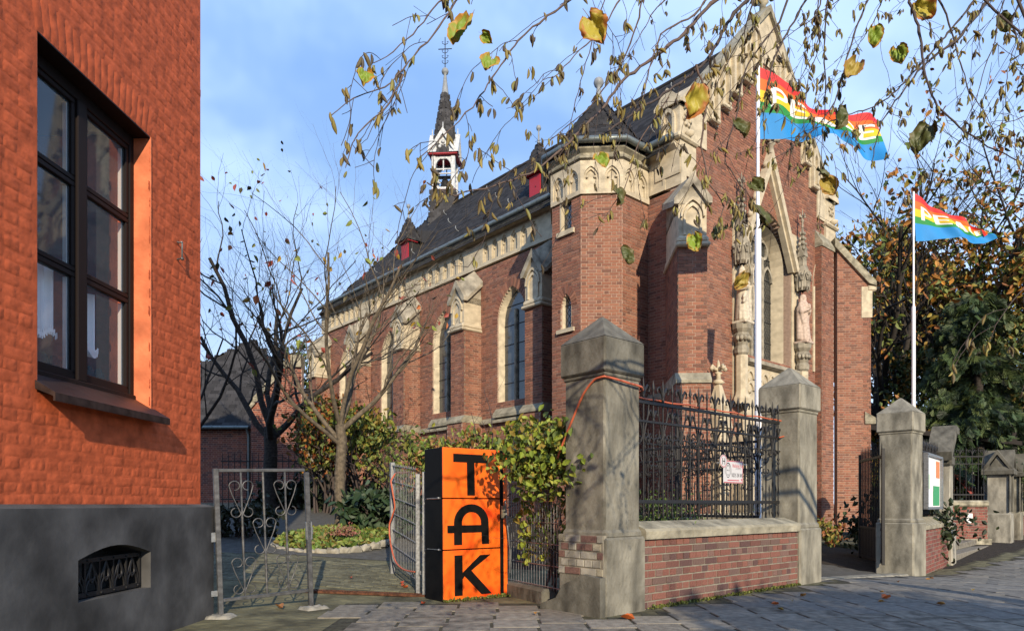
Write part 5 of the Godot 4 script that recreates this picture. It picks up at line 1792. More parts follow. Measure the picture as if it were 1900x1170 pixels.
		for q in 2:
			var xf := Transform3D(Basis(Vector3.UP, PI / 2 * q), Vector3.ZERO)
			b.prism(PackedVector2Array([Vector2(-0.52, 2.62), Vector2(0.0, 3.3), Vector2(0.52, 2.62), Vector2(0.52, 2.75), Vector2(0, 3.46), Vector2(-0.52, 2.75)]), -0.5 + q * 0.01, 0.5 - q * 0.01, xf)
			b.prism(PackedVector2Array([Vector2(-0.36, 2.7), Vector2(0.36, 2.7), Vector2(0, 3.25)]), -0.42, 0.42, xf)
		obj("gable_cap", b, M.concrete_sooty, gp)
		b = MB.new()
		for sx in [-1, 1]: b.tube([Vector3(sx * 0.38, 1.35, 0.38), Vector3(sx * 0.38, 2.65, 0.38)], [0.04], 8)
		obj("corner_shaft", b, M.concrete_sooty, gp)
	var rw := thing("street_wall", "red brick wall running off at the far right of the street", "wall", p0 + d * 8.1, bas)
	brick_wall(rw, Transform3D(), -0.2, 15, func(_y): return [[0.0, 9.0]], bo)
	b = MB.new()
	b.bbox(Vector3(4.5, 1.12, -0.15), Vector3(9.0, 0.16, 0.5), 0.04)
	obj("coping_stone", b, M.coping, rw)
	# dark timber shelter in the yard beyond
	var sh := thing("shelter", "dark timber shelter with sloping roof and coloured board beyond the fence", "shelter", Vector3(16.0, 0, -26.5), Basis(Vector3.UP, -0.3))
	b = MB.new()
	b.prism(PackedVector2Array([Vector2(-2.6, 4.1), Vector2(2.8, 3.3), Vector2(2.8, 3.45), Vector2(-2.6, 4.3)]), -2.0, 1.4)
	obj("roof", b, M.frame_brown, sh)
	b = MB.new()
	for x in [-2.4, 0.1, 2.6]: b.box(Vector3(x, 1.9, 1.2), Vector3(0.16, 3.9, 0.16))
	b.box(Vector3(0, 1.8, -1.9), Vector3(5.0, 3.4, 0.1))
	obj("timber_frame", b, M.frame_brown, sh)
	var cols := [lin(0.30, 0.06, 0.05), lin(0.2, 0.3, 0.4), lin(0.5, 0.5, 0.5)]
	for k in 3:
		mat("board%d" % k, cols[k], 0.7)
		b = MB.new()
		b.prism(PackedVector2Array([Vector2(0.2 + k * 0.25, 3.0), Vector2(0.5 + k * 0.25, 3.0), Vector2(1.9 + k * 0.25, 1.2), Vector2(1.6 + k * 0.25, 1.2)]), 1.0 + k * 0.02, 1.03 + k * 0.02)
		obj("painted_board", b, M["board%d" % k], sh)

func build_gate() -> void:
	var ax := Vector3(0.797, 0, -0.604)
	var g := thing("small_gate", "small grey steel gate with heart scrolls beside the orange house", "gate", Vector3(-3.12, 0, -7.29), Basis(ax, Vector3.UP, ax.cross(Vector3.UP)) * Basis(Vector3(0, 0, 1), 0.035))
	var W := 0.99
	for q in [[0.0, -0.03, 1.58], [W, -0.09, 1.535]]:
		var b := MB.new()
		b.bbox(Vector3(q[0], (q[1] + q[2]) / 2, 0), Vector3(0.052, q[2] - q[1], 0.05), 0.004)
		obj("post", b, M.steel, g)
	for y in [1.56, 0.17]:
		var b := MB.new()
		b.bbox(Vector3(W / 2, y, 0), Vector3(W - 0.046, 0.036, 0.034), 0.004)
		obj("rail", b, M.steel, g)
	var hearts := [[], [], []]
	for k in 3:
		var x: float = [0.26, 0.5, 0.745][k] * W
		var ranges := [[0.185, 0.62, 0], [0.62, 1.06, 1], [1.06, 1.545, 0]] if k != 1 else [[0.185, 0.62, 1], [0.62, 1.06, 0], [1.06, 1.545, 1]]
		for r in ranges:
			var b := MB.new()
			if r[2] == 0: b.bbox(Vector3(x, (r[0] + r[1]) / 2, 0), Vector3(0.017, r[1] - r[0], 0.017), 0.002)
			else:
				var p := []
				for q in 36: p.append(Vector3(x, lerpf(r[0], r[1], q / 35.0), 0))
				b.tube(p, [0.0155], 4, 0.36)
			obj("bar", b, M.steel, g)
		var tops := [1.45, 0.615] if k != 1 else [1.035]
		for ty in tops:
			var b := MB.new()
			for s in [-1, 1]:
				var p := []
				# inner curl, over the shoulder, down to the bar, out into a foot scroll
				for q in 9:
					var a := lerpf(-0.6, PI, q / 8.0)
					p.append(Vector3(x + s * (0.068 - 0.058 * cos(a) * (1.0 if q > 3 else 0.82) * -1.0 * -1.0), ty - 0.06 + 0.058 * sin(a), 0))
				p.reverse()
				p = []
				for q in 12:
					var a := lerpf(PI * 1.55, 0.12, q / 11.0)
					var rr := lerpf(0.042, 0.062, q / 11.0)
					p.append(Vector3(x + s * (0.066 + rr * cos(a)), ty - 0.062 + rr * sin(a), 0))
				p.append(Vector3(x + s * 0.10, ty - 0.15, 0)); p.append(Vector3(x + s * 0.055, ty - 0.26, 0)); p.append(Vector3(x + s * 0.012, ty - 0.36, 0))
				b.tube(p, [0.0068], 5)
				p = []
				for q in 12:
					var a := lerpf(PI * 1.02, PI * 2.45, q / 11.0)
					var rr := lerpf(0.058, 0.045, q / 11.0)
					p.append(Vector3(x + s * (0.066 + rr * cos(a)), ty - 0.345 + rr * sin(a), 0))
				b.tube(p, [0.0068], 5)
			obj("heart_scroll", b, M.steel, g)
	var b := MB.new()
	b.bbox(Vector3(W + 0.005, 0.86, 0.0), Vector3(0.07, 0.21, 0.05), 0.006)
	b.box(Vector3(W + 0.04, 0.86, 0.0), Vector3(0.02, 0.08, 0.02))
	obj("lock_box", b, M.galv, g)
	b = MB.new()
	b.box(Vector3(-0.05, 0.85, 0), Vector3(0.08, 0.1, 0.015)); b.box(Vector3(-0.05, 0.25, 0), Vector3(0.08, 0.06, 0.015))
	obj("hinge", b, M.galv, g)
	for q in [[-3.1, 7.2], [-2.28, 7.82]]:
		var fo := obj("gate_footing", lumpy(0.30, 0.24, 0.028, 9, 8, 200 + int(q[1] * 10)), M.concrete_pale)
		fo.transform = Transform3D(Basis(Vector3.UP, q[0]) * Basis(Vector3.RIGHT, -PI / 2), G(q[0], q[1]))
		tag(fo, ["pale mortar blob at the foot of the gate's left post, by house plinth", "pale mortar blob at the foot of the gate's latch post"][0 if q[0] < -3 else 1], "footing", "mortar footings of the small gate")

func build_sign() -> void:
	var ax := Vector3(0.80, 0, -0.60)
	var bas := Basis(ax, Vector3.UP, ax.cross(Vector3.UP))
	noise_tex("tak", 0.004, 0.42, 1.0, 3, FastNoiseLite.TYPE_SIMPLEX_SMOOTH, 0.0, 0.35)
	var gr := Gradient.new()
	gr.set_color(0, Color(0.82, 0.45, 0.5)); gr.set_color(1, Color(1, 1, 1)); gr.add_point(0.42, Color(1, 0.95, 0.95))
	T["tak"].color_ramp = gr
	M.sign_orange.albedo_texture = T["tak"]
	M.sign_orange.uv1_triplanar = true; M.sign_orange.uv1_world_triplanar = true
	var s := thing("letter_sign", "tall orange stacked box sign with black letters T A K", "sign", Vector3(-0.844, 0, -8.33), bas * Basis(Vector3.RIGHT, -0.012))
	var names := ["K", "A", "T"]
	for k in 3:
		var y0: float = 0.0 + k * 0.637
		var bx := thing_part("letter_box", s, Vector3(0, y0, 0))
		var b := MB.new()
		b.bbox(Vector3(0.435, 0.315, -0.225), Vector3(0.868, 0.628, 0.43), 0.006)
		obj("casing", b, M.sign_black, bx)
		b = MB.new()
		b.bbox(Vector3(0.436, 0.316, -0.006), Vector3(0.86, 0.622, 0.018), 0.003)
		obj("front_panel", b, M.sign_orange, bx)
		b = MB.new()
		var X := func(f: float) -> float: return f * 0.871
		var z0 := 0.001
		var z1 := 0.0065
		if names[k] == "T":
			b.prism(PackedVector2Array([Vector2(X.call(0.18), 0.555), Vector2(X.call(0.18), 0.45), Vector2(X.call(0.41), 0.45), Vector2(X.call(0.415), 0.035), Vector2(X.call(0.545), 0.035), Vector2(X.call(0.54), 0.45), Vector2(X.call(0.777), 0.45), Vector2(X.call(0.777), 0.555)]), z0, z1)
		elif names[k] == "A":
			# a round-headed letter whose bar runs out to the left
			var o := PackedVector2Array([Vector2(X.call(0.185), 0.055)])
			var i := PackedVector2Array([Vector2(X.call(0.32), 0.055)])
			for q in 17:
				var a := PI - PI * q / 16.0
				o.append(Vector2(X.call(0.485 + 0.30 * cos(a)), 0.33 + 0.235 * sin(a)))
				i.append(Vector2(X.call(0.485 + 0.165 * cos(a)), 0.33 + 0.135 * sin(a)))
			o.append(Vector2(X.call(0.79), 0.055)); i.append(Vector2(X.call(0.665), 0.055))
			b.band(o, i, z0, z1)
			b.prism(PackedVector2Array([Vector2(X.call(0.075), 0.205), Vector2(X.call(0.66), 0.205), Vector2(X.call(0.66), 0.30), Vector2(X.call(0.075), 0.30)]), z0, z1 - 0.0012)
		else:
			b.prism(PackedVector2Array([Vector2(X.call(0.19), 0.565), Vector2(X.call(0.19), 0.06), Vector2(X.call(0.325), 0.06), Vector2(X.call(0.325), 0.262), Vector2(X.call(0.36), 0.30), Vector2(X.call(0.65), 0.055), Vector2(X.call(0.835), 0.055), Vector2(X.call(0.475), 0.365), Vector2(X.call(0.815), 0.555), Vector2(X.call(0.63), 0.555), Vector2(X.call(0.325), 0.345), Vector2(X.call(0.325), 0.565)]), z0, z1)
		var lt := obj("letter", b, M.sign_black, bx)
		lt.set_meta("label", "black letter " + names[k])
	var b := MB.new()
	b.bbox(Vector3(0.9, 0.95, -0.2), Vector3(0.05, 1.9, 0.4), 0.004)
	obj("side_post", b, M.sign_black, s)
	b = MB.new()
	b.bbox(Vector3(0.957, 0.95, -0.012), Vector3(0.06, 1.88, 0.02), 0.003)
	obj("side_strip", b, M.sign_orange, s)
	b = MB.new()
	for y in [0.64, 1.277]:
		b.ball(Vector3(-0.02, y, -0.06), Vector3(0.02, 0.012, 0.02), 8, 5)
		b.box(Vector3(-0.008, y, -0.2), Vector3(0.006, 0.008, 0.34))
	obj("clasp", b, M.galv, s)
	b = MB.new()
	b.box(Vector3(0.905, 1.1, 0.03), Vector3(0.055, 0.16, 0.03))
	obj("label_plate", b, M.coping, s)
	b = MB.new()
	b.tube([Vector3(0.93, 1.25, 0.03), Vector3(0.94, 1.0, 0.05), Vector3(0.97, 0.75, 0.05), Vector3(1.01, 0.55, 0.03), Vector3(1.02, 0.3, 0.0)], [0.012], 6)
	obj("cable", b, M.galv, s)

func bar_mat(label: String, a: Vector3, e: Vector3, y0: float, y1: float, n: int) -> Node3D:
	# welded bar fence between two posts
	var d := (e - a)
	var len := d.length()
	d = d.normalized()
	var o := thing("bar_mat_fence", label, "fence", a, Basis(d, Vector3.UP, d.cross(Vector3.UP)))
	var b := MB.new()
	for y in steps_of(y0, y1, (y1 - y0) / 6.0): b.box(Vector3(len / 2, y, 0), Vector3(len, 0.008, 0.022))
	obj("rail", b, M.galv, o)
	b = MB.new()
	b.tube([Vector3(0, y0 - 0.03, 0), Vector3(0, y1 + 0.03, 0)], [0.0042], 5)
	var m := b.mesh()
	for k in n:
		var q := obj("bar", m, M.galv, o)
		q.position.x = len * (k + 0.5) / n
	return o

func build_flags() -> void:
	# printed cloth: five stripes and white capitals
	var W := 420
	var H := 256
	var im := Image.create(W, H, false, Image.FORMAT_RGBA8)
	var st := [Color(0.80, 0.15, 0.15), Color(0.86, 0.38, 0.09), Color(0.86, 0.70, 0.10), Color(0.10, 0.50, 0.22), Color(0.10, 0.50, 0.76)]
	var ys := [0, 38, 80, 122, 160, 256]
	for k in 5: im.fill_rect(Rect2i(0, ys[k], W, ys[k + 1] - ys[k]), st[k])
	var wc := Color(0.86, 0.86, 0.85)
	var ras := func(px: int, fn: Callable):
		for y in 78:
			for x in 70:
				if fn.call(x, int(y * 1.41)): im.set_pixel(px + x, 58 + y, wc)
	var fP := func(x, y): return x < 18 or (y < 64 and ((y < 16 and x < 42) or (y > 46 and x < 42) or (Vector2(x - 34, y - 32).length() < 32 and Vector2(x - 34, y - 32).length() > 15 and x > 33)))
	var fE := func(x, y): return x < 58 and (x < 18 or y < 18 or y > 92 or (y > 46 and y < 62 and x < 52))
	var fA := func(x, y): return absf(absf(x - 33) - y * 0.26) < 9.5 or (y > 64 and y < 80 and absf(x - 33) < y * 0.26)
	var fC := func(x, y):
		var r := Vector2((x - 34) * 1.5, y - 55).length()
		return r < 54 and r > 32 and x < 56
	var fs := [fP, fE, fA, fC, fE]
	for k in 5: ras.call(34 + k * 76, fs[k])
	var tx := ImageTexture.create_from_image(im)
	var fm := StandardMaterial3D.new()
	fm.albedo_texture = tx; fm.roughness = 0.7; fm.cull_mode = BaseMaterial3D.CULL_DISABLED
	fm.backlight_enabled = true; fm.backlight = Color(0.25, 0.25, 0.25)
	var defs := [
		{"p": G(4.34, 12.0), "top": 8.93, "lab": "nearer white flagpole behind the fence with small base collar", "fl": "larger rainbow flag with white PEACE lettering on nearer pole",
		"t": [Vector2(0, 0), Vector2(0.68, -0.40), Vector2(1.25, -0.73), Vector2(1.6, -0.84), Vector2(2.2, -0.81)], "b": [Vector2(0, -1.28), Vector2(0.68, -1.28), Vector2(1.25, -1.31), Vector2(1.65, -1.55), Vector2(2.18, -1.72)]},
		{"p": G(12.4, 21.0), "top": 10.82, "k": 1.22, "lab": "farther white flagpole behind third stone pier", "fl": "smaller rainbow flag folded over in wind on farther pole",
		"t": [Vector2(-0.03, 0), Vector2(0.9, -0.53), Vector2(1.3, -0.70), Vector2(1.85, -0.82), Vector2(1.98, -0.98)], "b": [Vector2(0.03, -1.22), Vector2(1.0, -1.18), Vector2(1.5, -1.26), Vector2(1.85, -1.22), Vector2(2.36, -1.0)]}]
	for n in 2:
		var D: Dictionary = defs[n]
		var p: Vector3 = D.p
		var po := thing("flagpole", D.lab, "flagpole", p, Basis(), "white flagpoles in the churchyard")
		var h: float = D.top - p.y
		var b := MB.new()
		b.lathe([Vector2(0.058, -0.1), Vector2(0.055, h - 2.9 * D.get("k", 1.0)), Vector2(0.03, h - 2.86 * D.get("k", 1.0)), Vector2(0.026, h - 1.3), Vector2(0.0, h - 1.3)], 16)
		obj("shaft", b, M.pole_white, po)
		b = MB.new()
		b.lathe([Vector2(0.02, h - 1.4), Vector2(0.034, h - 1.36), Vector2(0.034, h - 0.01), Vector2(0.02, h + 0.02), Vector2(0.0, h + 0.03)], 12)
		obj("top_sleeve", b, M.pole_white, po)
		b = MB.new()
		b.lathe([Vector2(0.09, -0.05), Vector2(0.09, 0.05), Vector2(0.065, 0.08)], 14)
		for y in [0.9, 2.4]: b.box(Vector3(0, y, 0.02), Vector3(0.14, 0.03, 0.09))
		obj("collar", b, M.galv, po)
		var c0 := Curve2D.new()
		var c1 := Curve2D.new()
		for v in [[c0, D.t], [c1, D.b]]:
			var P: Array = v[1].map(func(q): return q * D.get("k", 1.0))
			for k in P.size():
				var tg: Vector2 = (P[mini(k + 1, P.size() - 1)] - P[maxi(k - 1, 0)]) * 0.18
				v[0].add_point(P[k], -tg, tg)
		var NX := 44
		var NY := 18
		var fb := MB.new()
		var gpt := func(i: int, k: int) -> Vector3:
			var u := float(i) / NX
			var w := float(k) / NY
			var a := c0.sample_baked(c0.get_baked_length() * u)
			var e := c1.sample_baked(c1.get_baked_length() * u)
			var q := a.lerp(e, w)
			var sag := sin(PI * w) * 0.10 * u * sin(u * 7.0 + n)
			var z := (0.13 * sin(u * 10.0 + w * 2.2 + n * 2.0) + 0.06 * sin(u * 23.0 - w * 3.0)) * minf(u * 3.0, 1.0) + 0.3 * u * (w - 0.4)
			if n == 1 and u > 0.62: z -= (u - 0.62) * (0.2 + w) * 1.8
			return Vector3(q.x + 0.035, q.y + sag, z)
		for k in NY + 1:
			for i in NX + 1:
				var dx: Vector3 = gpt.call(mini(i + 1, NX), k) - gpt.call(maxi(i - 1, 0), k)
				var dy: Vector3 = gpt.call(i, maxi(k - 1, 0)) - gpt.call(i, mini(k + 1, NY))
				fb.vert(gpt.call(i, k), dx.cross(dy).normalized(), Vector2(float(i) / NX, float(k) / NY))
		for k in NY:
			for i in NX:
				var a := k * (NX + 1) + i
				fb.ix.append_array([a, a + 1, a + NX + 1, a + 1, a + NX + 2, a + NX + 1])
		var fl := obj("flag", fb, fm)
		fl.position = Vector3(p.x, D.top - 0.02, p.z)
		tag(fl, D.fl, "flag", "rainbow flags")

func leaf_cloud(par: Node, called: String, pts: Array, size: Vector2, pal: Array, m: Material, mesh: Mesh, singles := 0, outv := Vector3.ZERO) -> void:
	var xs := []
	var cs := []
	var mats := []
	if singles:
		for k in pal.size():
			var c: Color = pal[k]
			var key: String = called + str(par.get_instance_id()) + str(k)
			mats.append(mat(key, c.linear_to_srgb(), 0.55))
			mats[k].backlight_enabled = true; mats[k].backlight = Color(c.r, c.g, c.b) * 0.8
	for k in pts.size():
		var s := rng.randf_range(size.x, size.y)
		var d := rdir()
		if outv != Vector3.ZERO: d = (d * 0.8 + outv + Vector3.UP * 0.4).normalized()
		var bz := d
		var bx := Vector3.UP.cross(bz)
		bx = bx.normalized() if bx.length() > 0.05 else Vector3.RIGHT
		var bs := (Basis(bx, bz.cross(bx), bz) * Basis(Vector3(0, 0, 1), PI + rng.randf_range(-1.2, 1.2))).scaled(Vector3.ONE * s)
		var t := Transform3D(bs, pts[k])
		if k < singles:
			var o := MeshInstance3D.new()
			o.mesh = mesh; o.material_override = mats[rng.randi() % mats.size()]; o.transform = t
			add(o, "leaf", par)
		else:
			xs.append(t); cs.append(pick(pal))
	if xs.size(): multi(called, mesh, m, xs, cs, par)

func clump_pts(ce: Vector3, r: Vector3, clumps: int, per: int, cr: float) -> Array:
	var out := []
	for k in clumps:
		var d := rdir() * pow(rng.randf(), 0.4)
		var q := ce + d * r
		var rr := cr * rng.randf_range(0.5, 1.3)
		for i in int(per * rng.randf_range(0.5, 1.4)):
			out.append(q + Vector3(rng.randfn(), rng.randfn() * 0.7, rng.randfn()) * rr * 0.5)
	return out

func tree(called: String, label: String, at: Vector3, r: float, h: float, o: Dictionary, bark: Material) -> Dictionary:
	var t := thing(called, label, "tree", at)
	var tips := []
	var b := MB.new()
	var top := at
	var pts := []
	var rad := []
	for k in 8:
		var f := k / 7.0
		pts.append(Vector3(rng.randf_range(-0.04, 0.04) * h * 0.3 + f * o.get("lean", 0.0), h * f - 0.1 * (1 - f), rng.randf_range(-0.03, 0.03) * h * 0.3))
		rad.append(r * (1.35 if k == 0 else 1.06 - f * 0.22))
	b.tube(pts, rad, 12)
	obj("trunk", b, bark, t)
	b = MB.new()
	var n: int = o.limbs
	for k in n:
		var a: float = TAU * (k + rng.randf_range(-0.3, 0.3)) / n + o.get("turn", 0.0)
		var tilt: float = rng.randf_range(o.tilt[0], o.tilt[1])
		var d := Vector3(cos(a) * sin(tilt), cos(tilt), sin(a) * sin(tilt))
		var lb := MB.new()
		limb(lb, pts[7] - Vector3.UP * rng.randf_range(0.0, o.get("stag", 0.25)), d, o.len * rng.randf_range(0.8, 1.15), r * rng.randf_range(0.36, 0.52), 1, o, tips)
		obj("limb", lb, bark, t)
	return {"node": t, "tips": tips}

func build_trees() -> void:
	var lm := leaf_mesh(0.25, 0.6)
	rng.seed = 1201
	var c := tree("cherry_tree", "nearly bare young tree with smooth ringed trunk in the flower bed", G(-3.78, 15.0), 0.125, 2.35, {"limbs": 7, "tilt": [0.15, 1.0], "len": 3.3, "levels": 4, "kids": [5, 6, 6, 4], "spread": 0.62, "shrink": 0.6, "up": 0.05, "wob": 0.2, "rshrink": 0.42, "stag": 0.5}, M.bark)
	var pts := []
	for k in 85: pts.append(c.tips[rng.randi() % c.tips.size()][0] + rdir() * 0.05)
	leaf_cloud(c.node, "autumn_leaf", pts, Vector2(0.1, 0.2), [Color(0.40, 0.13, 0.04), Color(0.35, 0.22, 0.03), Color(0.2, 0.24, 0.05), Color(0.28, 0.07, 0.05)], M.leaf1, lm)
	rng.seed = 33
	var d := tree("dark_tree", "dark gnarled bare tree in shade left of the ringed trunk", G(-6.75, 19.0), 0.2, 2.3, {"limbs": 6, "tilt": [0.35, 1.1], "len": 4.2, "levels": 4, "kids": [4, 5, 4, 3], "spread": 0.7, "shrink": 0.6, "up": 0.11, "wob": 0.3, "rshrink": 0.45, "stag": 0.5}, M.bark_dark)
	pts = []
	for k in 150: pts.append(d.tips[rng.randi() % d.tips.size()][0] + rdir() * 0.05)
	leaf_cloud(d.node, "autumn_leaf", pts, Vector2(0.1, 0.18), [Color(0.25, 0.05, 0.03), Color(0.06, 0.05, 0.02), Color(0.12, 0.14, 0.03)], M.leaf1, lm)
	rng.seed = 5
	var d2 := tree("dark_tree", "thin bare tree close behind the corner of the orange house", G(-7.2, 14.5), 0.09, 1.9, {"limbs": 5, "tilt": [0.2, 0.8], "len": 3.0, "levels": 4, "kids": [3, 4, 4, 2], "spread": 0.65, "shrink": 0.6, "up": 0.1, "wob": 0.25, "rshrink": 0.42, "stag": 0.6}, M.bark_dark)
	pts = []
	for k in 60: pts.append(d2.tips[rng.randi() % d2.tips.size()][0])
	leaf_cloud(d2.node, "autumn_leaf", pts, Vector2(0.1, 0.18), [Color(0.25, 0.05, 0.04), Color(0.05, 0.05, 0.02)], M.leaf1, lm)
	# chestnuts behind the church front
	var specs := [["big chestnut tree in orange autumn leaf behind the farther flag", Vector3(19.6, 0.6, -31), 0.36, 5.6, 62, 7.6, 13000, 0.9],
		["half bare chestnut tree close to right corner of church", Vector3(16.2, 0.6, -30), 0.33, 6.2, 9, 6.2, 2600, 1.0],
		["tall thin autumn tree at the far right edge", Vector3(24.6, 0.6, -33), 0.34, 6.0, 4, 7.0, 9000, 0.9]]
	for k in 3:
		var s: Array = specs[k]
		rng.seed = s[4]
		var t := tree("chestnut_tree", s[0], s[1], s[2], s[3], {"limbs": 8, "tilt": [0.12, 1.15], "len": s[5], "levels": 4, "kids": [6, 6, 6, 3], "spread": 0.6, "shrink": 0.58, "up": 0.07, "wob": 0.16, "stag": 2.2, "seg": 5}, M.bark_dark)
		pts = []
		var tries := 0
		while pts.size() < s[6] and tries < 90000:
			tries += 1
			var q: Vector3 = t.tips[rng.randi() % t.tips.size()][0]
			# the upper crown has already lost most of its leaves
			if rng.randf() < smoothstep(8.5, 14.5, q.y) * 0.9: continue
			for i in 5: pts.append(q + Vector3(rng.randfn(), rng.randfn() * 0.6 - 0.3, rng.randfn()) * 0.24)
		leaf_cloud(t.node, "crown_leaf", pts, Vector2(0.16, 0.33), [Color(0.32, 0.14, 0.028), Color(0.38, 0.18, 0.03), Color(0.24, 0.18, 0.032), Color(0.13, 0.16, 0.032), Color(0.26, 0.10, 0.026), Color(0.09, 0.12, 0.026), Color(0.16, 0.16, 0.03)], M.leaf1, lm)
	rng.seed = 8
	# lower green and gold growth in front of them
	for q in [[Vector3(15.6, 2.2, -27.0), Vector3(1.6, 2.6, 1.4), 70, [Color(0.25, 0.17, 0.03), Color(0.10, 0.13, 0.03), Color(0.06, 0.09, 0.02), Color(0.28, 0.12, 0.03)], "golden green bush against the right side of the church"],
		[Vector3(19.8, 4.6, -28.5), Vector3(4.2, 4.4, 2.0), 210, [Color(0.06, 0.085, 0.022), Color(0.10, 0.12, 0.028), Color(0.03, 0.045, 0.015), Color(0.22, 0.14, 0.03)], "dark green bush mass under the chestnut behind the third pier"],
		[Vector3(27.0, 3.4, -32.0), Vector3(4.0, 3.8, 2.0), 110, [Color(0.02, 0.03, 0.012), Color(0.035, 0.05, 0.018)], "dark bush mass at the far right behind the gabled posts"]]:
		var t := thing("bush", q[4], "bush", Vector3(q[0].x, 0.5, q[0].z))
		var b := MB.new()
		for k in 9: limb(b, Vector3(rng.randf_range(-0.5, 0.5), 0, rng.randf_range(-0.4, 0.4)), (Vector3.UP + rdir() * 0.5).normalized(), q[1].y * 1.2, 0.06, 2, {"levels": 3, "kids": [4, 4, 4]}, [])
		obj("stem", b, M.bark_dark, t)
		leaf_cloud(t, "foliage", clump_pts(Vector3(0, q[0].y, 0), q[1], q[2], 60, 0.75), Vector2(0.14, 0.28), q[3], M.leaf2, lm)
	# dark yew with drooping sprays
	var nd := MB.new()
	for k in 7:
		var a := (k - 3) * 0.32
		nd.tri(Vector3(0, -0.4, 0), Vector3(sin(a) * 0.55 - 0.04, cos(a) * 0.55, 0.03 * (k % 2)), Vector3(sin(a) * 0.55 + 0.05, cos(a) * 0.5, -0.02))
	var nm := nd.mesh()
	for q in [[Vector3(17.2, 0.4, -25.2), 8.6, 2.6, "dark yew tree with drooping sprays right of the notice board"], [Vector3(22.8, 0.4, -27.0), 10.5, 3.0, "tall dark conifer at the right edge of the picture"]]:
		var t := thing("yew_tree", q[3], "tree", q[0])
		var b := MB.new()
		b.tube([Vector3(0, -0.1, 0), Vector3(0.1, q[1] * 0.5, 0), Vector3(0, q[1], 0)], [0.28, 0.18, 0.02], 8)
		obj("trunk", b, M.bark_dark, t)
		var xs := []
		var cs := []
		b = MB.new()
		for k in 95:
			var f := rng.randf_range(0.24, 1.0)
			var a := rng.randf() * TAU
			var R: float = q[2] * pow(1.08 - f, 0.6) * rng.randf_range(0.75, 1.15)
			var y: float = q[1] * f
			var p := []
			for i in 6:
				var g := i / 5.0
				p.append(Vector3(cos(a) * R * g, y + 0.25 * R * g - 0.75 * R * g * g, sin(a) * R * g))
			b.tube(p, [0.035, 0.012], 4)
			for i in 90:
				var g := pow(rng.randf(), 0.6)
				var pos := Vector3(cos(a) * R * g, y + 0.25 * R * g - 0.75 * R * g * g, sin(a) * R * g) + rdir() * 0.26
				var dn := (Vector3(cos(a), -0.9, sin(a)) + rdir() * 0.7).normalized()
				var sx := dn.cross(rdir()).normalized()
				xs.append(Transform3D(Basis(sx, dn, sx.cross(dn)).scaled(Vector3.ONE * rng.randf_range(0.22, 0.45)), pos))
				cs.append(pick([Color(0.025, 0.045, 0.016), Color(0.045, 0.075, 0.025), Color(0.075, 0.10, 0.03), Color(0.014, 0.025, 0.012)]))
		obj("limb", b, M.bark_dark, t)
		multi("spray", nm, M.leaf2, xs, cs, t)
	# conifer tops far behind the yard
	rng.seed = 90
	for q in [[Vector3(-13.5, 1.0, -40), 11.0, 1.8, "dark pine far behind the bare trees at the yard's end"], [Vector3(-17.5, 1.0, -38), 8.0, 2.4, "dark leafy tree far behind annex roof on the left"]]:
		var t := thing("far_tree", q[3], "tree", q[0])
		var b := MB.new()
		b.tube([Vector3(0, -0.1, 0), Vector3(0, q[1] * 0.95, 0)], [0.22, 0.04], 7)
		for k in 14: limb(b, Vector3(0, q[1] * (0.35 + 0.04 * k), 0), (rdir() * Vector3(1, 0.3, 1)).normalized(), q[2], 0.05, 2, {"levels": 3, "kids": [4, 4, 4]}, [])
		obj("trunk", b, M.bark_dark, t)
		leaf_cloud(t, "foliage", clump_pts(Vector3(0, q[1] * 0.68, 0), Vector3(q[2], q[1] * 0.33, q[2]), 40, 46, 0.8), Vector2(0.16, 0.34), [Color(0.025, 0.05, 0.018), Color(0.05, 0.085, 0.025), Color(0.09, 0.11, 0.03)], M.leaf2, lm)
	# an unseen tree added behind the viewer to cast the pavement shade
	rng.seed = 41
	var sh := thing("shade_tree", "unseen leafy tree added behind the viewer to shade the pavement", "tree", Vector3(7.6, 0, 7.0))
	var tb := MB.new()
	tb.tube([Vector3(0, 0, 0), Vector3(0.05, 2.0, 0), Vector3(0, 4.4, 0)], [0.22, 0.17, 0.12], 10)
	for k in 7: limb(tb, Vector3(0, 3.2 + 0.2 * k, 0), (rdir() + Vector3.UP * 0.6).normalized(), 1.9, 0.07, 2, {"levels": 4, "kids": [4, 4, 4, 3]}, [])
	obj("trunk", tb, M.bark, sh)
	leaf_cloud(sh, "foliage", clump_pts(Vector3(-0.4, 5.0, 0), Vector3(2.6, 1.3, 1.9), 60, 80, 0.8), Vector2(0.14, 0.26), [Color(0.08, 0.10, 0.02), Color(0.2, 0.13, 0.03)], M.leaf2, lm)

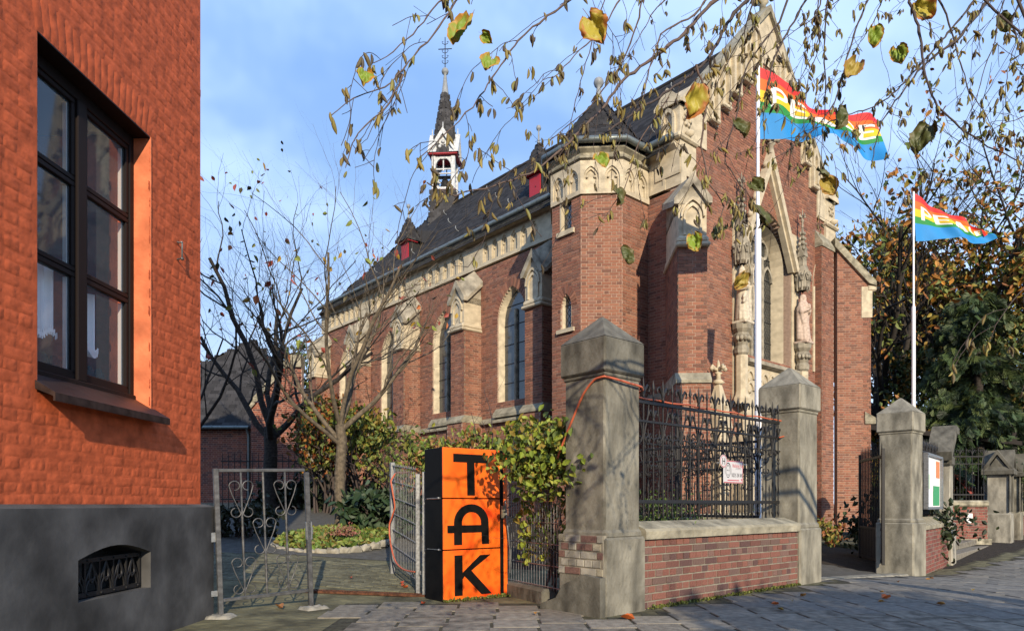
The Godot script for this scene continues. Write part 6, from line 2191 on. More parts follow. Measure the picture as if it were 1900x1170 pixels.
func build_shrubs() -> void:
	var lm := leaf_mesh(0.3, 0.55)
	rng.seed = 300
	var defs := [
		["autumn_shrub", "large shrub turning orange behind the ringed tree trunk", Vector3(-5.1, 0, 18.6), Vector3(1.15, 0.95, 0.9), 2.1, 46, 46, Vector2(0.10, 0.2), [Color(0.26, 0.12, 0.025), Color(0.15, 0.15, 0.03), Color(0.08, 0.11, 0.022), Color(0.12, 0.14, 0.03), Color(0.28, 0.08, 0.02)], M.leaf1],
		["autumn_shrub", "yellow green shrub with its own thin trunk right of the ringed trunk", Vector3(-4.1, 0, 18.2), Vector3(0.95, 0.7, 0.8), 2.1, 26, 40, Vector2(0.10, 0.2), [Color(0.17, 0.19, 0.03), Color(0.10, 0.14, 0.03), Color(0.22, 0.16, 0.03)], M.leaf1],
		["autumn_shrub", "airy green shrub against the church wall left of the letter sign", Vector3(-2.75, 0, 17.6), Vector3(1.1, 0.8, 0.7), 1.7, 24, 34, Vector2(0.09, 0.17), [Color(0.12, 0.16, 0.03), Color(0.20, 0.20, 0.04), Color(0.07, 0.10, 0.025)], M.leaf1],
		["leafy_shrub", "hedge-like green climber behind the top of the letter sign", Vector3(-0.75, 0, 12.6), Vector3(1.2, 0.42, 0.6), 1.85, 40, 40, Vector2(0.08, 0.14), [Color(0.15, 0.20, 0.03), Color(0.08, 0.12, 0.025), Color(0.25, 0.26, 0.05), Color(0.2, 0.1, 0.03)], M.leaf0],
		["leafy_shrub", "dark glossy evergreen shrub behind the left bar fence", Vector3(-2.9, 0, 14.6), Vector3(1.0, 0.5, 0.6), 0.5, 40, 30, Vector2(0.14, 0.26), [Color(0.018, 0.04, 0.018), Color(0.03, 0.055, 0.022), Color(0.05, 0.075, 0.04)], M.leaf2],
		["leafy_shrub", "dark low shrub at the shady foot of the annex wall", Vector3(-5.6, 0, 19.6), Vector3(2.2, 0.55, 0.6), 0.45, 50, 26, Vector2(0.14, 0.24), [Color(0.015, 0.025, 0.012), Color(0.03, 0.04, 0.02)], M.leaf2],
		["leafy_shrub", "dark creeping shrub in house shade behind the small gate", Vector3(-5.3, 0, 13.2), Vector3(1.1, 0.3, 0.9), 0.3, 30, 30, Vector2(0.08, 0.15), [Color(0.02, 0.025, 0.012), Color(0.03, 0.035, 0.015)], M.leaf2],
		["leafy_shrub", "small box shrub behind the iron fence beside the tall pier", Vector3(2.15, 0, 9.4), Vector3(0.5, 0.42, 0.4), 0.95, 34, 44, Vector2(0.03, 0.06), [Color(0.05, 0.09, 0.02), Color(0.09, 0.13, 0.03)], M.leaf0],
		["leafy_shrub", "yellowing ground cover between the iron fence and church front", Vector3(4.7, 0, 12.4), Vector3(2.0, 0.28, 0.8), 0.62, 46, 40, Vector2(0.06, 0.11), [Color(0.22, 0.17, 0.03), Color(0.09, 0.11, 0.02), Color(0.2, 0.07, 0.02)], M.leaf1],
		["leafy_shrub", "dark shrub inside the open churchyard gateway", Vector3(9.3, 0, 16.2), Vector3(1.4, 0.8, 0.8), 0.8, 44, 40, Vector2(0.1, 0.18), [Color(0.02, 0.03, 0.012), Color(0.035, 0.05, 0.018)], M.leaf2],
		["leafy_shrub", "weeds and small plants at the foot of far right wall", Vector3(16.6, 0, 21.6), Vector3(1.0, 0.12, 0.25), 0.1, 18, 26, Vector2(0.05, 0.1), [Color(0.12, 0.16, 0.03), Color(0.3, 0.10, 0.02)], M.leaf0]]
	for d in defs:
		var p := G(d[2].x, d[2].z)
		if d[1].begins_with("weeds"): p.y = -0.3
		var t := thing(d[0], d[1], "shrub", p)
		var b := MB.new()
		for k in 7:
			limb(b, Vector3(rng.randf_range(-0.25, 0.25) * d[3].x, 0, rng.randf_range(-0.2, 0.2)), (Vector3.UP + rdir() * 0.35).normalized(), maxf(d[4], 0.3) * rng.randf_range(0.8, 1.2), 0.03 if d[0] != "autumn_shrub" else 0.04, 2, {"levels": 4, "kids": [4, 4, 4, 3], "spread": 0.7}, [])
		obj("stem", b, M.twig_dark, t)
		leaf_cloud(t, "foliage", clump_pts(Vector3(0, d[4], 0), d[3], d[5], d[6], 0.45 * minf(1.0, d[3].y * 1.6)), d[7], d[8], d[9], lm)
	# the climber on the fence and the tall pier
	var t := thing("climbing_vine", "bright yellow green vine spilling over the fence beside the tall pier", "vine", Vector3(0, 0, 0))
	var b := MB.new()
	for k in 12:
		var x := rng.randf_range(0.38, 0.66)
		limb(b, Vector3(x, rng.randf_range(0.1, 0.4), -8.7 + x * 0.9), (Vector3.UP + rdir() * 0.2).normalized(), 1.1, 0.012, 2, {"levels": 4, "kids": [4, 4, 3, 3], "wob": 0.3}, [])
	obj("stem", b, M.twig_dark, t)
	var pts := clump_pts(Vector3(0.42, 1.78, -8.15), Vector3(0.58, 0.5, 0.34), 64, 26, 0.27)
	pts.append_array(clump_pts(Vector3(0.76, 1.62, -7.75), Vector3(0.24, 0.42, 0.22), 14, 22, 0.22))
	# hanging strands
	for k in 9:
		var x := rng.randf_range(0.12, 0.66)
		var y0 := rng.randf_range(1.2, 1.4)
		var y1 := rng.randf_range(0.35, 0.9)
		for i in 24:
			pts.append(Vector3(x + rng.randfn() * 0.05, lerpf(y0, y1, i / 23.0), -9.0 + x * 1.15 + 0.12 + rng.randfn() * 0.05))
	pts.sort_custom(func(p, q): return p.z > q.z)
	var palv := [Color(0.20, 0.25, 0.03), Color(0.13, 0.18, 0.025), Color(0.28, 0.30, 0.045), Color(0.075, 0.11, 0.02), Color(0.24, 0.18, 0.035)]
	leaf_cloud(t, "foliage", pts, Vector2(0.065, 0.115), palv, M.leaf0, lm, 290, Vector3(-0.1, 0, 0.7))
	# flower bed under the ringed tree
	var bed := thing("flower_bed", "raised flower bed with low green plants and heather round the ringed trunk", "flower bed", G(-3.5, 13.6))
	b = MB.new()
	b.lathe([Vector2(1.5, -0.05), Vector2(1.4, 0.05), Vector2(0.8, 0.12), Vector2(0, 0.14)], 18, Transform3D(Basis(Vector3.RIGHT, 0.095).scaled(Vector3(0.78, 1, 1.15)), Vector3.ZERO))
	obj("soil", b, M.soil, bed)
	pts = []
	for k in 1500:
		var a := rng.randf() * TAU
		var r := sqrt(rng.randf())
		var pz := sin(a) * r * 1.65
		pts.append(Vector3(cos(a) * r * 1.08, -pz * 0.095 + 0.1 + rng.randf() * 0.16 * (1.1 - r), pz))
	leaf_cloud(bed, "ground_plants", pts, Vector2(0.06, 0.16), [Color(0.11, 0.17, 0.03), Color(0.06, 0.10, 0.02), Color(0.18, 0.22, 0.05), Color(0.15, 0.12, 0.03)], M.leaf0, lm)
	pts = []
	for k in 260: pts.append(Vector3(0.35, 0.14, 0.75) + Vector3(rng.randfn() * 0.12, absf(rng.randfn()) * 0.08, rng.randfn() * 0.12))
	leaf_cloud(bed, "heather", pts, Vector2(0.03, 0.07), [Color(0.25, 0.10, 0.08), Color(0.2, 0.12, 0.07)], M.leaf1, lm)
	var lumps := []
	for k in 4: lumps.append(lumpy(0.24, 0.13, 0.09, 5, 4, 100 + k))
	for k in 17:
		var a := lerpf(0.25, 2.95, k / 16.0)
		var pz := sin(a) * 1.72
		var st := obj("edging_stone", lumps[k % 4], M.concrete_pale, bed)
		st.transform = Transform3D(Basis(Vector3.UP, PI / 2 - a + rng.randf_range(-0.3, 0.3)) * Basis(Vector3.RIGHT, -0.7), Vector3(cos(a) * 1.14, -pz * 0.095 + 0.03, pz))

func build_branches() -> void:
	# the overhanging tree: its trunk stands out of the frame to the right
	rng.seed = 900
	var t := thing("hazel_tree", "overhanging half bare tree with hanging seed husks along the picture's upper edge", "tree")
	var b := MB.new()
	var fork := Vector3(7.3, 3.4, -2.5)
	b.tube([Vector3(7.7, -0.1, -2.3), Vector3(7.6, 1.2, -2.35), Vector3(7.5, 2.4, -2.4), fork], [0.2, 0.15, 0.14, 0.12], 12)
	obj("trunk", b, M.bark, t)
	# the limbs over the picture that the hanging branches grow from
	var limb_pts := []
	for q in [[Vector3(5.2, 4.4, -2.9), Vector3(3.2, 4.7, -3.0), Vector3(1.6, 4.45, -2.6), Vector3(0.3, 4.1, -2.2), Vector3(-0.7, 3.7, -1.9)], [Vector3(5.4, 4.5, -3.2), Vector3(4.0, 4.6, -3.6), Vector3(2.6, 4.5, -3.5), Vector3(1.3, 4.3, -3.0)]]:
		var lc := Curve3D.new()
		lc.add_point(fork, Vector3.ZERO, Vector3(-0.5, 0.6, 0))
		for v in q: lc.add_point(v + rdir() * 0.1, Vector3(0.5, 0.02, 0.05) + rdir() * 0.15, Vector3(-0.5, -0.02, -0.05) + rdir() * 0.15)
		var pp2 := []
		var rr2 := []
		for i in 60:
			pp2.append(lc.sample_baked(lc.get_baked_length() * i / 59.0) + rdir() * 0.012)
			rr2.append(lerpf(0.05, 0.010, i / 59.0))
		var lb := MB.new()
		lb.tube(pp2, rr2, 8)
		obj("limb", lb, M.bark, t)
		limb_pts.append_array(pp2.slice(6))
	var defs := [
		[[Vector3(1.31, 3.48, -2.90), Vector3(1.00, 3.31, -2.82), Vector3(0.85, 3.09, -2.73), Vector3(0.76, 2.93, -2.65), Vector3(0.61, 2.77, -2.57), Vector3(0.47, 2.64, -2.48), Vector3(0.32, 2.50, -2.40)], 0.0130, 0.0040],
		[[Vector3(0.70, 2.87, -2.60), Vector3(0.74, 2.74, -2.57), Vector3(0.70, 2.56, -2.54), Vector3(0.72, 2.40, -2.51), Vector3(0.77, 2.29, -2.48), Vector3(0.75, 2.18, -2.45)], 0.0060, 0.0025],
		[[Vector3(0.97, 3.25, -2.60), Vector3(0.75, 3.06, -2.53), Vector3(0.62, 2.89, -2.46), Vector3(0.50, 2.76, -2.39), Vector3(0.38, 2.64, -2.32), Vector3(0.28, 2.49, -2.25), Vector3(0.19, 2.37, -2.18), Vector3(0.08, 2.24, -2.11), Vector3(-0.04, 2.15, -2.04), Vector3(-0.17, 2.10, -1.97), Vector3(-0.24, 2.09, -1.90)], 0.0110, 0.0022],
		[[Vector3(0.30, 2.90, -2.20), Vector3(0.14, 2.75, -2.14), Vector3(0.02, 2.63, -2.09), Vector3(-0.04, 2.50, -2.03), Vector3(-0.08, 2.40, -1.97), Vector3(-0.11, 2.32, -1.91), Vector3(-0.18, 2.22, -1.86), Vector3(-0.26, 2.11, -1.80)], 0.0050, 0.0015],
		[[Vector3(-0.03, 2.84, -2.10), Vector3(-0.17, 2.72, -2.06), Vector3(-0.21, 2.61, -2.01), Vector3(-0.28, 2.49, -1.97), Vector3(-0.31, 2.42, -1.93), Vector3(-0.35, 2.36, -1.89), Vector3(-0.45, 2.28, -1.84), Vector3(-0.48, 2.23, -1.80)], 0.0050, 0.0015],
		[[Vector3(-0.15, 2.82, -2.10), Vector3(-0.23, 2.69, -2.05), Vector3(-0.29, 2.59, -2.00), Vector3(-0.34, 2.50, -1.95), Vector3(-0.39, 2.43, -1.90)], 0.0040, 0.0015],
		[[Vector3(-0.29, 2.37, -1.85), Vector3(-0.32, 2.31, -1.83), Vector3(-0.34, 2.25, -1.81), Vector3(-0.40, 2.18, -1.79), Vector3(-0.42, 2.14, -1.77), Vector3(-0.43, 2.07, -1.75)], 0.0035, 0.0015],
		[[Vector3(0.40, 2.96, -2.30), Vector3(0.30, 2.78, -2.25), Vector3(0.20, 2.65, -2.20), Vector3(0.14, 2.55, -2.15), Vector3(0.09, 2.51, -2.10)], 0.0040, 0.0015],
		[[Vector3(1.83, 3.56, -3.00), Vector3(1.72, 3.38, -2.94), Vector3(1.73, 3.20, -2.89), Vector3(1.71, 3.03, -2.83), Vector3(1.73, 2.83, -2.77), Vector3(1.79, 2.69, -2.71), Vector3(1.87, 2.59, -2.66), Vector3(1.94, 2.51, -2.60)], 0.0100, 0.0030],
		[[Vector3(2.41, 3.72, -3.20), Vector3(2.19, 3.51, -3.15), Vector3(2.04, 3.32, -3.10), Vector3(1.86, 3.18, -3.05), Vector3(1.73, 3.02, -3.00), Vector3(1.61, 2.86, -2.95), Vector3(1.54, 2.66, -2.90)], 0.0120, 0.0025],
		[[Vector3(2.33, 3.75, -3.30), Vector3(2.07, 3.44, -3.22), Vector3(1.86, 3.21, -3.14), Vector3(1.67, 3.00, -3.06), Vector3(1.44, 2.90, -2.98), Vector3(1.22, 2.75, -2.90)], 0.0080, 0.0020],
		[[Vector3(1.40, 3.52, -3.00), Vector3(1.33, 3.33, -2.98), Vector3(1.33, 3.23, -2.95), Vector3(1.30, 3.13, -2.92), Vector3(1.22, 3.01, -2.90)], 0.0050, 0.0020],
		[[Vector3(1.26, 3.36, -2.80), Vector3(1.11, 3.11, -2.75), Vector3(1.03, 2.96, -2.70), Vector3(0.98, 2.74, -2.65), Vector3(0.97, 2.59, -2.60)], 0.0070, 0.0020],
		[[Vector3(1.69, 3.64, -3.10), Vector3(1.56, 3.38, -3.04), Vector3(1.47, 3.15, -2.98), Vector3(1.38, 2.92, -2.92), Vector3(1.25, 2.75, -2.86), Vector3(1.06, 2.61, -2.80)], 0.0070, 0.0020],
		[[Vector3(2.28, 3.47, -3.00), Vector3(2.17, 3.29, -2.95), Vector3(2.17, 3.14, -2.90)], 0.0060, 0.0030],
		[[Vector3(2.08, 2.75, -2.60), Vector3(1.92, 2.65, -2.55), Vector3(1.76, 2.57, -2.50)], 0.0030, 0.0015],
		[[Vector3(0.76, 3.13, -2.50), Vector3(0.66, 2.97, -2.45), Vector3(0.52, 2.86, -2.40), Vector3(0.47, 2.70, -2.35), Vector3(0.44, 2.54, -2.30)], 0.0060, 0.0020],
		[[Vector3(2.01, 3.30, -3.10), Vector3(2.06, 3.08, -3.07), Vector3(2.11, 2.94, -3.03), Vector3(2.16, 2.80, -3.00)], 0.0040, 0.0015],
		[[Vector3(1.07, 3.11, -2.70), Vector3(0.92, 2.92, -2.66), Vector3(0.87, 2.70, -2.62), Vector3(0.81, 2.50, -2.58), Vector3(0.88, 2.36, -2.54), Vector3(0.83, 2.18, -2.50)], 0.0050, 0.0020],
		[[Vector3(0.55, 2.63, -2.40), Vector3(0.43, 2.43, -2.37), Vector3(0.39, 2.28, -2.33), Vector3(0.29, 2.13, -2.30)], 0.0035, 0.0015],
		[[Vector3(1.76, 1.99, -2.20), Vector3(1.62, 1.85, -2.20), Vector3(1.57, 1.78, -2.20), Vector3(1.54, 1.71, -2.20)], 0.0030, 0.0015]
	]
	for k in 11:
		var s0 := Vector3(lerpf(0.5, 2.2, k / 10.0) + rng.randf_range(-0.1, 0.1), 0.0, -rng.randf_range(2.4, 3.2))
		s0.y = 1.2 + 0.745 * -s0.z + rng.randf_range(0.05, 0.2)
		var dd := Vector3(rng.randf_range(-0.75, 0.1), -1.0, rng.randf_range(-0.2, 0.2)).normalized()
		var L0 := rng.randf_range(0.5, 1.05)
		var P0 := [s0]
		for i in 5:
			dd = (dd + rdir() * 0.28 + Vector3(-0.05, -0.03, 0)).normalized()
			P0.append(P0[i] + dd * L0 / 5.0)
		defs.append([P0, rng.randf_range(0.003, 0.006), 0.0014])
	var pods := []
	var podc := []
	var tw := MB.new()
	var podpal := [Color(0.17, 0.13, 0.04), Color(0.24, 0.19, 0.05), Color(0.11, 0.085, 0.035), Color(0.075, 0.06, 0.04), Color(0.20, 0.19, 0.055)]
	var cluster := func(p: Vector3, sc: float):
		var n := rng.randi_range(1, 4)
		for i in n:
			var d := (Vector3.DOWN + Vector3(rng.randfn(), rng.randfn() * 0.4, rng.randfn()) * 0.3).normalized()
			var sx := d.cross(rdir()).normalized()
			var s := sc * rng.randf_range(0.65, 1.15)
			pods.append(Transform3D(Basis(sx, -d, sx.cross(-d)).scaled(Vector3.ONE * s), p + rdir() * 0.008))
			podc.append(pick(podpal))
	for q in defs:
		var P: Array = q[0]
		var cv := Curve3D.new()
		for k in P.size():
			var tg: Vector3 = (P[mini(k + 1, P.size() - 1)] - P[maxi(k - 1, 0)]) * 0.16
			cv.add_point(P[k] + rdir() * 0.006, -tg, tg)
		var L := cv.get_baked_length()
		var n := int(L / 0.035) + 2
		var pts := []
		var rad := []
		for k in n:
			pts.append(cv.sample_baked(L * k / (n - 1)) + rdir() * 0.0035)
			rad.append(lerpf(q[1], q[2], float(k) / (n - 1)) * 0.68 * (1.25 if k % 3 == 0 else 1.0))
		var br := MB.new()
		# joins the crown outside the frame
		if q[0][0].y > 2.9 or q[0][0].x > 1.5:
			var s0: Vector3 = pts[0]
			var near: Vector3 = limb_pts[0]
			for lp in limb_pts:
				if lp.distance_to(s0) < near.distance_to(s0): near = lp
			var back: Vector3 = (pts[0] - pts[2]).normalized()
			var cc := Curve3D.new()
			cc.add_point(near, Vector3.ZERO, Vector3(-0.15, -0.05, -0.1) + rdir() * 0.12)
			cc.add_point(near.lerp(s0, 0.5) + rdir() * 0.16 + Vector3(0.1, 0.1, 0), (near - s0) * 0.15 + rdir() * 0.12, (s0 - near) * 0.15 + rdir() * 0.12)
			cc.add_point(s0, back * 0.25, Vector3.ZERO)
			var cp := []
			var cr := []
			for i in 26:
				cp.append(cc.sample_baked(cc.get_baked_length() * i / 25.0) + rdir() * 0.006 * sin(PI * i / 25.0))
				cr.append(lerpf(maxf(0.009, rad[0]), rad[0], i / 25.0))
			br.tube(cp, cr, 7)
		br.tube(pts, rad, 7)
		obj("branch", br, M.twig_dark if q[0][0].x > 1.0 else M.twig, t)
		# side twigs every few centimetres, drooping
		var k := 2
		while k < n - 1:
			var dir: Vector3 = (pts[mini(k + 1, n - 1)] - pts[k - 1]).normalized()
			var side := (rdir() - dir * 0.0)
			side = (side - dir * side.dot(dir)).normalized()
			var d := (dir * 0.75 + side * 0.75 + Vector3.DOWN * 0.1).normalized()
			var p: Vector3 = pts[k]
			var tl := rng.randf_range(0.06, 0.42) * (1.0 if rng.randf() < 0.6 else 0.4)
			var tp := [p]
			var m := int(tl / 0.022) + 2
			for i in m:
				d = (d + rdir() * 0.16 + Vector3.DOWN * 0.07).normalized()
				p += d * tl / m
				tp.append(p)
				if rng.randf() < 0.12: cluster.call(p, 1.0)
				if rng.randf() < 0.14:
					var sp := (d + rdir() * 0.8).normalized()
					var e := p + sp * rng.randf_range(0.02, 0.09)
					tw.tube([p, p.lerp(e, 0.5) + rdir() * 0.003, e], [0.0011, 0.0008], 4)
					if rng.randf() < 0.4: cluster.call(e, 0.95)
			tw.tube(tp, [minf(rad[k] * 0.6, 0.0022), 0.0010], 5)
			if rng.randf() < 0.45: cluster.call(p, 1.0)
			if rng.randf() < 0.25: cluster.call(pts[k], 1.0)
			k += rng.randi_range(1, 4)
		cluster.call(pts[n - 1], 1.0)
	obj("twigs", tw, M.twig_dark, t).set_meta("kind", "stuff")
	var pm := MB.new()
	var pp := []
	for i in 6: pp.append(Vector3(0.004 * sin(i * 0.6), -0.007 * i, 0.003 * cos(i * 0.5)))
	pm.tube(pp, [0.0014, 0.0042, 0.0052, 0.0050, 0.0036, 0.0008], 6)
	multi("seed_husks", pm.mesh(), M.slate if false else M.leaf1, pods, podc, t)
	# the few big leaves left: x, y, z, size, colour, turn
	var big := [
		[-0.14, 2.49, -1.85, 0.097, 0, 0], [0.24, 2.56, -1.95, 0.108, 1, 0.2], [-0.39, 2.33, -1.8, 0.063, 0, 0.1], [-0.06, 2.4, -1.85, 0.073, 0, 0.9],
		[0.84, 2.58, -2.5, 0.087, 2, 0.2], [0.64, 2.62, -2.4, 0.133, 1, 0.9], [0.76, 2.2, -2.5, 0.079, 2, 0.3], [0.36, 2.24, -2.3, 0.076, 2, 0.1],
		[0.92, 2.39, -2.55, 0.081, 2, 0.5], [1.26, 2.46, -2.7, 0.09, 3, 0.2], [1.24, 2.51, -2.7, 0.077, 2, 0.8], [0.66, 2.14, -2.45, 0.081, 0, 0.7],
		[1.45, 3.05, -2.9, 0.106, 3, 0.3], [1.6, 3.26, -3.0, 0.1, 0, 0.4], [1.71, 3.18, -3.0, 0.1, 0, 0.7], [1.69, 2.7, -2.8, 0.137, 2, 0.3],
		[2.17, 3.32, -3.0, 0.095, 2, 0.2], [1.4, 2.85, -2.9, 0.115, 2, 0.1], [0.93, 2.28, -2.55, 0.113, 2, 0.7], [0.39, 2.04, -2.3, 0.073, 2, 0.8],
		[1.82, 3.38, -3.0, 0.119, 1, 0.8], [0.29, 2.31, -2.2, 0.07, 0, 0.7], [0.84, 2.02, -2.5, 0.079, 3, 0.6], [-0.07, 2.5, -1.9, 0.045, 0, 0.8]
	]
	mat("big_leaf", Color.WHITE, 0.5, "", 1, "", 1, 0, true)
	M.big_leaf.backlight_enabled = true
	M.big_leaf.backlight = Color(0.22, 0.24, 0.04)
	for q in big:
		var bm := MB.new()
		var mid: Color = [Color(0.17, 0.25, 0.03), Color(0.34, 0.29, 0.04), Color(0.065, 0.075, 0.02), Color(0.30, 0.23, 0.045)][q[4]]
		var rim: Color = [Color(0.42, 0.20, 0.04), Color(0.36, 0.12, 0.04), Color(0.10, 0.08, 0.025), Color(0.30, 0.16, 0.05)][q[4]]
		var NU := 14
		var NV := 12
		var fn := FastNoiseLite.new()
		fn.seed = int(q[3] * 10000); fn.frequency = 1.6
		var grid := []
		for i in NV + 1:
			var row := []
			var v := float(i) / NV
			for j in NU + 1:
				var u := float(j) / NU * 2 - 1
				var w := 0.46 * pow(sin(PI * clampf(v * 0.93 + 0.05, 0, 1)), 0.62) * (1.12 - 0.35 * v)
				var ser := 1.0 + (0.05 if (i % 2) else -0.03) + 0.22 * fn.get_noise_2d(v * 1.6 + (9.0 if u > 0 else 0.0), 3.0)
				var x := u * w * (ser if absf(u) > 0.9 else 1.0)
				var y := v - 0.5 - (0.08 * absf(u) if v < 0.2 else 0.0)
				var z := (0.10 + 0.22 * absf(fn.get_noise_2d(3.0, 8.0))) * absf(u) * absf(u) + 0.25 * fn.get_noise_2d(u * 0.7, v * 0.9 + 4.0) - 0.22 * (v - 0.5) * (v - 0.5) + 0.07 * fn.get_noise_2d(u * 1.5, v * 2.0) - 0.012 * absf(sin(absf(u) * 4.0 - v * 16.0))
				row.append(Vector3(x, y, z))
			grid.append(row)
		for i in NV + 1:
			for j in NU + 1:
				var u := float(j) / NU * 2 - 1
				var v := float(i) / NV
				var e := clampf(maxf(absf(u), absf(v - 0.45) * 1.9) + 0.5 * fn.get_noise_2d(u * 1.2 + 5.0, v * 1.6), 0, 1)
				bm.col = mid.lerp(rim, smoothstep(0.62, 1.0, e))
				var dx: Vector3 = grid[i][mini(j + 1, NU)] - grid[i][maxi(j - 1, 0)]
				var dy: Vector3 = grid[mini(i + 1, NV)][j] - grid[maxi(i - 1, 0)][j]
				bm.vert(grid[i][j], dx.cross(dy).normalized())
		for i in NV:
			for j in NU:
				var a := i * (NU + 1) + j
				bm.ix.append_array([a, a + NU + 1, a + 1, a + 1, a + NU + 1, a + NU + 2])
		bm.col = Color(0.2, 0.14, 0.05)
		bm.tube([Vector3(0, -0.45, -0.05), Vector3(0.02, -0.62, -0.02), Vector3(0.05, -0.78, 0.04)], [0.014, 0.010], 5)
		var o := obj("leaf", bm, M.big_leaf, t)
		var tn: float = q[5]
		var bs := Basis(Vector3(0, 0, 1), PI + lerpf(-0.7, 0.9, fposmod(tn * 3.7, 1.0))) * Basis(Vector3.UP, lerpf(-0.9, 0.9, fposmod(tn * 7.3 + q[0], 1.0))) * Basis(Vector3.RIGHT, lerpf(-0.5, 0.5, fposmod(tn * 5.1 + q[1], 1.0)))
		o.transform = Transform3D(bs.scaled(Vector3.ONE * q[3] * 0.86), Vector3(q[0], q[1], q[2]))

func statue(label: String, at: Vector3, yaw: float, kind: int, m: Material) -> void:
	# robed stone figure: one distance field, meshed as surface nets
	var B := []   # a, b, radius a, radius b
	var bone := func(a: Vector3, b: Vector3, ra: float, rb: float): B.append([a, b, ra, rb])
	bone.call(Vector3(0, 0.08, 0), Vector3(0, 0.72, 0), 0.19, 0.15)
	bone.call(Vector3(0, 0.72, 0), Vector3(0, 1.12, 0.0), 0.14, 0.145)
	bone.call(Vector3(-0.13, 1.13, 0), Vector3(0.13, 1.13, 0), 0.075, 0.075)
	bone.call(Vector3(0, 1.16, 0), Vector3(0, 1.27, 0.01), 0.055, 0.05)
	bone.call(Vector3(0, 1.32, 0.015), Vector3(0, 1.37, 0.005), 0.082, 0.085)
	bone.call(Vector3(0, 1.315, 0.09), Vector3(0, 1.34, 0.08), 0.016, 0.012)   # nose
	bone.call(Vector3(0, 1.25, 0.06), Vector3(0, 1.2, 0.07), 0.04, 0.022)      # chin, beard
	for s in [-1, 1]:
		bone.call(Vector3(s * 0.07, 1.38, -0.02), Vector3(s * 0.085, 1.2, -0.03), 0.04, 0.035)   # hair
		bone.call(Vector3(s * 0.085, 0.03, 0.12), Vector3(s * 0.09, 0.03, 0.2), 0.05, 0.035)      # feet
	# folds of the robe
	for k in 7:
		var a := PI * (k + 0.5) / 7.0
		bone.call(Vector3(cos(a) * 0.19, 0.06, sin(a) * 0.19), Vector3(cos(a) * 0.13, 0.75, sin(a) * 0.13), 0.035, 0.018)
	if kind == 0:
		# cloak drawn across, one arm raised to a staff, a book in the other
		bone.call(Vector3(-0.17, 1.1, 0), Vector3(-0.23, 0.86, 0.06), 0.065, 0.06)
		bone.call(Vector3(-0.23, 0.86, 0.06), Vector3(-0.07, 0.86, 0.2), 0.055, 0.035)
		bone.call(Vector3(0.17, 1.1, 0), Vector3(0.24, 0.9, 0.08), 0.065, 0.058)
		bone.call(Vector3(0.24, 0.9, 0.08), Vector3(0.22, 1.02, 0.2), 0.05, 0.033)
		bone.call(Vector3(0.15, 1.05, 0.1), Vector3(-0.16, 0.62, 0.14), 0.05, 0.045)
		bone.call(Vector3(0.16, 0.95, 0.1), Vector3(-0.17, 0.5, 0.14), 0.04, 0.04)
		bone.call(Vector3(0.18, 0.85, 0.1), Vector3(0.16, 0.1, 0.12), 0.06, 0.07)
		bone.call(Vector3(-0.12, 0.9, 0.2), Vector3(-0.08, 1.0, 0.2), 0.05, 0.05)
		bone.call(Vector3(-0.09, 1.42, 0), Vector3(0.09, 1.42, 0), 0.03, 0.03)
		bone.call(Vector3(0, 1.42, 0), Vector3(0, 1.5, 0), 0.07, 0.05)
	else:
		for s in [-1, 1]:
			bone.call(Vector3(s * 0.17, 1.1, 0), Vector3(s * 0.22, 0.88, 0.06), 0.07, 0.065)
			bone.call(Vector3(s * 0.22, 0.88, 0.06), Vector3(s * 0.05, 0.95, 0.19), 0.06, 0.035)
			bone.call(Vector3(s * 0.2, 0.85, 0.04), Vector3(s * 0.17, 0.55, 0.08), 0.06, 0.025)
		bone.call(Vector3(0.06, 0.9, 0.17), Vector3(0.04, 1.1, 0.17), 0.055, 0.045)
		bone.call(Vector3(-0.2, 1.0, -0.05), Vector3(-0.17, 0.1, -0.04), 0.06, 0.08)
		bone.call(Vector3(0.2, 1.0, -0.05), Vector3(0.17, 0.1, -0.04), 0.06, 0.08)
	var o := thing("statue", label, "statue", at, Basis(), "stone statues beside the great window")
	o.rotation.y = yaw
	obj("figure", nets(B, 0.024, 0.035), m, o)
	var b := MB.new()
	if kind == 0:
		b.tube([Vector3(0.22, 0.05, 0.22), Vector3(0.225, 0.7, 0.22), Vector3(0.22, 1.42, 0.2)], [0.016], 6)
		b.tube([Vector3(0.22, 1.42, 0.2), Vector3(0.27, 1.5, 0.2), Vector3(0.24, 1.56, 0.2), Vector3(0.19, 1.53, 0.2)], [0.015], 6)
		obj("staff", b, m, o)
		b = MB.new()
	for s in [-1, 1]:
		var hp := Vector3(-0.05, 0.87, 0.22) if kind == 0 and s < 0 else (Vector3(0.22, 1.03, 0.215) if kind == 0 else Vector3(s * 0.035, 0.97, 0.215))
		for k in 4: b.tube([hp + Vector3(s * 0.02, 0.012 * (k - 1.5), 0.0), hp + Vector3(-s * 0.01, 0.012 * (k - 1.5) + 0.004, 0.022), hp + Vector3(-s * 0.045 + 0.004 * k, 0.012 * (k - 1.5) + 0.008, 0.016)], [0.008, 0.007, 0.005], 5)
		b.tube([hp + Vector3(s * 0.015, 0.03, 0.0), hp + Vector3(0, 0.05, 0.014)], [0.009, 0.006], 5)
		b.ball(Vector3(s * 0.03, 1.345, 0.078), Vector3(0.012, 0.008, 0.008), 6, 4)
	b.box(Vector3(0, 1.285, 0.088), Vector3(0.035, 0.006, 0.01))
	obj("hands_and_face", b, m, o)
	b = MB.new()
	b.bbox(Vector3(0, -0.03, 0.03), Vector3(0.46, 0.08, 0.42), 0.02)
	obj("base", b, m, o)

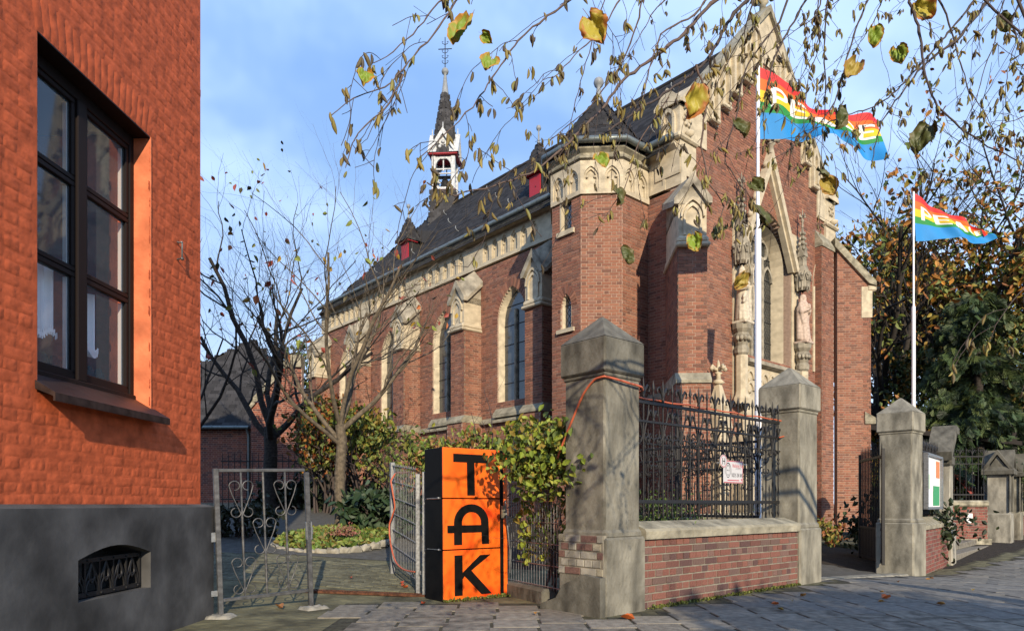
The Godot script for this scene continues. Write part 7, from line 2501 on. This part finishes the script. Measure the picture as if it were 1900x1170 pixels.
func nets(B: Array, cell: float, k: float) -> ArrayMesh:
	var lo := Vector3(9, 9, 9)
	var hi := -lo
	for q in B:
		var r := maxf(q[2], q[3]) + 0.05
		lo = lo.min(q[0] - Vector3.ONE * r).min(q[1] - Vector3.ONE * r)
		hi = hi.max(q[0] + Vector3.ONE * r).max(q[1] + Vector3.ONE * r)
	var n := Vector3i(((hi - lo) / cell).ceil()) + Vector3i.ONE
	var f := PackedFloat32Array()
	f.resize(n.x * n.y * n.z)
	f.fill(1.0)
	for q in B:
		var r: float = maxf(q[2], q[3]) + 0.09
		var a0 := Vector3i(((q[0].min(q[1]) - Vector3.ONE * r - lo) / cell).floor()).max(Vector3i.ZERO)
		var a1 := Vector3i(((q[0].max(q[1]) + Vector3.ONE * r - lo) / cell).ceil()).min(n - Vector3i.ONE)
		var ab: Vector3 = q[1] - q[0]
		var l2 := maxf(ab.length_squared(), 1e-8)
		for z in range(a0.z, a1.z + 1):
			for y in range(a0.y, a1.y + 1):
				for x in range(a0.x, a1.x + 1):
					var p := lo + Vector3(x, y, z) * cell
					var t := clampf((p - q[0]).dot(ab) / l2, 0, 1)
					var d: float = (p - q[0] - ab * t).length() - lerpf(q[2], q[3], t)
					var i := x + n.x * (y + n.y * z)
					var e := f[i]
					var h := maxf(k - absf(e - d), 0.0) / k
					f[i] = minf(e, d) - h * h * k * 0.25
	var id := {}
	var V := PackedVector3Array()
	var st := n.x * n.y
	for z in n.z - 1:
		for y in n.y - 1:
			for x in n.x - 1:
				var i := x + n.x * (y + n.y * z)
				var c := [f[i], f[i + 1], f[i + n.x], f[i + n.x + 1], f[i + st], f[i + st + 1], f[i + st + n.x], f[i + st + n.x + 1]]
				var neg := 0
				for g in c: if g < 0: neg += 1
				if neg == 0 or neg == 8: continue
				var s := Vector3.ZERO
				var m := 0
				for e in [[0, 1], [2, 3], [4, 5], [6, 7], [0, 2], [1, 3], [4, 6], [5, 7], [0, 4], [1, 5], [2, 6], [3, 7]]:
					var u: float = c[e[0]]
					var w: float = c[e[1]]
					if (u < 0) == (w < 0): continue
					var t := u / (u - w)
					var pa := Vector3(e[0] & 1, (e[0] >> 1) & 1, e[0] >> 2)
					var pb := Vector3(e[1] & 1, (e[1] >> 1) & 1, e[1] >> 2)
					s += pa.lerp(pb, t); m += 1
				id[i] = V.size()
				V.append(lo + (Vector3(x, y, z) + s / m) * cell)
	var ss := SurfaceTool.new()
	ss.begin(Mesh.PRIMITIVE_TRIANGLES)
	ss.set_smooth_group(0)
	for v in V: ss.add_vertex(v)
	for z in range(1, n.z - 1):
		for y in range(1, n.y - 1):
			for x in range(1, n.x - 1):
				var i := x + n.x * (y + n.y * z)
				for ax in 3:
					var stp: int = [1, n.x, st][ax]
					var b1: int = [n.x, st, 1][ax]
					var b2: int = [st, 1, n.x][ax]
					if (f[i] < 0) == (f[i + stp] < 0): continue
					var q := [i - b1 - b2, i - b2, i, i - b1]
					if not (id.has(q[0]) and id.has(q[1]) and id.has(q[2]) and id.has(q[3])): continue
					var w := [id[q[0]], id[q[1]], id[q[2]], id[q[3]]]
					if f[i] < 0: w.reverse()
					for t in [0, 1, 2, 0, 2, 3]: ss.add_index(w[t])
	ss.generate_normals()
	return ss.commit()

func build_small() -> void:
	var fr := Transform3D(Basis(U2, Vector3.UP, -V2).orthonormalized(), Vector3(4.15, 0, -16.91))
	statue("pale stone statue with staff on left bracket of church's great window", fr * Vector3(4.29 - 1.74, 6.12, 0.24), 0.72, 0, M.statue_stone)
	statue("pinkish stone statue with folded hands on the great window's right bracket", fr * Vector3(4.29 + 1.74, 6.12, 0.24), 0.72, 1, M.statue_pink)
	# bar fences either side of the letter sign
	var a := bar_mat("grey bar fence gate leaf swung into the yard left of letter sign", G(-1.82, 10.35), G(-1.27, 9.0), 0.2, 1.65, 15)
	var b := MB.new()
	b.bbox(Vector3(0, 0.82, 0), Vector3(0.07, 1.75, 0.07), 0.006)
	b.box(Vector3(-0.05, 1.5, 0), Vector3(0.14, 0.03, 0.05))
	obj("post", b, M.galv, a)
	for q in [[-1.24, 8.98, 1.6], [-1.14, 8.86, 1.62]]:
		b = MB.new()
		b.bbox(Vector3(0, q[2] / 2, 0), Vector3(0.055, q[2], 0.055), 0.005)
		b.box(Vector3(0.03, 0.3, 0.03), Vector3(0.03, 0.05, 0.03))
		var po := obj("gate_post", b, M.galv)
		po.position = Vector3(q[0], 0, -q[1])
		tag(po, ["grey steel post with hinge, end of the bar fence leaf", "grey steel post touching the letter sign's black side"][0 if q[0] < -1.2 else 1], "post", "steel posts beside the letter sign")
	bar_mat("grey bar fence under the vine between letter sign and tall pier", Vector3(-0.12, 0, -9.25), Vector3(0.58, 0, -7.98), 0.2, 1.75, 22)
	b = MB.new()
	b.bbox(Vector3(0.44, 0.06, -0.02), Vector3(1.5, 0.24, 0.24), 0.03)
	var kb := obj("fence_kerb", b, M.concrete_sooty)
	kb.transform = Transform3D(Basis(Vector3(0.483, 0, 0.876), Vector3.UP, Vector3(-0.876, 0, 0.483)), Vector3(-0.12, 0, -9.22))
	tag(kb, "broken concrete kerb under the vine covered fence", "kerb")
	# orange hoses
	b = MB.new()
	var hp := []
	var raw := [Vector3(0.52, 1.72, -7.78), Vector3(0.60, 1.95, -7.72), Vector3(0.70, 2.2, -7.62), Vector3(0.79, 2.42, -7.50), Vector3(0.90, 2.555, -7.36), Vector3(0.985, 2.565, -7.265), Vector3(1.12, 2.55, -7.345), Vector3(1.30, 2.53, -7.5), Vector3(1.455, 2.515, -7.64), Vector3(1.50, 2.5, -7.8), Vector3(1.40, 2.48, -7.98)]
	var cv := Curve3D.new()
	for k in raw.size():
		var tg: Vector3 = (raw[mini(k + 1, raw.size() - 1)] - raw[maxi(k - 1, 0)]) * 0.16
		cv.add_point(raw[k], -tg, tg)
	for k in 60: hp.append(cv.sample_baked(cv.get_baked_length() * k / 59.0))
	b.tube(hp, [0.013], 8)
	# along the top rail to the second pier and back under it
	hp = []
	for k in 50:
		var f := k / 49.0
		hp.append(street_xf(0.66 + 3.66 * f, 0.3, 2.475 + 0.006 * sin(f * 40.0)) * Vector3(0, 0, 0.02 * sin(f * 23.0)))
	for k in 8:
		var an := PI / 2 - PI * (k + 1) / 8.0
		hp.append(street_xf(4.34 + 0.13 * cos(an), 0.27 - 0.04 * k / 8.0, 2.35 + 0.125 * sin(an)).origin)
	hp.append(street_xf(4.2, 0.22, 2.2).origin)
	b.tube(hp, [0.011], 7)
	tag(obj("garden_hose", b, M.hose), "orange hose from vine over tall pier and along the iron fence top", "hose")
	b = MB.new()
	hp = []
	raw = [Vector3(-1.25, 1.66, -8.95), Vector3(-1.45, 1.64, -9.5), Vector3(-1.75, 1.66, -10.2), Vector3(-1.80, 1.55, -10.1), Vector3(-1.74, 1.15, -10.1), Vector3(-1.84, 0.9, -10.2), Vector3(-1.80, 0.6, -10.1), Vector3(-1.68, 0.38, -9.8), Vector3(-1.5, 0.3, -9.4), Vector3(-1.28, 0.31, -8.95)]
	cv = Curve3D.new()
	for k in raw.size():
		var tg: Vector3 = (raw[mini(k + 1, raw.size() - 1)] - raw[maxi(k - 1, 0)]) * 0.16
		cv.add_point(raw[k], -tg, tg)
	for k in 70: hp.append(cv.sample_baked(cv.get_baked_length() * k / 69.0))
	b.tube(hp, [0.012], 8)
	tag(obj("garden_hose", b, M.hose), "orange hose hanging on the bar fence leaf left of letter sign", "hose")
	# moss and weeds in the joint below the low wall and round the sign
	rng.seed = 12
	var mp := []
	for k in 900:
		var f := rng.randf()
		var q := street_xf(0.7 + 3.6 * f, -0.02 - absf(rng.randfn()) * 0.03).origin if k < 620 else Vector3(-0.84, 0, -8.31) + Vector3(0.80, 0, -0.60) * f * 1.05 + Vector3(0.2, 0, 0.3) * absf(rng.randfn()) * 0.12
		mp.append(Vector3(q.x, ground_y(q.x, -q.z) + 0.012 + absf(rng.randfn()) * 0.012 * (2.0 if k % 41 == 0 else 1.0), q.z))
	var ms := []
	var mc := []
	for p in mp:
		ms.append(Transform3D(rbasis(rng.randf_range(0.018, 0.05)), p)); mc.append(pick([Color(0.10, 0.12, 0.025), Color(0.16, 0.17, 0.035), Color(0.07, 0.075, 0.02)]))
	var mo := multi("moss", leaf_mesh(0.3, 0.5), M.leaf0, ms, mc)
	tag(mo, "moss and small weeds in joints at the foot of the wall and sign", "moss")
	# small stop sign on the fence
	var sg := thing("fence_sign", "small white sign with letter H disc and a drawn face on iron fence", "sign", Vector3.ZERO)
	sg.transform = street_xf(2.62, 0.245, 1.5)
	mat("sign_white", lin(0.50, 0.49, 0.49), 0.6); mat("sign_rose", lin(0.42, 0.07, 0.09), 0.6); mat("sign_ink", lin(0.02, 0.02, 0.025), 0.6); mat("sign_grey", lin(0.06, 0.06, 0.065), 0.6)
	b = MB.new()
	b.bbox(Vector3(0.34, 0.145, 0), Vector3(0.5, 0.31, 0.006), 0.002)
	obj("plate", b, M.sign_white, sg)
	b = MB.new()
	b.lathe([Vector2(0.088, -0.003), Vector2(0.088, 0.003), Vector2(0.0, 0.003)], 24, Transform3D(Basis(Vector3.RIGHT, PI / 2), Vector3(0.085, 0.285, 0.006)))
	obj("disc", b, M.sign_white, sg)
	b = MB.new()
	var ri := func(tb: MB, c: Vector2, r0: float, r1: float, sx: float, z: float, a0: float, a1: float):
		var o := PackedVector2Array()
		var i := PackedVector2Array()
		for k in 25:
			var an := lerpf(a1, a0, k / 24.0)
			o.append(c + Vector2(cos(an) * sx, sin(an)) * r0); i.append(c + Vector2(cos(an) * sx, sin(an)) * r1)
		tb.band(o, i, z - 0.0006, z)
	ri.call(b, Vector2(0.085, 0.285), 0.083, 0.074, 1.0, 0.0102, 0, TAU)
	for q in [[0.34, 0.292, 0.48, 0.012], [0.34, 0.0, 0.48, 0.012], [0.58, 0.146, 0.011, 0.285], [0.34, 0.03, 0.3, 0.014], [0.55, 0.04, 0.025, 0.03]]: b.box(Vector3(q[0], q[1], 0.0034), Vector3(q[2], q[3], 0.0008))
	obj("border", b, M.sign_rose, sg)
	b = MB.new()
	for x in [-0.028, 0.028]: b.box(Vector3(0.085 + x, 0.285, 0.0102), Vector3(0.011, 0.09, 0.001))
	b.box(Vector3(0.085, 0.285, 0.0102), Vector3(0.05, 0.012, 0.001))
	obj("letter_h", b, M.sign_ink, sg)
	b = MB.new()
	ri.call(b, Vector2(0.205, 0.15), 0.088, 0.077, 0.62, 0.0036, 0, TAU)
	ri.call(b, Vector2(0.205, 0.15), 0.122, 0.110, 0.66, 0.0036, -0.35, PI + 0.35)
	ri.call(b, Vector2(0.205, 0.21), 0.054, 0.044, 1.0, 0.0036, 0.3, PI - 0.3)
	ri.call(b, Vector2(0.205, 0.125), 0.03, 0.022, 1.0, 0.0036, PI + 0.5, TAU - 0.5)
	for x in [-0.02, 0.02]: ri.call(b, Vector2(0.205 + x, 0.165), 0.010, 0.002, 1.0, 0.0036, 0, TAU)
	for q in [[0.47, 0.2, 0.13], [0.47, 0.185, 0.15]]: b.box(Vector3(q[0], q[1], 0.0036), Vector3(q[2], 0.003, 0.0008))
	obj("drawing", b, M.sign_grey, sg)
	var sf := SystemFont.new()
	sf.font_names = PackedStringArray(["Droid Sans"])
	for q in [["Walking Bus", 0.455, 0.23, 0.048, "sign_rose"], ["KIDS IN MG", 0.445, 0.10, 0.052, "sign_ink"], ["www.walkingbus", 0.40, 0.018, 0.03, "sign_rose"]]:
		if q[0].begins_with("www"): continue
		var tm := TextMesh.new()
		tm.text = q[0]; tm.font = sf; tm.font_size = 32; tm.pixel_size = q[3] / 24.0; tm.depth = 0.001
		var o := obj("lettering", tm, M[q[4]], sg)
		o.position = Vector3(q[1], q[2], 0.0038)
		o.scale = Vector3(0.82, 1, 1)
	b = MB.new()
	b.box(Vector3(0.64, 0.26, -0.01), Vector3(0.16, 0.012, 0.012)); b.box(Vector3(0.1, 0.26, -0.012), Vector3(0.3, 0.012, 0.012))
	obj("bracket", b, M.galv, sg)
	# fallen leaves
	rng.seed = 71
	var lm := leaf_mesh(0.5, 0.6)
	for k in 5:
		var c: Color = [Color(0.42, 0.10, 0.02), Color(0.38, 0.2, 0.05), Color(0.25, 0.18, 0.04), Color(0.35, 0.07, 0.03), Color(0.3, 0.13, 0.04)][k]
		mat("fallen%d" % k, c.linear_to_srgb(), 0.7)
	var spots := [[1.2, 7.02, 0, 0.2, "under the tall pier's street corner"], [3.1, 8.0, 0, 0.13, "in front of the low brick wall"], [4.7, 8.55, 0, 0.2, "before the second pier, on the shaded slabs"], [4.45, 8.2, 1, 0.1, "left of the big orange leaf before the second pier"], [3.75, 8.75, 1, 0.13, "at the foot of the wall's right end"], [3.0, 7.6, 2, 0.1, "on the slabs below the middle of the low wall"], [5.05, 8.0, 1, 0.13, "right of the leaf before the second pier"], [-1.05, 8.05, 3, 0.11, "on the slabs in front of the letter sign"], [-2.65, 7.75, 4, 0.2, "at the foot of the small gate"], [-1.95, 10.9, 3, 0.12, "on the yard pavers near the flower bed"], [-2.3, 9.7, 3, 0.1, "on the yard pavers behind the small gate's post"], [0.25, 7.3, 1, 0.08, "on the slabs left of the tall pier"], [3.4, 8.25, 2, 0.09, "beside the leaf in front of the low brick wall"], [5.9, 10.4, 4, 0.12, "in front of the churchyard threshold"], [6.3, 9.3, 2, 0.1, "on slabs well before the third pier"], [-0.2, 9.0, 0, 0.12, "on the kerb under the vine, left one"], [0.3, 8.55, 0, 0.12, "on the kerb under the vine, right one"], [-1.5, 9.4, 3, 0.13, "under the bar fence leaf, middle one"], [-1.45, 9.3, 0, 0.12, "under the bar fence leaf, nearest one"], [-1.55, 9.55, 3, 0.14, "under the bar fence leaf, farthest one"], [4.95, 9.1, 1, 0.08, "close against the second pier's base"], [7.1, 11.6, 1, 0.1, "at the third pier's foot"], [7.4, 12.0, 4, 0.1, "at the foot of the notice board wall"]]
	for q in spots:
		var o := obj("fallen_leaf", lm, M["fallen%d" % q[2]])
		var lab: String = "curled %s leaf lying on the paving" % ["bright orange", "tan", "olive brown", "red brown", "pale orange"][q[2]]
		lab = ["bright orange", "tan", "olive brown", "red brown", "pale orange"][q[2]] + " fallen leaf " + q[4]
		tag(o, lab, "leaf", "fallen leaves on the paving")
		o.transform = Transform3D((Basis(Vector3.UP, rng.randf() * TAU) * Basis(Vector3.RIGHT, -PI / 2 + rng.randf_range(-0.25, 0.25))).scaled(Vector3.ONE * q[3] * 0.75), G(q[0], q[1]) + Vector3.UP * 0.03)
